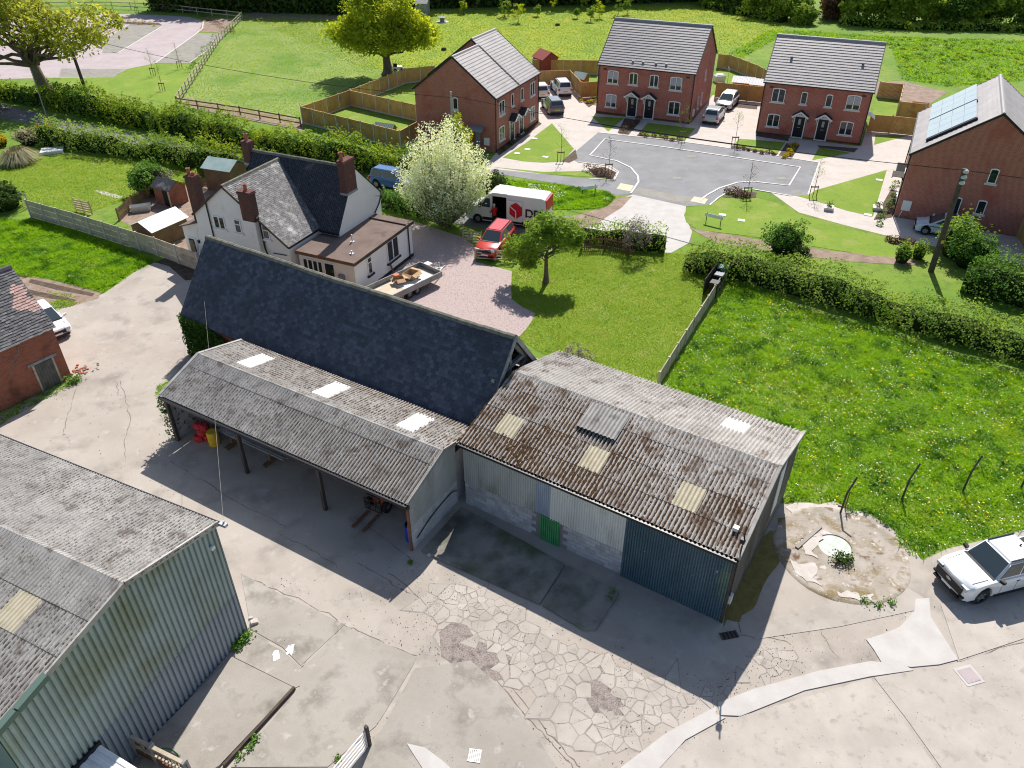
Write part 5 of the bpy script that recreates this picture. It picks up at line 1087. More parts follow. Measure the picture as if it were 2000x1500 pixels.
fence_picket('picket_fence', 'little picket fence at the corner of the flat roofed extension', [(683, 565), (703, 575)], .9, 'wood_weathered', gap=.14)
x, y, _ = G(160, 420); t = thing('timber_pallet', 'pale slatted pallet standing against the board fence', 'pallet', (x, y + .4, 0), R(-24))
for k in range(5): b = MB(); b.box(-.9, .9, -.02 - .1 * 0, .02, .15 + k * .2, .28 + k * .2); b.build('slat', 'wood_pale', t)
for s_ in (-.85, 0, .85): b = MB(); b.box(s_ - .04, s_ + .04, .02, .1, 0, 1.15); b.build('bearer', 'wood_pale', t)
x, y, _ = G(45, 400); t = thing('field_gate', 'galvanised tubular gate at the end of the board fence', 'gate', (x, y, 0), R(-35))
for k in range(5): b = MB(); b.tube([(-1.1, 0, .25 + k * .22), (1.1, 0, .25 + k * .22)], .025, 6); b.build('rail', 'galv', t)
for s_ in (-1.1, 1.1): b = MB(); b.tube([(s_, 0, .1), (s_, 0, 1.2)], .035, 6); b.build('upright', 'galv', t)
# wooden five bar gate beside the red car
x, y, _ = G(950, 512); t = thing('wooden_gate', 'weathered low wooden gate standing before the red car', 'gate', (*G(928, 508)[:2], 0), R(-8))
for k in range(4): b = MB(); b.box(0, 2.9, -.02, .02, .15 + k * .22, .24 + k * .22); b.build('bar', 'wood_weathered', t)
for p, q in (((.1, .03, .2), (1.4, .03, .85)), ((2.8, .03, .2), (1.5, .03, .85))): b = MB(); b.beam(p, q, .03, .08); b.build('brace', 'wood_weathered', t)
for s_ in (0, 1.45, 2.9): b = MB(); b.box(s_ - .04, s_ + .04, -.03, .03, .05, 1.0); b.build('stile', 'wood_weathered', t)
t = thing('wooden_gate', 'matching wooden gate leaf lying open left of the red car', 'gate', (*G(905, 470)[:2], 0), R(-20))
for k in range(4): b = MB(); b.box(0, 1.5, -.02, .02, .15 + k * .22, .24 + k * .22); b.build('bar', 'wood_weathered', t)
for s_ in (0, .75, 1.5): b = MB(); b.box(s_ - .04, s_ + .04, -.03, .03, .05, 1.0); b.build('stile', 'wood_weathered', t)
# bin store at the end of the paddock fence
x, y, _ = G(1398, 560); t = thing('bin_store', 'dark slatted bin store at the top of the low board fence', 'enclosure', (*G(1372, 578)[:2], 0), R(61))
for k in range(14): b = MB(); b.box(k * .26 + .01, k * .26 + .24, -.02, .02, .05, 1.25); b.build('slat', 'wood_dark', t)
for k in range(6): b = MB(); b.box(3.62, 3.66, -1.55 + k * .26, -1.33 + k * .26, .05, 1.2); b.build('slat', 'wood_dark', t)
def wheelie(label, loc, yaw, lid, body='black_plastic'):
    t = thing('wheelie_bin', label, 'bin', (loc[0], loc[1], 0), yaw, 'bins in the slatted store'); b = MB()
    b.loft([[(-.2, -.24, .06), (.2, -.24, .06), (.2, .22, .06), (-.2, .22, .06)], [(-.29, -.33, 1.0), (.29, -.33, 1.0), (.29, .3, 1.0), (-.29, .3, 1.0)]]); b.build('body', body, t)
    b = MB(); b.loft([[(-.31, -.36, 1.0), (.31, -.36, 1.0), (.31, .34, 1.0), (-.31, .34, 1.0)], [(-.28, -.3, 1.07), (.28, -.3, 1.07), (.28, .34, 1.1), (-.28, .34, 1.1)]]); b.build('lid', lid, t)
    for s_ in (-1, 1): b = MB(); b.lathe([(.1, -.025), (.1, .025)], 'y', 10); b.build('wheel', 'rubber', t, mat4=Matrix.Translation((s_ * .24, .28, .1)) @ Matrix.Rotation(R(90), 4, 'Z'))
wheelie('blue lidded bin farthest inside the slatted store', G(1408, 548), R(150), 'sign_blue'); wheelie('grey lidded bin in the middle of the slatted store', G(1401, 562), R(150), 'grey_plastic'); wheelie('black bin nearest the open end of the slatted store', G(1392, 578), R(150), 'black_plastic')
# cranked steel posts along the meadow
for i, (bp, lb) in enumerate((((1641, 1003), 'nearest the silo base'), ((1761, 976), 'second from the silo base'), ((1880, 960), 'third from the silo base'), ((1993, 955), 'at the right edge of the picture'))):
    x, y, _ = G(*bp); b = MB(); b.tube([(0, 0, 0), (0, 0, 1.25), (.38, .28, 1.95)], .045, 6); o = b.build('fence_post', 'steel_dark', None, (x, y, 0)); tag(o, 'dark cranked meadow fence post ' + lb, 'post', 'cranked posts along the meadow')
# ------------------------------------------------------------------ new brick houses of the estate
def course_mesh(W, ex, mat, key, _c={}):
    k = (round(W, 2), key)
    if k in _c: return _c[k]
    b = MB(); n = round(W / .33); tw = W / n
    for i in range(n):
        x0, x1 = i * tw + .003, (i + 1) * tw - .003; h = .042 + random.uniform(-.002, .002); e = random.uniform(-.004, .004)
        P = [(x0, e, h), (x1, e, h), (x1, ex + .05, .004), (x0, ex + .05, .004)]; b.face(P); b.face([(x0, e, 0), (x1, e, 0), (x1, e, h), (x0, e, h)])
    _c[k] = b.mesh('tile_course', mat); return _c[k]
def roof_courses(parent, O, ex, ey, W, L, mat='tile_modern', exp=.345):
    ex, ey = V3(ex).normalized(), V3(ey).normalized(); n = round(L / exp); e = L / n
    for k in range(n): put('tile_course', course_mesh(W, e, mat, k % 3), parent, mat4=frame4(V3(O) + ey * (k * e), ex, ey))
def canopy_door(parent, x, y=0.0, w_=.95, h_=2.05):
    """panelled front door under a small gabled canopy with white bargeboards"""
    b = MB(); b.box(x - w_ / 2 - .09, x - w_ / 2, y - .06, y, 0, h_ + .08); b.box(x + w_ / 2, x + w_ / 2 + .09, y - .06, y, 0, h_ + .08); b.box(x - w_ / 2, x + w_ / 2, y - .06, y, h_, h_ + .08); b.box(x - w_ / 2 - .12, x + w_ / 2 + .12, y - .2, y, 0, .06); b.build('door_frame', 'upvc', parent)
    b = MB(); b.box(x - w_ / 2, x + w_ / 2, y - .035, y, .06, h_); d = b.build('door', 'door_black', parent)
    b = MB(); b.box(x - .12, x + .12, y - .05, y - .035, 1.3, 1.85); b.build('glazing', 'curtain', d); b = MB(); b.box(x - .14, x + .14, y - .05, y - .035, 1.0, 1.05); b.build('letter_plate', 'alloy', d)
    cw, ch, cdp = .78, .52, .75; z = h_ + .12; c = MB()
    for s_ in (-1, 1): c.extr([(x, y - cdp, z + ch), (x + s_ * cw, y - cdp, z), (x + s_ * cw, y - cdp, z + .07), (x, y - cdp, z + ch + .08)], (0, cdp, 0))
    cp = c.build('canopy', 'tile_dark', parent)
    b = MB()
    for s_ in (-1, 1): b.beam((x, y - cdp - .02, z + ch - .02), (x + s_ * (cw + .02), y - cdp - .02, z - .02), .04, .13)
    b.beam((x - .3, y - cdp - .02, z + .22), (x + .3, y - cdp - .02, z + .22), .04, .06); b.beam((x, y - cdp - .02, z + .22), (x, y - cdp - .02, z + .5), .05, .04); b.build('bargeboard', 'upvc', cp)
    b = MB()
    for s_ in (-1, 1): b.beam((x + s_ * (cw - .12), y - cdp + .05, z), (x + s_ * (cw - .12), y, z - .55), .06, .06); b.beam((x + s_ * (cw - .12), y - .03, z), (x + s_ * (cw - .12), y - .03, z - .65), .06, .06)
    b.build('bracket', 'upvc', cp)
    b = MB(); b.box(x + .62, x + .72, y - .12, y, 1.6, 1.85); b.build('wall_lamp', 'black_plastic', parent)
def brick_house(label, O, yaw, W, D, E, RZ, wins=(), doors=(), gables=(), RY=None, split=None, name='brick_house'):
    t = thing(name, label, 'house', (*O, 0), yaw); RY = RY or D / 2; k = (RZ - E) / RY; SF = math.hypot(RY, RZ - E); kb_ = (RZ - E) / (D - RY); SBk = math.hypot(D - RY, RZ - E)
    secs = [(0, W, D, RY, RZ)] if not split else [(0, split[0], D, RY, RZ), (split[0], W, split[1], split[2], E + k * split[2])]
    for x0, x1, d, ry, rz in secs:
        b = MB(); b.extr([(x0, 0, 0), (x0, d, 0), (x0, d, E), (x0, ry, rz - .06), (x0, 0, E)], (x1 - x0, 0, 0)); b.build('wall', 'brick_new', t)
        L = math.hypot(ry, rz - E); xa, xb = (x0 - .12 if x0 == 0 else x0), (x1 + .12 if x1 == W else x1)
        e = V3((0, ry, rz - E)).normalized(); roof_courses(t, V3((xa, 0, E)) - e * .28 + V3((0, 0, .03)), (1, 0, 0), e, xb - xa, L + .28)
        e2 = V3((0, ry - d, rz - E)); L2 = e2.length; e2.normalize(); roof_courses(t, V3((xb, d, E)) - e2 * .28 + V3((0, 0, .03)), (-1, 0, 0), e2, xb - xa, L2 + .28)
        nr = round((xb - xa) / .45); lr = (xb - xa) / nr; q = MB(); q.extr([(0, y, z) for y, z in ((-.16, -.1), (-.1, .04), (0, .085), (.1, .04), (.16, -.1))], (lr - .01, 0, 0)); rm_ = q.mesh('ridge_tile', 'ridge_modern')
        for i in range(nr): put('ridge_tile', rm_, t, (xa + i * lr, ry, rz + .06))
        for xx, sg in ((x0, -1), (x1, 1)):
            if xx in (0, W) or split:
                b = MB(); b.beam((xx + sg * .09, -.2, E - .15), (xx + sg * .09, ry, rz + .0), .07, .16); b.beam((xx + sg * .09, d + .2, E - .15), (xx + sg * .09, ry, rz + .0), .07, .16); b.build('verge', 'gutter', t)
        b = MB(); b.box(xa, xb, -.27, -.13, E - .17, E - .05); b.build('gutter', 'gutter', t)
        b = MB(); b.box(xa, xb, d + .13, d + .27, E - .17, E - .05); b.build('gutter', 'gutter', t)
    for x in (.06, W - .06): downpipe(t, [(x, -.08, E - .1), (x, -.08, 0)], .05)
    for x, z, w_, h_, c in wins: window(t, (x - w_ / 2, -.004, z), (1, 0, 0), w_, h_, c, .09, True, drapes=(random.random() < .3 and c == 2))
    for x in doors: canopy_door(t, x)
    for x in (.75, W - .75): b = MB(); b.box(x - .2, x + .2, -.02, 0, E - .62, E - .42); b.build('bat_box', 'brick_dark', t)
    for side, y, z, w_, h_, c in gables:
        if side == 'R': window(t, (W + .004, y - w_ / 2, z), (0, 1, 0), w_, h_, c, .08)
        else: window(t, (-.004, y + w_ / 2, z), (0, -1, 0), w_, h_, c, .08)
    b = MB(); b.box(-.002, W + .002, -.012, 0, 0, .15); b.build('plinth', 'brick_dark', t)
    return t
EH = 5.15
h2 = brick_house('second red brick house with ridged grey roof and two black doors', (9.33, 87.58), R(-23.7), 10.47, 10.3, EH, 8.75,
    [(1.68, 3.25, 1.2, 1.25, 2), (3.95, 3.35, .95, 1.15, 2), (6.2, 3.35, .95, 1.15, 2), (8.55, 3.25, 1.25, 1.25, 2), (1.65, .75, 1.2, 1.3, 2), (8.65, .75, 1.25, 1.3, 2)], (4.05, 5.95), [('R', 5.4, 3.3, .5, 1.0, 1), ('R', 3.1, .8, .5, 1.2, 1), ('R', 4.9, .8, .5, 1.2, 1)])
h3 = brick_house('third red brick house, its drive bordered by the soil mound', (25.22, 80.35), R(-23.0), 10.14, 10.0, EH, 8.5,
    [(1.55, 3.25, 1.25, 1.25, 2), (4.0, 3.3, .6, 1.1, 1), (6.35, 3.3, .6, 1.1, 1), (8.6, 3.25, 1.3, 1.3, 2), (1.5, .8, 1.2, 1.2, 2), (8.5, .8, 1.25, 1.25, 2)], (4.05, 6.3), [('R', 5.0, 3.3, .5, 1.0, 1)])
h1 = brick_house('first red brick house seen gable on behind the pale willow', (-1.62, 74.21), R(65.7), 10.6, 8.6, EH, 8.35,
    [(1.5, 3.2, 1.2, 1.25, 2), (3.98, 3.4, .6, 1.1, 1), (6.3, 3.4, .6, 1.1, 1), (8.95, 3.2, 1.2, 1.25, 2), (1.45, .8, 1.2, 1.25, 2), (9.05, .7, 1.15, 1.3, 2)], (3.9, 6.15), [('L', 4.15, 3.6, .55, 1.05, 1)], split=(5.3, 9.9, 4.95))
h4o = (30.8 + 12.1 * math.cos(R(63.8)), 58.74 + 12.1 * math.sin(R(63.8)))
h4 = brick_house('fourth red brick house at the right with solar panels on its roof', h4o, R(243.8), 12.1, 10.1, EH, 8.75,
    [(1.6, 3.25, 1.2, 1.25, 2), (6, 3.3, .6, 1.1, 1), (10.5, 3.25, 1.2, 1.25, 2), (10.5, .8, 1.2, 1.25, 2)], (7.2,), [('R', 5.8, 3.72, .6, 1.05, 1), ('R', 4.05, .85, .6, 1.4, 1), ('R', 5.75, 1.25, .62, 1.05, 1)])
# roof vents, meter boxes, side canopies
for hh, pts in ((h2, [(3.6, .55), (4.7, .55), (6.1, .55), (7.2, .55)]), (h3, [(1.9, 2.6), (8.6, 2.6)]), (h1, [(1.2, 2.9), (1.2, 1.3), (5.2, 1.3), (8.2, 3.8)])):
    for x, y in pts: z = EH + y * .7; b = MB(); b.box(x - .12, x + .12, y - .1, y + .1, z + .02, z + .12); b.build('roof_vent', 'ridge_modern', hh)
b = MB(); b.box(-.14, 0, .6, 1.15, .6, 1.3); b.build('meter_box', 'white_plastic', h1)
b = MB(); b.box(-.2, 0, 1.55, 2.0, .65, 1.75); b.build('boiler_box', 'grey_plastic', h1)
b = MB(); b.loft([[(-.8 * s_, 1.2 - .15 + yy * 0, 2.0 + .35 * math.sqrt(max(0, 1 - s_ * s_)) - .04) for s_ in (0, .4, .75, 1)] + [(-.8 * s_, 1.05, 2.0 + .35 * math.sqrt(max(0, 1 - s_ * s_))) for s_ in (1, .75, .4, 0)] for yy in (0,)] + [[(-.8 * s_, 2.55, 2.0 + .35 * math.sqrt(max(0, 1 - s_ * s_)) - .04) for s_ in (0, .4, .75, 1)] + [(-.8 * s_, 2.55, 2.0 + .35 * math.sqrt(max(0, 1 - s_ * s_))) for s_ in (1, .75, .4, 0)]]); b.build('side_canopy', 'grey_plastic', h1)
b = MB(); b.loft([[(10.14 + .8 * s_, 2.2, 2.0 + .35 * math.sqrt(max(0, 1 - s_ * s_)) - d_) for s_, d_ in ((0, .04), (.5, .04), (1, .04), (1, 0), (.5, 0), (0, 0))], [(10.14 + .8 * s_, 3.5, 2.0 + .35 * math.sqrt(max(0, 1 - s_ * s_)) - d_) for s_, d_ in ((0, .04), (.5, .04), (1, .04), (1, 0), (.5, 0), (0, 0))]]); b.build('side_canopy', 'white_plastic', h3)
b = MB(); b.box(10.47, 10.6, .9, 1.4, .5, 1.2); b.build('meter_box', 'white_plastic', h2); b = MB(); b.box(12.1, 12.22, .35, 1.0, .65, 1.45); b.build('meter_box', 'white_plastic', h4)
downpipe(h4, [(12.13, .5, .65), (12.13, .35, .0)], .03, 'white_plastic', 'cable_duct')
b = MB(); [b.box(8.3 + .16 * i, 8.4 + .16 * i, -.95, -.05, 2.35, 2.4) for i in range(9)]; b.box(8.25, 9.75, -.95, -.88, 2.25, 2.35); b.build('pergola', 'steel_dark', h4)
# solar panels: two arrays, every panel a piece, on the slope facing left
k4 = (8.75 - EH) / 5.05; e4 = V3((0, 5.05, 8.75 - EH)).normalized(); n4 = V3((1, 0, 0)).cross(e4)
pm_ = MB(); pm_.box(.015, 1.66, .015, .84, 0, .035); pm1 = pm_.mesh('solar_panel', 'solar'); pb = MB(); pb.box(0, 1.675, 0, .855, -.01, .028); pm2 = pb.mesh('panel_frame', 'solar_line')
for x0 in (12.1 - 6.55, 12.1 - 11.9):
    for i in range(3):
        for j in range(4):
            o = V3((x0 + i * 1.69, 0, EH)) + e4 * (1.0 + j * .88) + n4 * .24; pnl = put('solar_panel', pm1, h4, mat4=frame4(o, (1, 0, 0), e4)); put('panel_frame', pm2, pnl)
    b = MB(); b.box(x0 + 5.08, x0 + 5.32, 0, 3.6, -.18, .0); b.build('panel_shadow_strip', 'black_plastic', h4, mat4=frame4(V3((0, 0, EH)) + e4 * .95 + n4 * .24, (1, 0, 0), e4))  # black strip stands in for the shadow gap at the array's near end
# ------------------------------------------------------------------ vehicles
def arc_pts(cx, cz, r, a0, a1, n=8): return [(cx + r * math.cos(R(a0 + (a1 - a0) * k / n)), cz + r * math.sin(R(a0 + (a1 - a0) * k / n))) for k in range(n + 1)]
_wh = {}
def wheel(parent, x, y, r, w_, side):
    k = (round(r, 2), round(w_, 2))
    if k not in _wh:
        b = MB(); b.lathe([(r * .62, -w_ / 2), (r * .93, -w_ / 2), (r, -w_ * .32), (r, w_ * .32), (r * .93, w_ / 2), (r * .62, w_ / 2), (r * .6, 0)], 'y', 22); tm = b.mesh('wheel', 'rubber', 40)
        b = MB(); b.lathe([(.03, .03), (r * .60, .03), (r * .64, w_ * .42), (r * .64, -w_ * .42), (.03, -.02)], 'y', 20)
        for q in range(5):
            a = 2 * math.pi * q / 5; c, s_ = math.cos(a), math.sin(a); b.extr([(c * r * .08 - s_ * .03, w_ * .36, s_ * r * .08 + c * .03), (c * r * .6 - s_ * .03, w_ * .4, s_ * r * .6 + c * .03), (c * r * .6 + s_ * .03, w_ * .4, s_ * r * .6 - c * .03), (c * r * .08 + s_ * .03, w_ * .36, s_ * r * .08 - c * .03)], (0, -.03, 0))
        _wh[k] = (tm, b.mesh('rim', 'alloy'))
    w__ = put('wheel', _wh[k][0], parent, (x, y, r), 0 if side > 0 else math.pi); put('rim', _wh[k][1], w__)
def inset(P, d):
    n = len(P); out = []; A = sum(P[i][0] * P[(i + 1) % n][1] - P[(i + 1) % n][0] * P[i][1] for i in range(n)); sg = 1 if A > 0 else -1
    for i in range(n):
        p0, p1, p2 = np.array(P[i - 1]), np.array(P[i]), np.array(P[(i + 1) % n]); e1 = (p1 - p0) / (np.linalg.norm(p1 - p0) + 1e-9); e2 = (p2 - p1) / (np.linalg.norm(p2 - p1) + 1e-9)
        nrm = np.array([-(e1[1] + e2[1]), e1[0] + e2[0]]) * sg; L = np.linalg.norm(nrm); nrm = nrm / L if L > 1e-6 else nrm; out.append(tuple(p1 + nrm * d))
    return out
def body_loft(b, prof, W, cham=.13, nose=.15, L=4.4):
    """side profile swept across the car with rounded flanks and a bowed plan"""
    w_ = W / 2; rings = []
    for y, d, s_ in ((-w_, cham, 1), (-w_ + cham * .35, cham * .3, .55), (-w_ + cham * 1.3, 0, .25), (0, 0, 0), (w_ - cham * 1.3, 0, .25), (w_ - cham * .35, cham * .3, .55), (w_, cham, 1)):
        P = inset(prof, d) if d else prof; rings.append([(x * (1 - nose * s_ * (abs(x) / (L / 2)) ** 3), y, z) for x, z in P])
    b.loft(rings)
def frustum(b, x, z0, z1, w0, w1, bev=.05):
    """greenhouse: x = (rear base, rear top, front top, front base)"""
    bm = bmesh.new(); xa, xb, xc, xd = x
    vs = [bm.verts.new(p) for p in ((xa, -w0, z0), (xd, -w0, z0), (xd, w0, z0), (xa, w0, z0), (xb, -w1, z1), (xc, -w1, z1), (xc, w1, z1), (xb, w1, z1))]
    for f in ((3, 2, 1, 0), (4, 5, 6, 7), (0, 1, 5, 4), (1, 2, 6, 5), (2, 3, 7, 6), (3, 0, 4, 7)): bm.faces.new([vs[i] for i in f])
    bmesh.ops.bevel(bm, geom=[e for e in bm.edges if max(v.co.z for v in e.verts) > z0 + .01], offset=bev, segments=2, affect='EDGES')
    bm.verts.index_update(); o = len(b.v); b.v += [tuple(v.co) for v in bm.verts]
    for f in bm.faces: b.f.append(tuple(o + v.index for v in f.verts)); b.m.append(0); b.t.append(0.0)
    bm.free()
def pane(parent, quad, mat='glass_car', name='window', off=.012, shrink=(.06, .94, .1, .9)):
    a, b_, c, d = [V3(p) for p in quad]; n = (b_ - a).cross(d - a).normalized(); s0, s1, t0, t1 = shrink
    P = lambda s_, t: (a.lerp(b_, s_)).lerp(d.lerp(c, s_), t) + n * off
    m = MB(); q = [P(s0, t0), P(s1, t0), P(s1, t1), P(s0, t1)]; m.extr([p - n * .02 for p in q], n * .02); return m.build(name, mat, parent)
def car(name, label, loc, yaw, col, L=4.3, W=1.8, H=1.48, kind='hatch', cat='car', group=None, plate_f='plate_white', black_roof=False):
    t = thing(name, label, cat, (loc[0], loc[1], 0), yaw, group); h2_ = L / 2
    S = dict(hatch=dict(zb=.93, hood=.80, r=.32, fo=.82, ro=.72, gb=(-.46, -.36, .06, .27)), suv=dict(zb=1.02, hood=.95, r=.36, fo=.85, ro=.80, gb=(-.485, -.42, .05, .24)), saloon=dict(zb=.9, hood=.78, r=.32, fo=.85, ro=.85, gb=(-.36, -.24, .06, .27)), pickup=dict(zb=1.12, hood=1.06, r=.40, fo=.92, ro=1.15, gb=(-.16, -.13, .13, .245)))[kind]
    zb, r = S['zb'], S['r']; xf, xr = h2_ - S['fo'], -h2_ + S['ro']; ra = r + .06; zs = r * .62 + .03; gb = [g * L for g in S['gb']]
    top_rear = [(-h2_ + .03, zs + .14), (-h2_, zs + .35), (-h2_ + .02, zb - .18), (-h2_ + .12, zb - .02)]
    if kind == 'pickup': top = [(gb[0] - .04, zb), (gb[3], zb + .03)]
    else: top = [(gb[0] + .1, zb), (0, zb + .01), (gb[3], zb + .01)]
    front = [(gb[3] + .3, S['hood'] + .07), (h2_ - .42, S['hood'] + .01), (h2_ - .14, S['hood'] - .07), (h2_ - .03, S['hood'] - .2), (h2_, zs + .3), (h2_ - .03, zs + .12), (h2_ - .1, zs)]
    bot = arc_pts(xf, r, ra, -15, 195, 9)[0:] + [(xf - ra - .05, zs)] + [(xr + ra + .05, zs)] + arc_pts(xr, r, ra, -15, 195, 9) + [(-h2_ + .12, zs)]
    prof = top_rear + top + front + bot
    prof = [p for i, p in enumerate(prof) if i == 0 or (abs(p[0] - prof[i - 1][0]) + abs(p[1] - prof[i - 1][1])) > .004]
    b = MB(); body_loft(b, prof, W, L=L)
    w0, w1 = W / 2 - .10, W / 2 - .26; frustum(b, gb, zb - .03, H, w0, w1, .07); body = b.build('body', col, t, sharp=35)
    m = MB(); m.box(xr - ra, xr + ra, -W / 2 + .12, W / 2 - .12, zs + .05, r + ra * .7); m.box(xf - ra, xf + ra, -W / 2 + .12, W / 2 - .12, zs + .05, r + ra * .7); m.box(-h2_ + .3, h2_ - .3, -W / 2 + .15, W / 2 - .15, .16, zs + .1); m.build('underbody', 'black_plastic', t)
    for x in (xf, xr):
        for s_ in (-1, 1): wheel(t, x, s_ * (W / 2 - .115), r, .22, s_)
    A = lambda x, y, z: (x, y, z); xa, xb, xc, xd = gb; z0, z1 = zb - .02, H
    pane(t, [A(xd, -w0, z0), A(xd, w0, z0), A(xc, w1, z1), A(xc, -w1, z1)], name='windscreen', shrink=(.05, .95, .06, .93))
    pane(t, [A(xa, w0, z0), A(xa, -w0, z0), A(xb, -w1, z1), A(xb, w1, z1)], name='rear_window', shrink=(.09, .91, .22, .88))
    for s_ in (-1, 1):
        q = [A(xa, s_ * w0, z0), A(xd, s_ * w0, z0), A(xc, s_ * w1, z1), A(xb, s_ * w1, z1)]
        if s_ > 0: q = [q[1], q[0], q[3], q[2]]
        sp = [(.07, .45), (.49, .93)] if s_ < 0 else [(.07, .51), (.55, .93)]
        for a_, c_ in sp: pane(t, q, name='side_window', shrink=(a_, c_, .12, .86))
        b = MB(); b.loft([[(xd - .25, s_ * (W / 2 - .03), zb + .0), (xd - .1, s_ * (W / 2 - .03), zb), (xd - .1, s_ * (W / 2 - .03), zb + .13), (xd - .25, s_ * (W / 2 - .03), zb + .13)], [(xd - .24, s_ * (W / 2 + .17), zb + .02), (xd - .13, s_ * (W / 2 + .17), zb + .02), (xd - .13, s_ * (W / 2 + .17), zb + .15), (xd - .24, s_ * (W / 2 + .17), zb + .15)]]); b.build('mirror', 'black_plastic' if kind == 'pickup' else col, t)
        b = MB(); b.box(h2_ - .30, h2_ - .08, min(s_ * (W / 2 - .42), s_ * (W / 2 - .12)), max(s_ * (W / 2 - .42), s_ * (W / 2 - .12)), S['hood'] - .24, S['hood'] - .09); b.build('headlight', 'lamp_clear', t)
        b = MB(); b.box(-h2_ + .0, -h2_ + .16, min(s_ * (W / 2 - .3), s_ * (W / 2 - .06)), max(s_ * (W / 2 - .3), s_ * (W / 2 - .06)), zb - .26, zb - .06); b.build('tail_light', 'lamp_red', t)
        for dx in ((xa * .55 + .05), xd * .35 - .3): b = MB(); b.box(dx, dx + .16, min(s_ * (W / 2 - .02), s_ * (W / 2 + .015)), max(s_ * (W / 2 - .02), s_ * (W / 2 + .015)), zb - .16, zb - .12); b.build('door_handle', 'black_plastic' if kind == 'pickup' else col, t)
    b = MB(); b.box(h2_ - .12, h2_ - .002, -W * (.36 if kind == 'pickup' else .27), W * (.36 if kind == 'pickup' else .27), S['hood'] - (.50 if kind == 'pickup' else .34), S['hood'] - .15); b.build('grille', 'black_plastic', t)
    b = MB()
    for s_ in (-1, 1):
        for x in (xd - .35, (xd + xa) * .5 + .02, xr + ra + .1): b.box(x - .008, x + .008, min(s_ * (W / 2 - .012), s_ * (W / 2 + .003)), max(s_ * (W / 2 - .012), s_ * (W / 2 + .003)), zs + .12, zb - .14)
        b.beam((xd + .25, s_ * (W / 2 - .22), S['hood'] + .085), (h2_ - .42, s_ * (W / 2 - .25), S['hood'] + .018), .014, .01)
    b.build('panel_gaps', 'black_plastic', t)
    b = MB(); b.beam((xd + .02, -w0 + .05, zb + .02), (xd + .02, w0 - .05, zb + .02), .12, .03); b.build('wiper_cowl', 'black_plastic', t)
    b = MB(); b.box(h2_ - .1, h2_ + .012, -W * .36, W * .36, zs + .03, zs + .13); b.build('lower_grille', 'black_plastic', t)
    b = MB(); b.box(h2_ - .05, h2_ + .02, -.26, .26, zs + .17, zs + .28); b.build('number_plate', plate_f, t)
    b = MB(); b.box(-h2_ - .012, -h2_ + .05, -.26, .26, zs + .35, zs + .46); b.build('number_plate', 'plate_yellow', t)
    b = MB(); b.box(-h2_ - .008, -h2_ + .06, -W * .42, W * .42, zs + .05, zs + .16); b.build('rear_bumper', 'black_plastic', t)
    if black_roof: b = MB(); b.box(xb + .1, xc - .1, -w1 + .1, w1 - .1, H - .004, H + .006); b.build('roof_glass', 'glass_car', t)
    if kind == 'suv':
        for s_ in (-1, 1): b = MB(); b.tube([(xb + .1, s_ * (w1 - .07), H + .03), (xc - .1, s_ * (w1 - .07), H + .03)], .02, 6); b.build('roof_rail', 'black_plastic', t)
    if kind == 'pickup':
        for s_ in (-1, 1):
            b = MB(); b.box(xb + .05, xc - .05, s_ * (w1 - .06) - .02, s_ * (w1 - .06) + .02, H - .005, H + .05); b.build('roof_rail', 'black_plastic', t)
            b = MB(); b.box(xr + ra + .15, xf - ra - .1, min(s_ * (W / 2 - .1), s_ * (W / 2 + .06)), max(s_ * (W / 2 - .1), s_ * (W / 2 + .06)), .34, .42); b.build('side_step', 'black_plastic', t)
            b = MB(); b.box(h2_ - .32, h2_ - .06, min(s_ * (W / 2 - .34), s_ * (W / 2 - .13)), max(s_ * (W / 2 - .34), s_ * (W / 2 - .13)), zs + .14, zs + .26); b.build('fog_lamp', 'black_plastic', t)
            b = MB(); b.tube([(xa - .05, s_ * (w1 - .02), zb), (xa - .2, s_ * (w1 - .05), H + .02), (xa - 1.3, s_ * (w1 + .1), zb + .02)], .045, 8); b.build('sports_bar', col, t)
        b = MB(); b.box(-h2_ + .1, xa - .1, -W / 2 + .14, W / 2 - .14, zb + .003, zb + .03); b.build('bed_cover', 'black_plastic', t)
        b = MB(); b.loft([[(h2_ - .004 + .016, .13 * math.cos(a), S['hood'] - .25 + .06 * math.sin(a)) for a in [2 * math.pi * k / 12 for k in range(12)]], [(h2_ + .02, .13 * math.cos(a), S['hood'] - .25 + .06 * math.sin(a)) for a in [2 * math.pi * k / 12 for k in range(12)]]]); b.build('oval_badge', 'alloy', t)
        m = MB(); m.tube([(xb + .35, 0, H), (xb + .28, 0, H + .08)], .03, 5); m.build('aerial_fin', 'black_plastic', t)
    return t
# positions surveyed from the photograph
ph = R(15.3 + 180); c0 = np.array([17.45, 20.75]) - np.array([math.cos(ph), math.sin(ph)]) * 2.67
car('pickup_truck', 'white double cab pickup parked on the yard by the meadow', c0, ph, 'car_white', 5.3, 1.88, 1.80, 'pickup', 'pickup')
def rear_at(lp, rp, yaw, L): c = (np.array(G(*lp)[:2]) + np.array(G(*rp)[:2])) / 2; return c + np.array([math.cos(yaw), math.sin(yaw)]) * (L / 2 - .25)
y_ = R(100); car('parked_suv', 'white suv parked rear on beside the board fence', rear_at((1089, 189), (1117, 190), y_, 4.5), y_, 'car_white', 4.5, 1.85, 1.66, 'suv', 'car', 'cars parked by the houses')
y_ = R(101); car('parked_suv', 'dark grey suv parked rear on, nearest the road', rear_at((1073, 226), (1101, 226), y_, 4.3), y_, 'car_grey', 4.3, 1.82, 1.58, 'suv', 'car', 'cars parked by the houses')
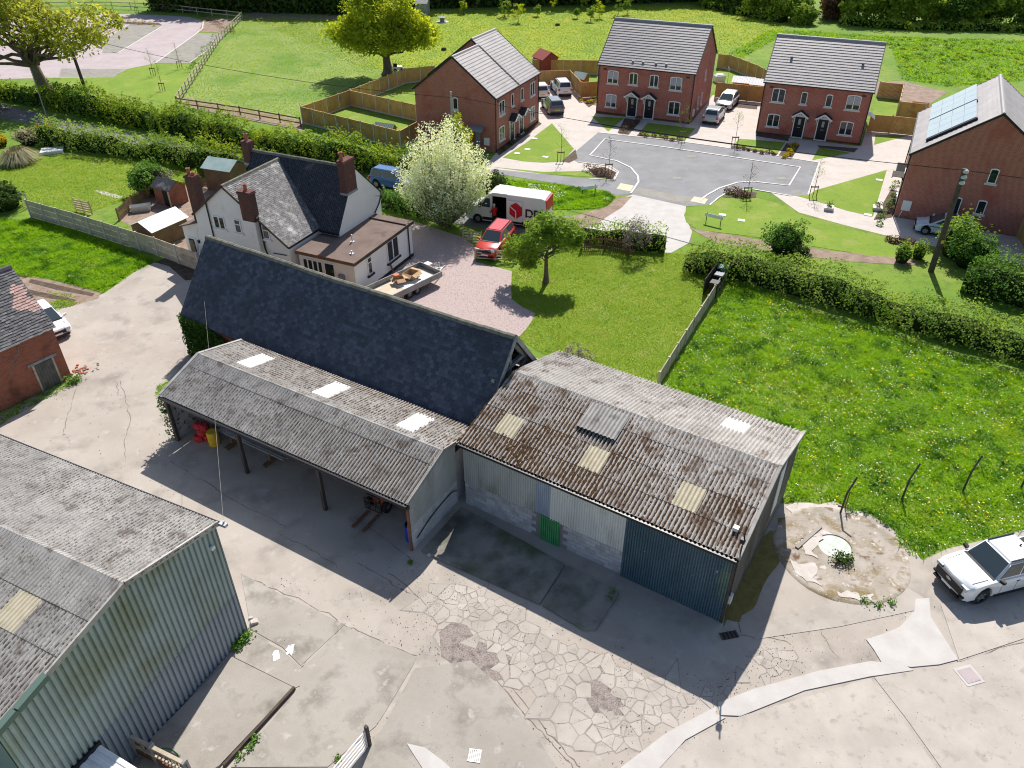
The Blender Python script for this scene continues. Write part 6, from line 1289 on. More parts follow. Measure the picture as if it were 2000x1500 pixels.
y_ = R(98); car('parked_hatchback', 'small white hatchback half hidden behind the first brick house', rear_at((1046, 195), (1073, 195), y_, 4.0), y_, 'car_white', 4.0, 1.75, 1.52, 'hatch', 'car', 'cars parked by the houses')
y_ = R(66); car('parked_hatchback', 'pale silver hatchback parked rear on beside the second house', rear_at((1370, 243), (1402, 245), y_, 4.2), y_, 'car_silver', 4.2, 1.78, 1.5, 'hatch', 'car', 'cars parked by the houses')
y_ = R(63 + 180); c0 = (np.array(G(1398, 212)[:2]) + np.array(G(1424, 219)[:2])) / 2 - np.array([math.cos(y_), math.sin(y_)]) * 1.95; car('parked_saloon', 'dark silver car facing out behind the silver hatchback', c0, y_, 'car_silver', 4.4, 1.8, 1.48, 'hatch', 'car', 'cars parked by the houses')
y_ = R(-25.7 + 180); c0 = np.array(G(1782, 452)[:2]) - np.array([math.cos(y_), math.sin(y_)]) * 2.2 + np.array([math.sin(y_), -math.cos(y_)]) * .55; car('parked_hatchback', 'icy white hatchback with dark roof below the solar house', c0, y_, 'car_ice', 4.4, 1.82, 1.48, 'hatch', 'car', 'cars parked by the houses', black_roof=True)
y_ = R(-110); c0 = np.array([-1.95, 50.75]) - np.array([math.cos(y_), math.sin(y_)]) * 2.1; car('parked_estate', 'red estate car nosing up to the wooden gate', c0, y_, 'car_red', 4.4, 1.72, 1.62, 'suv', 'car', black_roof=False)
y_ = R(-25); car('parked_suv', 'blue suv in the lane behind the pale willow', G(772, 366)[:2], y_, 'car_blue', 4.4, 1.8, 1.65, 'suv', 'car')
y_ = R(-44); c0 = np.array([-27.45, 39.9]) - np.array([math.cos(y_), math.sin(y_)]) * 2.15; car('parked_saloon', 'white saloon poking out behind the old brick outbuilding', c0, y_, 'car_white', 4.5, 1.78, 1.42, 'saloon', 'car')
# delivery van ----------------------------------------------------------------------------
yv = R(-19 + 180); L, W, H = 6.6, 2.0, 2.62; fx, fy, _ = G(934, 434)
c0 = np.array([fx, fy]) + np.array([math.sin(yv), -math.cos(yv)]) * (W / 2 - .1) - np.array([math.cos(yv), math.sin(yv)]) * (L / 2 - 1.0)
vt = thing('delivery_van', 'white delivery van with red cube logo and open side door', 'van', (*c0, 0), yv); h2_ = L / 2; xf, xr, r, ra, zs = h2_ - 1.0, -h2_ + 1.35, .35, .42, .32
def vprof(xa, xb):
    top = [(-h2_ + .03, .5), (-h2_, .9), (-h2_ + .05, 2.3), (-h2_ + .16, H - .05), (-h2_ + .4, H), (h2_ - 2.35, H), (h2_ - 1.95, H - .1), (h2_ - 1.15, 1.62), (h2_ - .9, 1.42), (h2_ - .3, 1.2), (h2_ - .06, 1.0), (h2_, .7), (h2_ - .03, .45), (h2_ - .12, zs)]
    return top + arc_pts(xf, r, ra, -10, 190, 9) + [(xr + ra + .05, zs)] + arc_pts(xr, r, ra, -10, 190, 9) + [(-h2_ + .15, zs)]
b = MB(); pr = vprof(0, 0); w_ = W / 2; dx0, dx1 = h2_ - 3.45, h2_ - 2.2
def clipx(P, x, keep_less):
    out = []
    for i in range(len(P)):
        p, q = P[i], P[(i + 1) % len(P)]; a, c = (p[0] - x) * (1 if keep_less else -1), (q[0] - x) * (1 if keep_less else -1)
        if a <= 0: out.append(p)
        if a * c < 0: t_ = a / (a - c); out.append((p[0] + (q[0] - p[0]) * t_, p[1] + (q[1] - p[1]) * t_))
    return out
def vslice(P, y0=None, y1=None):
    rings = []
    ys = [(-w_, .10), (-w_ + .05, .03), (-w_ + .2, 0), (w_ - .2, 0), (w_ - .05, .03), (w_, .10)]
    for y, d in ys:
        rings.append([(x * (1 - .0 * d), y * (1 - .10 * max(0, (z - 1.1) / 1.5) ** 2), z - (d * .5 if z > H - .2 else 0)) for x, z in P])
    return rings
front_p = clipx(pr, dx1, False); rear_p = clipx(pr, dx0, True); mid_p = clipx(clipx(pr, dx1, True), dx0, False)
b.loft(vslice(front_p)); b.loft(vslice(rear_p))
# bay with the open sliding door: roof, floor and far side only
b.box(dx0, dx1, -w_ * .9, w_ * .90, H - .28, H); b.box(dx0, dx1, -w_, w_, zs, .62); b.box(dx0, dx1, -w_, -w_ + .15, .62, H - .28); b.box(dx0 - .02, dx0 + .05, w_ * .86, w_ * .97, .6, H - .25)
b.build('body', 'car_white', vt, sharp=35)
b = MB(); b.box(dx0, dx1, -w_ + .16, -w_ + .2, .62, H - .28); b.box(dx1 - .03, dx1 - .005, -w_ + .2, w_ - .25, .62, H - .28); b.box(dx0 + .005, dx0 + .03, -w_ + .2, w_ - .25, .62, H - .28); b.box(dx0 + .03, dx1 - .03, -w_ + .2, w_ - .12, .60, .63); b.build('load_bay_lining', 'black_plastic', vt)
b = MB(); b.box(dx0 - 1.25, dx0 - .0, w_ + .0, w_ + .05, .55, H - .42); b.build('sliding_door', 'car_white', vt)
for x in (xf, xr):
    for s_ in (-1, 1): wheel(vt, x, s_ * (w_ - .1), r, .24, s_)
b = MB(); b.box(-h2_ + .25, h2_ - .25, -w_ + .12, w_ - .12, .18, zs + .15); b.build('underbody', 'black_plastic', vt)
b = MB(); b.box(xr + ra, xf - ra, w_ - .0, w_ + .02, .36, .6); b.build('side_trim', 'black_plastic', vt); b = MB(); b.box(h2_ - .1, h2_ + .02, -w_ + .15, w_ - .15, .4, .8); b.build('front_grille', 'black_plastic', vt)
pane(vt, [(h2_ - 1.12, -w_ + .12, 1.6), (h2_ - 1.12, w_ - .12, 1.6), (h2_ - 1.95, w_ - .2, H - .12), (h2_ - 1.95, -w_ + .2, H - .12)], name='windscreen', off=.02)
for s_ in (-1, 1):
    b = MB(); yy = s_ * (w_ - .01); b.extr([(h2_ - 1.25, yy, 1.42), (h2_ - 2.05, yy, 1.42), (h2_ - 2.05, yy * .965, 2.12), (h2_ - 1.72, yy * .965, 2.12)], (0, s_ * .022, 0)); b.build('side_window', 'glass_car', vt)
    b = MB(); b.box(h2_ - 1.35, h2_ - 1.15, min(yy, yy + s_ * .25), max(yy, yy + s_ * .25), 1.45, 1.8); b.build('mirror', 'black_plastic', vt)
    b = MB(); b.box(h2_ - .45, h2_ - .12, min(s_ * .62, s_ * .95), max(s_ * .62, s_ * .95), .92, 1.14); b.build('headlight', 'lamp_clear', vt)
    b = MB(); b.box(-h2_ - .01, -h2_ + .06, min(s_ * .85, s_ * .97), max(s_ * .85, s_ * .97), 1.0, 1.6); b.build('tail_light', 'lamp_red', vt)
b = MB(); b.box(-h2_ - .004, -h2_ + .09, -w_ * .88, w_ * .88, 1.5, H - .14); b.build('red_rear_panel', 'logo_red', vt)
lx, lz = dx0 - .75, 1.45; yv_ = w_ + .055
hexp = [(lx + .62 * math.cos(R(90 + 60 * k)) * .95, lz + .66 * math.sin(R(90 + 60 * k))) for k in range(6)]
b = MB(); b.extr([(x, yv_, z) for x, z in hexp][::-1], (0, .012, 0)); lg = b.build('red_cube_logo', 'logo_red', vt)
b = MB()
for p, q in (((lx, lz - .62), (lx, lz - .05)), ((lx, lz - .05), (lx + .5, lz + .33))): b.beam((p[0], yv_ + .018, p[1]), (q[0], yv_ + .018, q[1]), .08, .012, up=(0, 1, 0))
b.build('logo_line', 'white_paint', lg)
fc = bpy.data.curves.new('lettering', 'FONT'); fc.body = 'DPD'; fc.size = .92; fc.extrude = .006; fc.offset = .025; fc.align_x = 'LEFT'; fc.materials.append(MATS['logo_black'])
ft = bpy.data.objects.new('text', fc); COL.objects.link(ft); bpy.context.view_layer.update(); fm = bpy.data.meshes.new_from_object(ft.evaluated_get(bpy.context.evaluated_depsgraph_get())); bpy.data.objects.remove(ft)
fo = bpy.data.objects.new('lettering', fm); COL.objects.link(fo); fo.parent = vt; fo.matrix_local = frame4((lx - .72, w_ + .008, 1.02), (-1, 0, 0), (0, 0, 1))
# low loader trailer ----------------------------------------------------------------------
yt = R(48.6); c0 = (np.array([-7.98, 43.7]) + np.array([-6.63, 48.51])) / 2; L, W = 5.1, 2.15
tt = thing('flatbed_trailer', 'grey tri-axle drop side trailer loaded with boards and boxes', 'trailer', (c0[0] + .05, c0[1] - .1, 0), yt)
b = MB(); b.box(-L / 2, L / 2, -W / 2, W / 2, .52, .60); b.build('bed', 'wood_weathered', tt)
for nm, bx in (('side_board', (-L / 2, L / 2, -W / 2 - .03, -W / 2 + .02, .55, .95)), ('side_board', (-L / 2, L / 2, W / 2 - .02, W / 2 + .03, .55, .95)), ('end_board', (L / 2 - .02, L / 2 + .03, -W / 2, W / 2, .55, .95)), ('end_board', (-L / 2 - .03, -L / 2 + .02, -W / 2, W / 2, .55, .95))):
    b = MB(); b.box(*bx); b.build(nm, 'trailer_grey', tt)
for x in (-1.0, -.3, .4):
    for s_ in (-1, 1): wheel(tt, x, s_ * (W / 2 - .2), .29, .18, s_)
b = MB(); b.beam((L / 2, -.5, .45), (L / 2 + 1.1, 0, .45), .08, .1); b.beam((L / 2, .5, .45), (L / 2 + 1.1, 0, .45), .08, .1); b.tube([(L / 2 + 1.1, 0, .45), (L / 2 + 1.4, 0, .5)], .05, 6); b.tube([(L / 2 + .85, .1, .1), (L / 2 + .85, .1, .9)], .04, 6); b.build('drawbar', 'galv', tt)
b = MB(); b.box(-L / 2 + .3, L / 2 - .3, -.5, .5, .4, .52); b.build('chassis', 'steel_dark', tt)
b = MB(); b.box(L / 2 + .1, L / 2 + .6, .45, .95, .75, .82); b.build('tool_box', 'white_plastic', tt)
def tl(x, y): c, s_ = math.cos(yt), math.sin(yt); return (c0[0] + .05 + x * c - y * s_, c0[1] - .1 + x * s_ + y * c)
for i, (x, y, lx_, ly_, mt, lb) in enumerate(((-1.3, -.1, 1.9, 1.5, 'wood_pale', 'tan plywood sheet at the open end of the trailer'), (.3, -.2, 1.6, 1.7, 'white_paint', 'large white board lying across the trailer bed'), (1.6, -.3, .9, 1.2, 'white_paint', 'small white board at the front of the trailer'))):
    b = MB(); b.box(-lx_ / 2, lx_ / 2, -ly_ / 2, ly_ / 2, 0, .02); o = b.build('board', mt, None, (*tl(x, y), .602 + i * .022), yt); tag(o, lb, 'board')
def carton(label, x, y, rot, s_, open_=True, z=.67, mat='cardboard'):
    t = thing('cardboard_box', label, 'box', (*tl(x, y), z), yt + rot); a, c, h = s_
    for bx in ((-a, a, -c, -c + .02, 0, h), (-a, a, c - .02, c, 0, h), (-a, -a + .02, -c, c, 0, h), (a - .02, a, -c, c, 0, h)): b = MB(); b.box(*bx); b.build('side', mat, t)
    b = MB(); b.box(-a + .02, a - .02, -c + .02, c - .02, 0, .02); b.build('bottom', mat, t)
    for p in ([(-a, -c, h), (a, -c, h), (a, -c - .3, h - .12), (-a, -c - .3, h - .12)], [(a, -c, h), (a, c, h), (a + .28, c, h - .05), (a + .28, -c, h - .05)], [(-a, c, h), (-a, -c, h), (-a - .28, -c, h - .15), (-a - .28, c, h - .15)]): b = MB(); b.extr(p, (0, 0, .012)); b.build('flap', mat, t)
carton('open brown cardboard box on the trailer', .95, .25, R(12), (.42, .38, .38)); carton('smaller tan cardboard box on the trailer', -.05, .3, R(-25), (.28, .28, .34))
b = MB(); b.loft([[(.22 * math.cos(a), .2 * math.sin(a), z) for a in [2 * math.pi * k / 8 for k in range(8)]] for z in (0, .12, .2)]); o = b.build('sack', 'brick_orange', None, (*tl(-.15, .48), 1.02), 0); tag(o, 'crumpled orange sack on the smaller cardboard box', 'sack')
# ------------------------------------------------------------------ forklift and stores in the open shed
def osl(x, y): c, s_ = math.cos(yo), math.sin(yo); return (OO[0] + x * c - y * s_, OO[1] + x * s_ + y * c)
fa, fb = np.array(G(733, 1000)[:2]), np.array(G(700, 1034)[:2]); fd = (fb - fa) / np.linalg.norm(fb - fa); fc_ = fa - fd * .75
fl = thing('forklift', 'orange forklift parked nose out under the open shed', 'forklift', (*fc_, 0), math.atan2(fd[1], fd[0]))
b = MB(); b.box(-.95, .45, -.5, .5, .28, .85); b.box(-1.05, -.35, -.48, .48, .85, 1.15); b.build('body', 'fork_orange', fl); b = MB(); b.box(-.35, .15, -.25, .25, .85, 1.0); b.box(-.4, -.28, -.25, .25, 1.0, 1.4); b.build('seat', 'black_plastic', fl)
for s_ in (-1, 1): wheel(fl, .45, s_ * .45, .3, .22, s_); wheel(fl, -.75, s_ * .43, .24, .2, s_)
for s_ in (-1, 1): b = MB(); b.box(.72, .82, s_ * .32 - .05, s_ * .32 + .05, .08, 2.0); b.build('mast', 'steel_dark', fl)
b = MB(); b.box(.7, .84, -.36, .36, 1.9, 2.0); b.box(.7, .84, -.36, .36, 1.0, 1.06); b.build('mast_crossbar', 'steel_dark', fl)
b = MB(); [b.box(.86, .9, -.45, .45, .2 + .3 * k, .23 + .3 * k) for k in range(3)]; [b.box(.86, .9, -.45 + .29 * k, -.42 + .29 * k, .2, .85) for k in range(4)]; b.build('load_guard', 'steel_dark', fl)
for s_ in (-1, 1): b = MB(); b.box(.88, 2.05, s_ * .28 - .06, s_ * .28 + .06, .05, .1); b.build('fork', 'rust', fl)
for x in (-.85, .35):
    for s_ in (-1, 1): b = MB(); b.tube([(x, s_ * .44, .85), (x * .8, s_ * .42, 2.0)], .03, 6); b.build('guard_post', 'black_plastic', fl)
b = MB(); [b.box(-.7 + .16 * k, -.64 + .16 * k, -.44, .44, 2.0, 2.04) for k in range(7)]; b.build('overhead_guard', 'black_plastic', fl)
def drum(label, x, y, r, h, mat, lid='black_plastic', name='plastic_drum'):
    t = thing(name, label, 'drum', (*osl(x, y), 0)); b = MB(); b.lathe([(r * .93, 0), (r, .05), (r, h * .33), (r * 1.03, h * .36), (r, h * .39), (r, h * .64), (r * 1.03, h * .67), (r, h * .7), (r, h - .05), (r * .93, h)], n=18); b.build('barrel', mat, t, sharp=40); b = MB(); b.lathe([(r * .9, h), (r * .9, h + .02), (r * .1, h + .02)], n=18); b.build('lid', lid, t)
drum('blue plastic drum beside the end wall of the open shed', 14.5, .55, .29, .9, 'barrel_blue'); drum('yellow drum beside the red sacks in the open shed', 2.05, .75, .28, .8, 'tub_yellow', 'tub_yellow')
t = thing('red_sack_pile', 'heap of red sacks in the open shed', 'sacks', (*osl(1.15, .55), 0))
for k, (x, y, z) in enumerate(((0, 0, .0), (.45, .1, 0), (.1, .35, 0), (.2, .1, .32), (.05, .25, .6), (.35, .2, .55))):
    b = MB(); b.loft([[(.3 * q * math.cos(a), .24 * q * math.sin(a), zz) for a in [2 * math.pi * j / 9 for j in range(9)]] for q, zz in ((.8, 0), (1.05, .12), (1, .24), (.6, .34))]); b.build('sack', 'bag_red', t, (x, y, z), random.random() * 3)
t = thing('steel_bundle', 'bundle of galvanised steel lengths on timber bearers in the shed', 'steel', (*osl(4.2, 1.6), 0), yo)
for k in range(9): b = MB(); b.box(-2.3 + .1 * (k % 3), 2.2 + .08 * (k % 4), -.45 + .1 * k, -.37 + .1 * k, .5 + .03 * (k % 2), .58 + .03 * (k % 2)); b.build('steel_length', 'galv', t)
for x in (-1.3, 1.3): b = MB(); b.box(x - .1, x + .1, -.9, .8, 0, .5 if False else .14); b.box(x - .06, x + .06, -.5, .5, .14, .5); b.build('bearer', 'wood_brown', t)
# ------------------------------------------------------------------ delivery driver
def person(label, loc, yaw):
    J = dict(pel=(0, 0, .95, .15), sp=(0, .0, 1.15, .145), ch=(.02, 0, 1.36, .17), nk=(.03, 0, 1.52, .065), hd=(.05, 0, 1.63, .10), tp=(.05, 0, 1.74, .085), hl=(0, .1, .9, .115), kl=(.03, .11, .5, .075), al=(-.02, .11, .09, .05), tl=(.14, .12, .04, .04), hr=(0, -.1, .9, .115), kr=(.05, -.11, .5, .075), ar=(0, -.11, .09, .05), tr=(.16, -.12, .04, .04), sl=(.02, .2, 1.42, .075), el=(.06, .27, 1.15, .055), wl=(.28, .22, 1.08, .04), pl=(.36, .2, 1.08, .04), sr=(.02, -.2, 1.42, .075), er=(.06, -.27, 1.15, .055), wr=(.28, -.22, 1.08, .04), pr=(.36, -.2, 1.08, .04))
    E_ = [('pel', 'sp'), ('sp', 'ch'), ('ch', 'nk'), ('nk', 'hd'), ('hd', 'tp'), ('pel', 'hl'), ('hl', 'kl'), ('kl', 'al'), ('al', 'tl'), ('pel', 'hr'), ('hr', 'kr'), ('kr', 'ar'), ('ar', 'tr'), ('ch', 'sl'), ('sl', 'el'), ('el', 'wl'), ('wl', 'pl'), ('ch', 'sr'), ('sr', 'er'), ('er', 'wr'), ('wr', 'pr')]
    ks = list(J)
    for s_ in ('l', 'r'):       # five unequal, slightly curled fingers per hand
        base = J['p' + s_]; sg = 1 if s_ == 'l' else -1
        for q, (dy, ln) in enumerate(((-.03, .07), (-.01, .085), (.01, .08), (.03, .062), (-.045, .05))):
            k1, k2 = f'f{s_}{q}a', f'f{s_}{q}b'; thumb = q == 4
            J[k1] = (base[0] + (.01 if thumb else ln * .6), base[1] + sg * dy, base[2] + (.03 if thumb else 0), .011); J[k2] = (J[k1][0] + ln * .4, J[k1][1], J[k1][2] - (.0 if thumb else ln * .4), .009); E_ += [('p' + s_, k1), (k1, k2)]
    ks = list(J); me = bpy.data.meshes.new('person'); me.from_pydata([J[k][:3] for k in ks], [(ks.index(a), ks.index(c)) for a, c in E_], [])
    o = bpy.data.objects.new('tmp', me); COL.objects.link(o); sk = o.modifiers.new('s', 'SKIN'); sk.use_smooth_shade = True; o.modifiers.new('u', 'SUBSURF').levels = 1
    for i, k in enumerate(ks): me.skin_vertices[0].data[i].radius = (J[k][3], J[k][3] * (.8 if k in ('ch', 'sp') else 1)); me.skin_vertices[0].data[i].use_root = k == 'pel'
    bpy.context.view_layer.update(); m2 = bpy.data.meshes.new_from_object(o.evaluated_get(bpy.context.evaluated_depsgraph_get())); bpy.data.objects.remove(o)
    for k in ('skin', 'cloth_red', 'cloth_dark'): m2.materials.append(MATS[k])
    for p in m2.polygons:
        c = p.center; p.material_index = 0
        if c.z < .98: p.material_index = 2
        if .92 < c.z < 1.53 and c.x < .27: p.material_index = 1
    t = put('person', m2, None, (loc[0], loc[1], 0), yaw); tag(t, label, 'person')
    b = MB(); b.lathe([(.112, 1.68), (.112, 1.73), (.08, 1.79), (.02, 1.805)], n=14, c=(.045, 0, 0)); b.box(.12, .24, -.07, .07, 1.68, 1.70); b.build('cap', 'cap_pale', t)
    for s_ in (-1, 1): b = MB(); b.lathe([(.0105, -.006), (.0105, .006)], 'y', 8, c=(.142, s_ * .036, 1.645)); b.build('eye', 'cloth_dark', t)
    b = MB(); b.extr([(.14, -.012, 1.60), (.14, .012, 1.60), (.168, .0, 1.605), (.145, 0, 1.645)], (0, 0, .004)); b.build('nose', 'skin', t); b = MB(); b.box(.13, .143, -.025, .025, 1.575, 1.583); b.build('mouth', 'bag_red', t)
    return t
person('person in red jacket and pale cap at the open van door', G(966, 441)[:2], R(120))
# ------------------------------------------------------------------ poles and overhead lines
def pole(name, label, base, H, r, mat, lean=(0, 0), ins=0, plate=True):
    t = thing(name, label, 'pole', (base[0], base[1], 0)); b = MB(); b.tube([(0, 0, 0), (lean[0], lean[1], H)], [r, r * .72], 10); b.build('shaft', mat, t, sharp=40)
    for k in range(ins): z = H - .15 - .38 * k; b = MB(); b.lathe([(.05, -.1), (.16, -.08), (.2, .0), (.12, .12), (.05, .14)], n=12, c=(lean[0] + .05, lean[1] - .12, z)); b.build('insulator', 'insulator', t)
    if plate: b = MB(); b.box(-.1 + lean[0] * .3, .1 + lean[0] * .3, -r - .03 + lean[1] * .3, -r - .01 + lean[1] * .3, H * .3, H * .3 + .25); b.build('warning_plate', 'plate_yellow', t)
    return np.array([base[0] + lean[0], base[1] + lean[1], H])
pA = pole('utility_pole', 'dark wooden utility pole with pale insulators beside the big oak', G(174, 196), 7.2, .2, 'bark_pole', (-.3, 0), 3)
pB = pole('utility_pole', 'pale wooden utility pole rising behind the white willow', G(886, 306), 6.0, .13, 'pole_grey', (0, 0), 0, False)
pC = pole('utility_pole', 'tall dark utility pole with three insulators at the right hedge', G(1818, 530), 7.4, .21, 'bark_pole', (-.1, 0), 3)
pole('lamp_post', 'thin grey pole by the lane near the oak', G(92, 230), 5.2, .06, 'pole_grey', (0, 0), 0, False)
def wire(label, a, c, sag, r, mat='wire', thick=None):
    a, c = np.array(a, float), np.array(c, float); P = [tuple(a + (c - a) * t - np.array([0, 0, sag * 4 * t * (1 - t)])) for t in np.linspace(0, 1, 25)]; b = MB()
    b.tube(P, [r * 2.2 if thick and thick[0] < k / 24 < thick[1] else r for k in range(25)], 5); tag(b.build('overhead_cable', mat), label, 'cable')
wire('overhead cable from the oak pole to the willow pole', pA, pB - [0, 0, .5], .9, .022); wire('overhead cable across the estate road with a thick sleeved middle', pB - [0, 0, .3], pC - [0, 0, .1], .6, .024, 'wire', (.35, .68)); wire('overhead cable leaving the right pole past the solar house', pC - [0, 0, .1], (62, 44, 6.6), .6, .02)
bp = bb.matrix_basis @ Vector((.3, .2, 5.9)); hp = wh.matrix_basis @ Vector((-4.6, -3.55, 2.9)); wire('thin pale cable from clad barn corner over the slate roof', bp, hp, .25, .006, 'wire_pale')
# ------------------------------------------------------------------ trees
tree('oak_tree', 'large spreading oak in yellow green spring leaf by the lane', G(98, 192), 14.5, (9.8, 8.0, 6.2), 'leaf_oak', .75, 4.6, 170, 62, .22, 1.25, nlimb=26, lean=(-1.6, 0), lobes=[(-3.5, 0, 11.2, 6, 5, 3.2, 70), (5.2, 0, 7.6, 5.2, 5, 2.3, 62), (-8, 0, 6.6, 4.5, 4, 2.2, 46), (0, -2, 8.6, 5, 4, 2, 36)])
tree('field_tree', 'round bright green tree standing in the mown paddock corner', G(758, 146), 11.2, (6.3, 5.6, 4.6), 'leaf_mid', .62, 2.8, 260, 90, .2, 1.1, nlimb=14, lobes=[(0, 0, 8.0, 4.3, 4, 2.7, 90), (3.7, 0, 5.2, 3.1, 3, 1.9, 64), (-3.7, 0, 5.2, 3.1, 3, 1.9, 64), (0, -2, 4.9, 3.5, 2.5, 1.7, 46), (-1.5, 0, 9.8, 1.6, 1.5, 1.2, 14)])
tree('apple_tree', 'small leafy garden tree with a dark trunk on the lawn', G(1066, 552), 4.9, (2.5, 2.1, 1.55), 'leaf_apple', .17, 2.1, 95, 130, .10, .52, nlimb=12, lobes=[(-1.75, 0, 2.3, 1.2, 1.1, 1.0, 34), (.35, .3, 3.9, 1.5, 1.3, .85, 42), (1.35, 0, 3.2, .9, .9, .8, 20), (-.5, -.2, 3.2, 1.1, 1, .8, 18)])
# variegated willow: upright shoots from the ground, white tips
x, y, _ = G(872, 442); t = thing('variegated_willow', 'big white tipped willow bush beside the gravel drive', 'willow', (x, y, 0)); P = []; T = []; b = MB()
for k in range(480):
    a = RNG.random() * 2 * math.pi; rr = RNG.random() ** .55; tip = np.array([3.75 * rr * math.cos(a), 3.2 * rr * math.sin(a), (8.1 - 4.0 * rr ** 2.2) * (.62 + .45 * RNG.random())]); bse = np.array([.35 * math.cos(a), .35 * math.sin(a), .1]); mid = bse + (tip - bse) * .5 + np.array([.25 * math.cos(a), .25 * math.sin(a), -.1])
    n = 62; u = .22 + .80 * RNG.random(n) ** .75; q = (1 - u)[:, None] ** 2 * bse + 2 * ((1 - u) * u)[:, None] * mid + (u ** 2)[:, None] * tip; q += RNG.normal(size=(n, 3)) * (.10 + .30 * (1 - u))[:, None]
    P.append(q); T.append(np.clip((u - .42) * 1.9 * (.35 + .8 * q[:, 2] / 7.2) + .3 * (RNG.random(n) - .5) + .15, .001, 1))
    if k % 4 == 0: b.tube([tuple(bse), tuple(mid), tuple(tip * .93)], [.05, .035, .01], 5)
P = np.concatenate(P); T = np.concatenate(T); k = P[:, 2] > .1; P, T = P[k], T[k]; v, f = leaf_quads(P, .075 * (.7 + .8 * RNG.random(len(P))), .25); fastmesh('crown', v, f, 'leaf_willow', t, T); b.build('stems', 'bark', t)
# wood along the top and hedgerow on the far right
wood = [(335, 22), (385, 24), (430, 26), (500, 24), (545, 25), (595, 25), (640, 26), (672, 27), (850, 14), (890, 12), (935, 11), (985, 11), (1030, 11), (1080, 10), (1130, 10), (1180, 8), (1230, 7), (1280, 5), (1330, 4), (1375, 3)]
pos = ['one of the dark trees of the wood']
for i, p in enumerate(wood):
    x, y, _ = G(*p); h = 9 + 3 * RNG.random()
    lab = ('dark wood tree behind the paddock' if p[0] < 700 else 'dark wood tree behind the buttercup meadow') 
    tree('woodland_tree', lab, (x, y + 3.0), h, (4.2, 3.6, h * .46), 'leaf_wood', .3, 2.0, 60, 60, .42, 1.5, 'trees of the dark wood, ' + ('paddock side' if p[0] < 700 else 'meadow side'), nlimb=4)
hr = [(1405, 14, 5), (1450, 22, 5), (1500, 34, 6), (1540, 42, 5), (1572, 50, 2.2), (1640, 40, 4.5), (1680, 46, 6), (1725, 48, 6.5), (1775, 50, 6.2), (1820, 52, 6), (1870, 54, 5), (1915, 52, 5.6), (1960, 54, 6.5), (2010, 56, 6.5)]
hl = ['at the left end of the far hedgerow', 'second along the far hedgerow', 'third along the far hedgerow', 'before the gap in the far hedgerow', 'small and low at the hedgerow gap', 'brownish, right of the hedgerow gap', 'tall, above the third house roof', 'pale green, right of the third house ridge', 'centred in the right hedgerow', 'broad, right of hedgerow centre', 'lower, in the hedgerow dip', 'rounded, above the solar house', 'dark, near the top right corner', 'cut by the top right corner']
for (px_, py_, h), lb in zip(hr, hl):
    x, y, _ = G(px_, py_); tree('hedgerow_tree', 'bushy hedgerow tree ' + lb, (x, y + 1.5), h, (h * .72, h * .55, h * .48), 'leaf_hedgerow' if 'brown' not in lb else 'leaf_copper', .22, h * .22, 75, 70, .24, 1.05, 'bushy trees of the far hedgerow', nlimb=4)
hedge('field_hedge', 'low brambles under the far hedgerow left of its gap', [(1380, 14), (1450, 28), (1530, 44)], 1.5, 1.2, 'leaf_hedgerow', 14, .24)
hedge('field_hedge', 'low brambles under the far hedgerow right of its gap', [(1640, 46), (1760, 56), (1900, 58), (2060, 62)], 1.5, 1.2, 'leaf_hedgerow', 14, .24)
sap = [(905, 27, 2.4), (930, 20, 4), (985, 33, 3.2), (1012, 44, 3.4), (1003, 24, 5), (1050, 32, 1.8), (1080, 22, 3.6), (1127, 36, 1.6), (1153, 42, 2.4), (1171, 36, 3.0), (1207, 30, 3.6), (1226, 28, 3.0), (1140, 18, 3), (1190, 14, 3.8)]
for i, (px_, py_, h) in enumerate(sap):
    x, y, _ = G(px_, py_); tree('young_tree', f'young pale leaved tree {["farthest left, beside the picnic table","second from the picnic table","third from the picnic table, yellowish","fourth from the picnic table, brightest","tall one behind the yellowish sapling","thin, above the first house roof","in the middle of the sapling row","tiny, right of the row middle","thin stemmed, left of the second house","bushy, left of the second house","at the corner of the second house roof","behind the second house ridge","half in the wood shade","deep in the wood shade"][i]} on the meadow', (x, y), h, (h * .3, h * .3, h * .42), 'leaf_privet' if i % 3 else 'leaf_mid', .05, h * .25, 22, 26, .12, .3, 'young trees on the meadow edge', nlimb=5)
hedge('wood_edge', 'dark undergrowth at the edge of the wood behind the paddock', [(300, 18), (400, 21), (480, 20), (580, 22), (690, 26)], 2.2, 5.5, 'leaf_wood', 14, .34, cat='undergrowth')
hedge('wood_edge', 'dark undergrowth at the edge of the wood behind the meadow', [(800, 14), (900, 11), (1050, 8), (1200, 4), (1400, -2)], 2.4, 6.0, 'leaf_wood', 14, .34, cat='undergrowth')
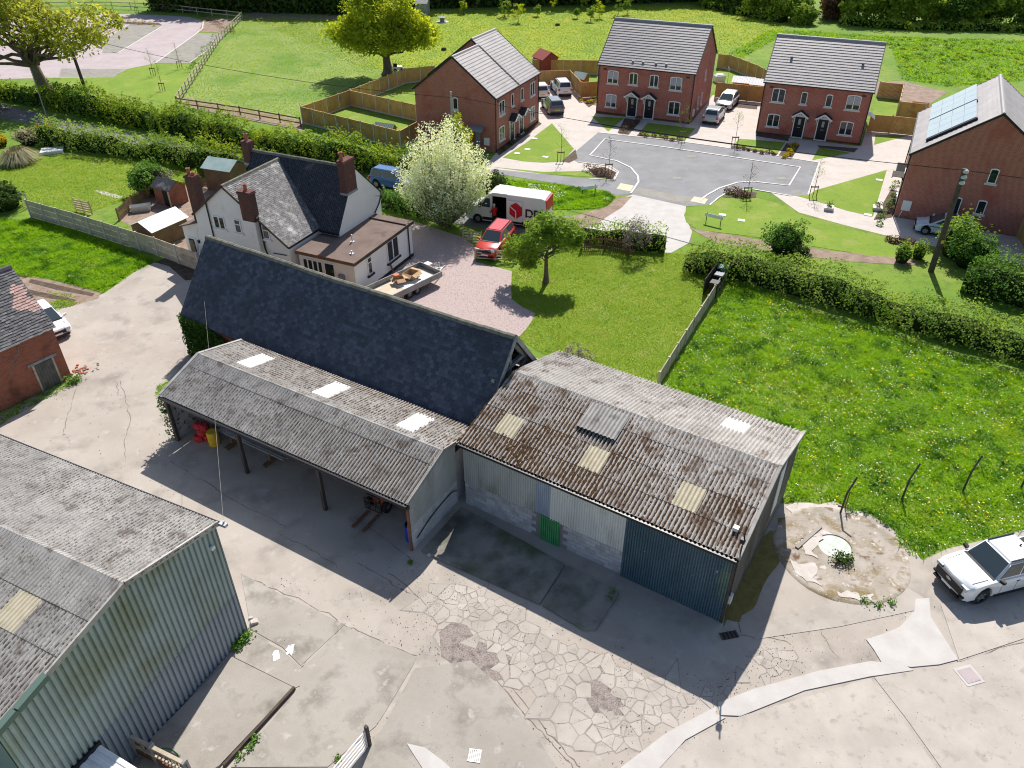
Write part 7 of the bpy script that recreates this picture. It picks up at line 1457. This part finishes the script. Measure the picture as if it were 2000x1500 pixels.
# hedges and shrubs
hedge('lane_hedge', 'tall green hedge on the far side of the lane', [(100, 206), (170, 222), (260, 242), (380, 266), (480, 288), (600, 312), (700, 328), (790, 342), (830, 352)], 1.25, 2.5, 'leaf_hedge', 62, .115, shoots=.16)
hedge('garden_hedge', 'clipped hedge between the lane and the cottage lawn', [(88, 280), (160, 290), (250, 302), (330, 314), (385, 326)], 1.15, 2.1, 'leaf_privet', 62, .10, shoots=.22)
hedge('conifer_hedge', 'light green shrubs at the hedge end behind the green shed', [(392, 334), (440, 338), (500, 342), (540, 348)], 1.0, 2.3, 'leaf_hedge', 60, .11, shoots=.5)
hedge('lane_hedge', 'rough hedge left of the oak at the far lane side', [(-60, 182), (20, 194), (90, 206)], 1.0, 1.9, 'leaf_hedge', 45, .13)
hedge('meadow_hedge', 'long flowering hedge along the top of the meadow', [(1338, 520), (1420, 535), (1500, 553), (1600, 580), (1700, 610), (1800, 640), (1900, 668), (2060, 715)], 1.45, 1.95, 'leaf_privet', 88, .085, shoots=.25)
hedge('meadow_hedge', 'bushy hedge tangle at the right edge above the meadow hedge', [(1880, 560), (1950, 580), (2060, 610)], 1.5, 2.6, 'leaf_bush', 60, .10, shoots=.3)
hedge('drive_hedge', 'green shrubs between lane mouth and the picket fence', [(1090, 466), (1140, 470), (1190, 476), (1240, 484), (1300, 490)], .8, 1.5, 'leaf_apple', 60, .085, shoots=.6)
hedge('drive_hedge', 'dark shrub row under the willow beside the lane', [(742, 400), (790, 412), (840, 428)], .9, 1.9, 'leaf_bush', 60, .10)
for lb, p, rx, ry, h, mt, n, sz, sp in (('round glossy green bush in the cottage lawn', (298, 378), 1.75, 1.6, 2.7, 'leaf_bush', 2600, .10, 0), ('grey dead bush leaning over the brick outhouse', (322, 378), 1.05, .9, 2.2, 'leaf_bare', 1500, .07, .1), ('dark bush at the left edge beside the gate', (8, 408), 1.9, 1.5, 2.2, 'leaf_dark', 2200, .11, 0), ('dark shrub right of the white willow', (968, 388), 1.3, 1.1, 2.3, 'leaf_dark', 2000, .09, 0), ('dark green bush on the long curved lawn', (1530, 492), 1.55, 1.3, 2.3, 'leaf_bush', 2600, .085, .1), ('dark low bush right of the lawn bush', (1556, 508), .8, .7, 1.2, 'leaf_dark', 900, .08, 0), ('bare grey bush by the picket fence', (1240, 500), .95, .9, 2.9, 'leaf_bare', 1500, .06, .2), ('leafy shrub between pole and solar house drive', (1862, 500), 1.5, 1.2, 2.9, 'leaf_apple', 2200, .10, .25), ('leafy shrub hiding the icy car front', (1890, 520), 1.5, 1.2, 2.4, 'leaf_bush', 1900, .10, .3), ('thin shrub left of the right utility pole', (1760, 512), .7, .6, 1.5, 'leaf_apple', 500, .08, .3), ('small shrub beside the curved lawn end', (1792, 505), .6, .5, 1.3, 'leaf_apple', 420, .08, .3), ('tall green shrub behind the pale willow pole', (892, 330), 1.6, 1.4, 4.6, 'leaf_mid', 2600, .12, .1), ('yellow flowering bush at the hedge end', (92, 268), .8, .7, 1.3, 'leaf_yellow', 700, .10, 0), ('yellow bush at the far left edge', (2, 285), .9, .8, 1.2, 'leaf_yellow', 700, .10, 0), ('brownish shrub at the lane corner', (-8, 232), 1.5, 1.2, 2.0, 'leaf_bare', 1200, .1, 0), ('dry brown shrub behind the pampas clump', (60, 282), 1.4, 1.0, 1.6, 'leaf_pampas', 1200, .1, 0)):
    bush('garden_bush', lb, G(*p), rx, ry, h, mt, n, sz, spiky=sp, core='bare' not in mt)
# pampas clump: arching blades
x, y, _ = G(38, 318); t = thing('pampas_clump', 'pale arching pampas grass clump at the left edge', 'plant', (x, y, 0)); n = 900; V = []
for k in range(n):
    a = RNG.random() * 2 * math.pi; L_ = 1.0 + 1.1 * RNG.random(); o = np.array([math.cos(a), math.sin(a), 0]); s_ = np.array([-math.sin(a), math.cos(a), 0]) * .02; p0 = o * .15; p1 = o * L_ * .5 + [0, 0, 1.25 * (.6 + .5 * RNG.random())]; p2 = o * L_ * 1.1 + [0, 0, .45 * RNG.random() + .15]
    V += [p0 - s_, p0 + s_, p1 + s_ * 1.3, p1 - s_ * 1.3, p1 - s_ * 1.3, p1 + s_ * 1.3, p2 + s_ * .3, p2 - s_ * .3]
fastmesh('blades', V, np.arange(8 * n).reshape(-1, 4), 'leaf_pampas', t, np.clip(np.repeat(RNG.random(n), 2), .001, 1))
# staked young street trees of the estate
st = [((1095, 316), 'on the lawn of the first house'), ((1188, 340), 'in the round bed left of the road'), ((1332, 275), 'before the second house'), ((1458, 387), 'in the bed right of the road'), ((1434, 286), 'on the third house drive edge'), ((1587, 385), 'by the lawn with planters'), ((300, 148), 'on the verge, farthest left'), ((318, 178), 'on the verge, nearest the hedge'), ((352, 135), 'on the verge by the parking bays'), ((268, 26), 'behind the car park, left'), ((322, 24), 'behind the car park, middle'), ((375, 28), 'behind the car park, right')]
for p, lb in st:
    x, y, _ = G(*p); t = thing('staked_sapling', 'thin staked sapling ' + lb, 'sapling', (x, y, 0), 0, 'staked saplings'); b = MB(); b.tube([(0, 0, 0), (.03, .02, 1.4), (-.02, 0, 3.3)], [.03, .022, .008], 6); b.build('trunk', 'bark', t)
    b = MB(); C = []
    for k in range(11): a = random.random() * 6.28; z0 = 1.2 + 1.7 * random.random(); q = (.5 * math.cos(a) * (3.6 - z0) / 2, .5 * math.sin(a) * (3.6 - z0) / 2, z0 + .45); b.tube([(0, 0, z0), q], [.012, .004], 4); C.append(q)
    b.build('twigs', 'bark', t); C = np.array(C); Q = C[RNG.integers(len(C), size=130)] + RNG.normal(size=(130, 3)) * .14; v, f = leaf_quads(Q, .045 * (.6 + .8 * RNG.random(130)), .3); fastmesh('crown', v, f, 'leaf_copper' if 'bed' in lb else 'leaf_privet', t, RNG.random(130).clip(.001))
    for s_ in (-.3, .3): b = MB(); b.tube([(s_, 0, 0), (s_, 0, 1.0)], .035, 6); b.build('stake', 'wood_brown', t)
    b = MB(); b.box(-.34, .34, -.03, .03, .85, .95); b.build('crossbar', 'wood_brown', t)
# low planting in the beds
bed = [((1168, 340), 9, 'leaf_copper', .42, 'coppery shrub in the round bed'), ((1442, 381), 9, 'leaf_copper', .42, 'coppery shrub in the bed right of the road'), ((1232, 248), 6, 'leaf_copper', .35, 'low shrub between the second house paths'), ((1545, 296), 9, 'leaf_yellow', .3, 'yellow flowering plant between the third house paths'), ((1150, 202), 6, 'leaf_yellow', .3, 'yellow flower by the log arch beside second house'), ((1735, 400), 8, 'leaf_bush', .35, 'clipped green plant along the solar house path'), ((1755, 474), 6, 'leaf_copper', .35, 'low plant at the end of the curved path'), ((1475, 298), 7, 'leaf_copper', .25, 'low plant along the third house lawn edge'), ((1290, 270), 7, 'leaf_copper', .25, 'low plant along the second house lawn edge'), ((425, 50), 12, 'leaf_copper', .5, 'ground cover plant in the car park bed'), ((270, 46), 8, 'leaf_yellow', .4, 'yellow plant in the car park island'), ((395, 108), 9, 'leaf_bush', .45, 'green plant along the parking bay edge'), ((1010, 272), 6, 'leaf_dark', .3, 'low plant before the first house')]
ax = {3: (-12, 14), 5: (-18, 45), 7: (44, 7), 8: (44, 6), 9: (36, 18), 10: (40, 4), 11: (28, -36), 12: (30, -24), 2: (-16, 12)}
for i, (p, n, mt, s_, lb) in enumerate(bed):
    dx, dy = ax.get(i, (24, 7)); gname = lb + 's'
    for k in range(n):
        u = 2 * (k + .5) / n - 1; px_, py_ = p[0] + dx * u + random.uniform(-4, 4), p[1] + dy * u + random.uniform(-2.5, 2.5); x, y, _ = G(px_, py_); m = s_ * random.uniform(.7, 1.3)
        bush('bedding_plant', lb, (x, y), m, m, m * 1.3, mt, 90, .07, gname, 'plant', core=False)
# ------------------------------------------------------------------ small things of the place
def one(name, label, cat, b, mats, loc, rotz=0.0, group=None): return tag(b.build(name, mats, None, loc, rotz), label, cat, group)
for p, yv_, lb in (((1150, 381), 20, 'blue and white street name sign on the dark verge'), ((1392, 438), -35, 'blue and white street name sign on the curved lawn')):
    t = thing('street_sign', lb, 'sign', (*G(*p)[:2], 0), R(yv_)); b = MB(); b.box(-.75, .75, -.02, .02, .55, .8); b.build('plate', 'sign_blue', t); b = MB(); b.box(-.73, .73, -.026, -.02, .57, .78); b.build('sign_face', 'white_paint', t)
    for s_ in (-.6, .6): b = MB(); b.tube([(s_, .05, 0), (s_, .05, .85)], .03, 6); b.build('leg', 'black_plastic', t)
for p, lb in (((1618, 410), 'square stone planter nearer the curved path'), ((1713, 410), 'square stone planter nearer the solar house')):
    t = thing('stone_planter', lb, 'planter', (*G(*p)[:2], 0), R(-20)); b = MB(); b.loft([[(-.3, -.3, 0), (.3, -.3, 0), (.3, .3, 0), (-.3, .3, 0)], [(-.38, -.38, .3), (.38, -.38, .3), (.38, .38, .3), (-.38, .38, .3)]]); b.build('trough', 'stone_sill', t)
    Q = RNG.normal(size=(110, 3)) * np.array([.13, .13, .12]) + [0, 0, .45]; v, f = leaf_quads(Q, np.full(110, .06), .3); fastmesh('flowers', v, f, 'leaf_dark', t, RNG.random(110).clip(.001))
for p in ((1186, 389), (1411, 420), (1448, 431), (1030, 292), (1010, 300), (1044, 271), (1717, 352), (1695, 420), (1065, 307)):
    b = MB(); b.box(-.28, .28, -.22, .22, 0, .03); o = b.build('access_cover', 'kerb', None, (*G(*p)[:2], .018), R(-20)); o['kind'] = 'structure'
# foreground: drain grates, covers, gate, feed barrier
t = thing('drain_grate', 'white barred drain grate at the bottom of the yard', 'grate', (*G(927, 1477)[:2], .02), R(-8)); b = MB(); b.box(-.2, .2, -.2, .2, -.012, .0); b.build('pit', 'black_plastic', t)
for k in range(7): b = MB(); b.box(-.2 + .0617 * k, -.17 + .0617 * k, -.2, .2, 0, .025); b.build('bar', 'galv', t)
for y0 in (-.22, .19): b = MB(); b.box(-.22, .22, y0, y0 + .03, 0, .027); b.build('frame', 'galv', t)
t = thing('drain_grate', 'dark slotted drain at the corner of the navy shed front', 'grate', (*G(1424, 1241)[:2], .02), R(12)); b = MB(); b.box(-.34, .34, -.16, .16, -.012, .0); b.build('pit', 'black_plastic', t)
for k in range(5): b = MB(); b.box(-.34 + .155 * k, -.28 + .155 * k, -.16, .16, 0, .02); b.build('bar', 'steel_dark', t)
t = thing('manhole_cover', 'rusty square manhole cover in a concrete frame near the pickup', 'cover', (*G(1892, 1320)[:2], .018), R(15)); b = MB(); b.box(-.38, .38, -.38, .38, 0, .02); b.build('frame', 'concrete_pale', t); b = MB(); b.box(-.28, .28, -.28, .28, .02, .03); b.build('plate', 'paving_pink', t)
g0, g1 = np.array(G(712, 1432, .9)[:2]), np.array(G(655, 1500, .9)[:2]); gd = g1 - g0; yg = math.atan2(gd[1], gd[0]); t = thing('yard_gate', 'white steel gate at the bottom edge of the yard', 'gate', (*g0, 0), yg)
for z in (.15, .35, .55, .75, .98): b = MB(); b.tube([(0, 0, z), (3.0, 0, z)], .028, 8); b.build('bar', 'white_paint', t)
for x in (0, 1.5, 3.0): b = MB(); b.tube([(x, 0, .06), (x, 0, 1.02)], .035 if x != 1.5 else .025, 8); b.build('stile', 'galv', t)
b = MB(); b.box(-.16, -.06, -.06, .06, 0, 1.15); b.build('hanging_post', 'steel_dark', t)
f0, f1 = np.array(G(228, 1424, 1.1)[:2]), np.array(G(400, 1510, 1.1)[:2]); fd = f1 - f0; yf = math.atan2(fd[1], fd[0]); Lf = 2.9; t = thing('feed_barrier', 'weathered perforated metal barrier running out from the clad barn', 'barrier', (*f0, 0), yf)
b = MB(); b.box(0, Lf, -.06, .06, 1.0, 1.1); b.build('top_rail', 'wood_weathered', t); b = MB(); b.box(0, Lf, -.05, .05, .1, .35); b.build('bottom_rail', 'rust', t)
for k in range(20): b = MB(); b.tube([(.08 + k * .145, 0, .35), (.14 + k * .145, 0, 1.0)], .028, 6); b.build('bar', 'rust' if k % 3 else 'wood_weathered', t)
b = MB(); b.box(0, Lf, -.12, -.06, .72, .80); b.build('middle_rail', 'wood_weathered', t)
for x in (.02, 1.4, 2.8): b = MB(); b.box(x, x + .1, -.1, .1, 0, 1.2); b.build('post', 'wood_grey', t)
b = MB(); b.tube(smooth_path([(*G(300, 1470)[:2], .13), (*G(330, 1465)[:2], .13), (*G(350, 1480)[:2], .13), (*G(340, 1500)[:2], .13)], 5), .018, 6); one('garden_hose', 'thin green hose lying by the feed barrier', 'hose', b, 'leaf_ivy' if False else 'sheet_green_door', (0, 0, 0))
for i, (p, s_, lb) in enumerate((((497, 1217), .16, 'broken white block at the foot of the clad barn'), ((490, 1208), .08, 'small white chip beside the broken block'), ((838, 1086), .1, 'pale offcut block lying by the open shed end'))):
    b = MB(); b.loft([[(-s_, -s_ * .7, 0), (s_ * .9, -s_ * .8, 0), (s_, s_ * .6, 0), (-s_ * .8, s_ * .8, 0)], [(-s_ * .8, -s_ * .6, s_ * .8), (s_ * .8, -s_ * .7, s_ * .6), (s_ * .7, s_ * .5, s_ * .9), (-s_ * .7, s_ * .6, s_ * .7)]]); one('rubble_block', lb, 'block', b, 'white_scale', (*G(*p)[:2], .03), .5)
for p, lb in (((540, 1280), 'white paint splash on the yard concrete'), ((566, 1270), 'small white paint fleck beside the splash')):
    x, y, _ = G(*p); b = MB(); rr = [(.05 + .09 * random.random()) * (1.5 if 'splash' in lb else .6) for _ in range(14)]; b.face([(rr[k] * math.cos(k * 6.283 / 14), rr[k] * 1.6 * math.sin(k * 6.283 / 14), 0) for k in range(14)]); o = b.build('paint_mark', 'white_paint', yard, (x, y, .032))
# weeds: tufts of leaves
def weed(label, px, spread, n, size, mat='leaf_bush', h=.25, z=0.0):
    pts = [np.array(G(*p)[:2]) for p in px]; t = thing('weed_patch', label, 'weeds', (*pts[0], z)); i = RNG.integers(len(pts), size=n); Q = np.array(pts)[i] - pts[0] + RNG.normal(size=(n, 2)) * spread; X = np.column_stack([Q, RNG.random(n) * h + .02]); v, f = leaf_quads(X, size * (.6 + .8 * RNG.random(n)), .5); fastmesh('leaves', v, f, mat, t, RNG.random(n).clip(.001))
weed('green weeds growing at the foot of the clad barn', [(482, 1245), (472, 1255), (462, 1266)], .13, 420, .055, 'leaf_bush', .3)
weed('single weed beside the white yard gate', [(660, 1482)], .06, 60, .04, h=.12); weed('leafy weed growing in the sunken well', [(1636, 1096), (1650, 1098)], .16, 420, .05, 'leaf_dark', .35)
weed('weeds by the corner of the old brick outbuilding', [(152, 744), (142, 748)], .16, 300, .06, h=.4); weed('weeds along the round slab edge', [(1690, 1176), (1715, 1182), (1740, 1180)], .1, 160, .05, h=.15); weed('grass tufts along the retaining edge of the raised slab', [(470, 1480), (500, 1445), (490, 1460)], .07, 160, .05, h=.15)
weed('weeds at the corner of the dark apron', [(1195, 1160), (1190, 1170)], .1, 160, .04, h=.15); weed('dock leaves beside the round slab top', [(1690, 1000), (1660, 998)], .15, 200, .05, h=.2); weed('little weed clump on the shaded yard', [(802, 1100)], .06, 50, .05, h=.12)
t = thing('brick_rubble', 'spill of broken red brick by the old outbuilding corner', 'rubble', (*G(160, 722)[:2], 0)); 
for k in range(46): m = random.uniform(.03, .09); b = MB(); b.box(-m, m, -m * .6, m * .6, 0, m * .8); b.build('brick_piece', 'brick_old' if k % 4 else 'mortar', t, (random.gauss(0, .38), random.gauss(0, .3), .0), random.random() * 3)
# timber edge of the raised slab
p0, p1 = G(578, 1347), G(440, 1500); d = np.array(p1[:2]) - p0[:2]; b = MB(); b.box(0, np.linalg.norm(d), -.10, .0, 0, .16); one('slab_edge', 'dark timber edging along the raised slab', 'edging', b, 'wood_dark', (p0[0], p0[1], .0), math.atan2(d[1], d[0]))
# garden clutter
b = MB(); b.box(-1.0, 1.0, -.75, .75, 0, .28); one('mattress', 'white mattress lying on the lawn under the hedge', 'mattress', b, 'white_plastic', (*G(103, 297)[:2], 0), R(20))
b = MB(); b.loft([[(-.6, -.3, 0), (.6, -.3, 0), (.6, .3, 0), (-.6, .3, 0)], [(-.5, -.25, .35), (.3, -.25, .4), (.3, .25, .4), (-.5, .25, .35)]]); one('red_tub', 'red plastic tub in the hedge shade', 'tub', b, 'bag_red', (*G(142, 282)[:2], 0), R(10))
t = thing('metal_trough', 'grey metal trough by the garden picket fence', 'trough', (*G(277, 412)[:2], 0), R(20)); b = MB(); b.loft([[(-.7, -.3, 0), (.7, -.3, 0), (.7, .3, 0), (-.7, .3, 0)], [(-.8, -.35, .5), (.8, -.35, .5), (.8, .35, .5), (-.8, .35, .5)]], cap=False); b.face([(-.7, -.3, .02), (.7, -.3, .02), (.7, .3, .02), (-.7, .3, .02)]); b.build('tank', 'galv', t)
t = thing('picnic_table', 'round grey picnic table on the buttercup meadow', 'table', (*G(864, 43)[:2], 0)); b = MB(); b.lathe([(.75, .68), (.75, .75), (.1, .75)], n=16); b.build('table_top', 'wood_grey', t); b = MB(); b.box(-.35, .35, -.35, .35, 0, .68); b.build('base', 'wood_grey', t); b = MB(); b.lathe([(1.05, 0), (1.05, .06), (.1, .06)], n=16); b.build('footing', 'post_concrete', t)
for p, lb in (((867, 98), 'dark tree stump on the meadow left of the first house roof'), ((1089, 50), 'grey rock on the meadow')): b = MB(); b.lathe([(.4, 0), (.36, .25), (.3, .35), (.05, .36)], n=10); one('stump', lb, 'stump', b, 'wood_dark', (*G(*p)[:2], 0))
t = thing('garden_mower', 'white and black wheeled garden machine beside the paddock tree', 'mower', (*G(778, 141)[:2], 0), R(20)); b = MB(); b.box(-.7, .5, -.4, .4, .35, .75); b.build('body', 'white_paint', t); b = MB(); b.box(-.6, -.15, -.3, .3, .75, 1.15); b.build('seat', 'black_plastic', t)
for x in (-.5, .45):
    for s_ in (-1, 1): wheel(t, x, s_ * .45, .27, .2, s_)
b = MB(); b.tube([(.3, 0, .75), (.05, 0, 1.15)], .03, 6); b.build('steering_column', 'black_plastic', t)
t = thing('log_arch', 'small wooden log store by the corner of the second house', 'log store', (*G(1158, 199)[:2], 0), R(-24)); b = MB(); b.tube([(.5 * math.cos(a), 0, .5 * math.sin(a)) for a in np.linspace(0, math.pi, 12)], .05, 6); b.build('arch', 'wood_brown', t); b = MB(); b.box(-.45, .45, -.15, .15, 0, .25); b.build('logs', 'wood_dark', t)
t = thing('rotary_dryer', 'thin rotary clothes dryer behind the second house', 'dryer', (*G(1420, 165)[:2], 0)); b = MB(); b.tube([(0, 0, 0), (0, 0, 2.0)], .025, 6); b.build('pole', 'galv', t); b = MB(); [b.tube([(0, 0, 1.6), (.7 * math.cos(a), .7 * math.sin(a), 2.0)], .012, 5) for a in (0, 1.57, 3.14, 4.71)]; b.build('arms', 'galv', t)
b = MB(); b.loft([[(-.6, -.45, 0), (.6, -.45, 0), (.6, .45, 0), (-.6, .45, 0)], [(-.65, -.5, .75), (.65, -.5, .8), (.6, .5, .8), (-.6, .5, .75)], [(-.4, -.3, .95), (.4, -.3, .95), (.4, .3, .95), (-.4, .3, .95)]]); one('covered_furniture', 'white covered garden furniture behind the second house', 'furniture cover', b, 'white_plastic', (*G(1404, 160)[:2], 0), .2)
for p, lb, mt in (((828, 560), 'rusty planter box against the extension wall', 'rust'), ((790, 545), 'grey planter box against the extension wall', 'wood_grey')):
    b = MB(); b.box(-.35, .35, -.22, .22, 0, .4); one('planter_box', lb, 'planter', b, mt, (*G(p[0] - 25, p[1] - 22)[:2], 0), R(60))
b = MB(); b.box(-.06, .06, -.4, .4, 0, .05); o = one('leaning_plank', 'brown plank leaning against the extension wall', 'plank', b, 'wood_brown', (*G(766, 536)[:2], .5), R(60)); o.rotation_euler = (R(70), 0, R(60))
b = MB(); b.tube([(0, 0, 0), (.02, 0, .95)], .025, 6); b.box(-.02, .02, -.3, .3, .0, .04); one('fallen_bar', 'rusty bar lying by the first meadow post', 'bar', b, 'rust', (*G(1650, 992)[:2], .03), 1.2)
# open shed ivy on its left post, dead plant on the mossy shed's far corner
t = thing('ivy_growth', 'ivy climbing the left end post of the open shed', 'ivy', (*osl(.0, .1), 0)); n = 1500; X = np.column_stack([RNG.normal(size=n) * .16 - .12, RNG.random(n) * 1.9 - .25, RNG.random(n) ** .8 * 2.55]); c, s_ = math.cos(yo), math.sin(yo); X[:, :2] = X[:, :2] @ np.array([[c, s_], [-s_, c]]); v, f = leaf_quads(X, .05 + .05 * RNG.random(n), .1); fastmesh('leaves', v, f, 'leaf_ivy', t, RNG.random(n).clip(.001))
bush('dead_shrub', 'grey twiggy shrub behind the mossy shed corner', (ms.matrix_basis @ Vector((.9, 8.75, 0)))[:2], 1.1, .5, 4.1, 'leaf_bare', 3200, .06, core=False)
# ------------------------------------------------------------------ grass and flowers
BL = lambda pts: px_poly(pts)
MEADOW = BL([(1292, 756), (1432, 540), (1560, 600), (1700, 640), (1850, 690), (2000, 735), (2150, 770), (2250, 960), (2000, 1034), (1850, 1066), (1800, 1092), (1775, 1085), (1740, 1030), (1690, 998), (1600, 978), (1530, 980), (1535, 930), (1560, 850)])
grass('meadow_grass', MEADOW, 330, .13, .022, 'blade_field', label='lush meadow grass right of the mossy shed', clump=.8)
BANK = BL([(-60, 430), (60, 428), (150, 454), (290, 503), (300, 512), (262, 530), (205, 570), (188, 570), (100, 545), (40, 540), (-60, 560)])
grass('bank_grass', BANK, 260, .16, .028, 'blade_field', label='rough grass bank in front of the board fence', clump=.9)
grass('bank_grass', BL([(70, 600), (120, 585), (150, 590), (165, 588), (120, 604), (80, 608)]), 300, .1, .03, 'blade_field', z0=.01, label='thin grass among the tyre tracks')
grass('bank_grass', BL([(90, 570), (140, 574), (150, 582), (110, 580)]), 120, .1, .03, 'blade_field', z0=.01, label='grass between the tyre ruts')
grass('lawn_grass', BL(LAWN_R), 420, .05, .022, 'blade_lawn', label='short grass of the back garden lawn', clump=.3, z0=.014)
grass('lawn_grass', BL(LAWN_L), 200, .055, .03, 'blade_lawn', label='short grass of the cottage lawn', clump=.3, z0=.014)
grass('verge_grass', BL(LAWNS['dark verge behind the delivery van']), 220, .16, .035, 'blade_field', label='long grass on the dark verge', clump=.4, z0=.02)
grass('verge_grass', BL([(338, 742), (372, 705), (386, 698), (320, 770), (305, 775), (306, 755)]), 500, .12, .02, 'blade_field', label='grass strip beside the open shed end')
grass('verge_grass', BL([(0, 832), (0, 775), (60, 770), (130, 742), (150, 745), (110, 770), (50, 800)]), 300, .12, .022, 'blade_field', label='grass along the foot of the brick outbuilding')
grass('paddock_grass', BL(PADDOCK), 40, .07, .05, 'blade_lawn', label='grass of the mown paddock', clump=.3, z0=.01)
grass('meadow_grass', BL([(1400, 120), (1500, 60), (1580, 60), (1700, 70), (2000, 80), (2100, 150), (1850, 170), (1760, 155), (1740, 90), (1520, 75), (1420, 130)]), 26, .16, .08, 'blade_field', label='rough grass behind the brick houses', clump=.8)
grass('meadow_grass', BL(FIELD_BACK), 14, .12, .07, 'blade_lawn', label='sparse grass of the buttercup meadow', z0=.006)
def flowers(name, poly, n, size, mat, label, zmax=.16):
    P = scatter(poly, n / ((np.ptp(np.array(poly), 0)).prod())); k = .5 + .5 * np.sin(P[:, 0] * .9 + 1) * np.sin(P[:, 1] * 1.1) + .3 * np.sin(P[:, 0] * 3 + P[:, 1] * 2); P = P[RNG.random(len(P)) < k]
    X = np.column_stack([P, .06 + zmax * RNG.random(len(P))]); v, f = leaf_quads(X, size * (.6 + .8 * RNG.random(len(P))), 2.5, aspect=.9); tag(fastmesh(name, v, f, mat, None, RNG.random(len(P)).clip(.001), 'stuff'), label)
flowers('dandelion_flowers', MEADOW, 4200, .042, 'petal_yellow', 'yellow dandelions in the meadow'); flowers('dandelion_clocks', MEADOW, 6000, .034, 'petal_white', 'white dandelion clocks in the meadow')
flowers('dandelion_flowers', BL(LAWN_R), 900, .022, 'petal_yellow', 'yellow dandelions in the back lawn', .03); flowers('buttercup_flowers', BL(FIELD_BACK), 9000, .06, 'petal_yellow', 'yellow buttercups in the far meadow', .12)
flowers('white_flowers', BL([(1030, 362), (1110, 370), (1100, 388), (1040, 385)]), 900, .05, 'petal_white', 'white blossom on the dark verge', .2)
def docks(name, poly, n, mat, label, size=.075):
    C = scatter(poly, n / (np.ptp(np.array(poly), 0)).prod()); k = np.sin(C[:, 0] * .8 + 2) * np.sin(C[:, 1] * .9) > -.25; C = C[k]; m = 26; P = np.repeat(C, m, 0) + RNG.normal(size=(len(C) * m, 2)) * np.repeat(.08 + .17 * RNG.random(len(C)), m)[:, None]
    v, f = leaf_quads(np.column_stack([P, .05 + .16 * RNG.random(len(P))]), size * (.5 + .8 * RNG.random(len(P))), .9); tag(fastmesh(name, v, f, mat, None, np.repeat(RNG.random(len(C)), m).clip(.001), 'stuff'), label)
docks('dock_weeds', MEADOW, 330, 'leaf_bush', 'dark dock clumps in the meadow'); docks('dock_weeds', BANK, 90, 'leaf_privet', 'pale leafy clumps on the grass bank'); docks('dock_weeds', BL([(1500, 75), (1760, 75), (2000, 90), (2000, 170), (1850, 180), (1760, 150), (1740, 95)]), 260, 'leaf_hedge', 'leafy clumps on the rough ground behind the houses', .16)
# loose stones on the gravel drive
P = scatter(GL, 90); n = len(P); r_ = .018 + .022 * RNG.random(n); a = RNG.random(n) * 6.28; V = np.stack([np.column_stack([P[:, 0] + r_ * np.cos(a + q), P[:, 1] + r_ * np.sin(a + q), np.full(n, .011)]) for q in (0, 1.6, 3.1, 4.7)] + [np.column_stack([P, .011 + r_ * .9])], 1).reshape(-1, 3); i = np.arange(n)[:, None] * 5
tag(fastmesh('gravel', V, np.concatenate([i + np.array([[0, 1, 4]]), i + np.array([[1, 2, 4]]), i + np.array([[2, 3, 4]]), i + np.array([[3, 0, 4]])]), 'stone_a', None, np.tile(RNG.random(n).clip(.001), 4), 'stuff'), 'loose pinkish stones of the gravel drive')
# grit, leaf litter and dirt gathered on the yard; grass sprouting in its joints
YP = px_poly([(480, 1130), (760, 1130), (830, 1090), (1150, 1240), (1400, 1330), (1480, 1250), (1700, 1180), (1820, 1180), (2000, 1200), (2000, 1500), (500, 1500), (590, 1310)]); YQ = px_poly([(150, 600), (330, 520), (380, 560), (370, 690), (310, 780), (340, 870), (480, 935), (790, 1080), (760, 1130), (560, 1060), (420, 1010), (200, 900), (0, 850), (150, 740)])
P = np.concatenate([scatter(YP, 26), scatter(YQ, 9), scatter(CP, 60)]); k = .5 + .5 * np.sin(P[:, 0] * 1.3 + 2 * np.sin(P[:, 1] * .8)) * np.sin(P[:, 1] * 1.1 + 1.5 * np.sin(P[:, 0] * .7)); P = P[RNG.random(len(P)) < k ** 1.5]
n = len(P); r_ = .008 + .022 * RNG.random(n) ** 3; a = RNG.random(n) * 6.28; V = np.stack([np.column_stack([P[:, 0] + r_ * np.cos(a + q), P[:, 1] + r_ * np.sin(a + q), np.full(n, .012)]) for q in (0, 2.1, 4.2)] + [np.column_stack([P, .026 + r_ * .8])], 1).reshape(-1, 3); i = np.arange(n)[:, None] * 4
tag(fastmesh('grit', V, np.concatenate([i + np.array([[0, 1, 3]]), i + np.array([[1, 2, 3]]), i + np.array([[2, 0, 3]])]), 'soil_dark', None, None, 'stuff'), 'dark grit and crumbs scattered over the yard')
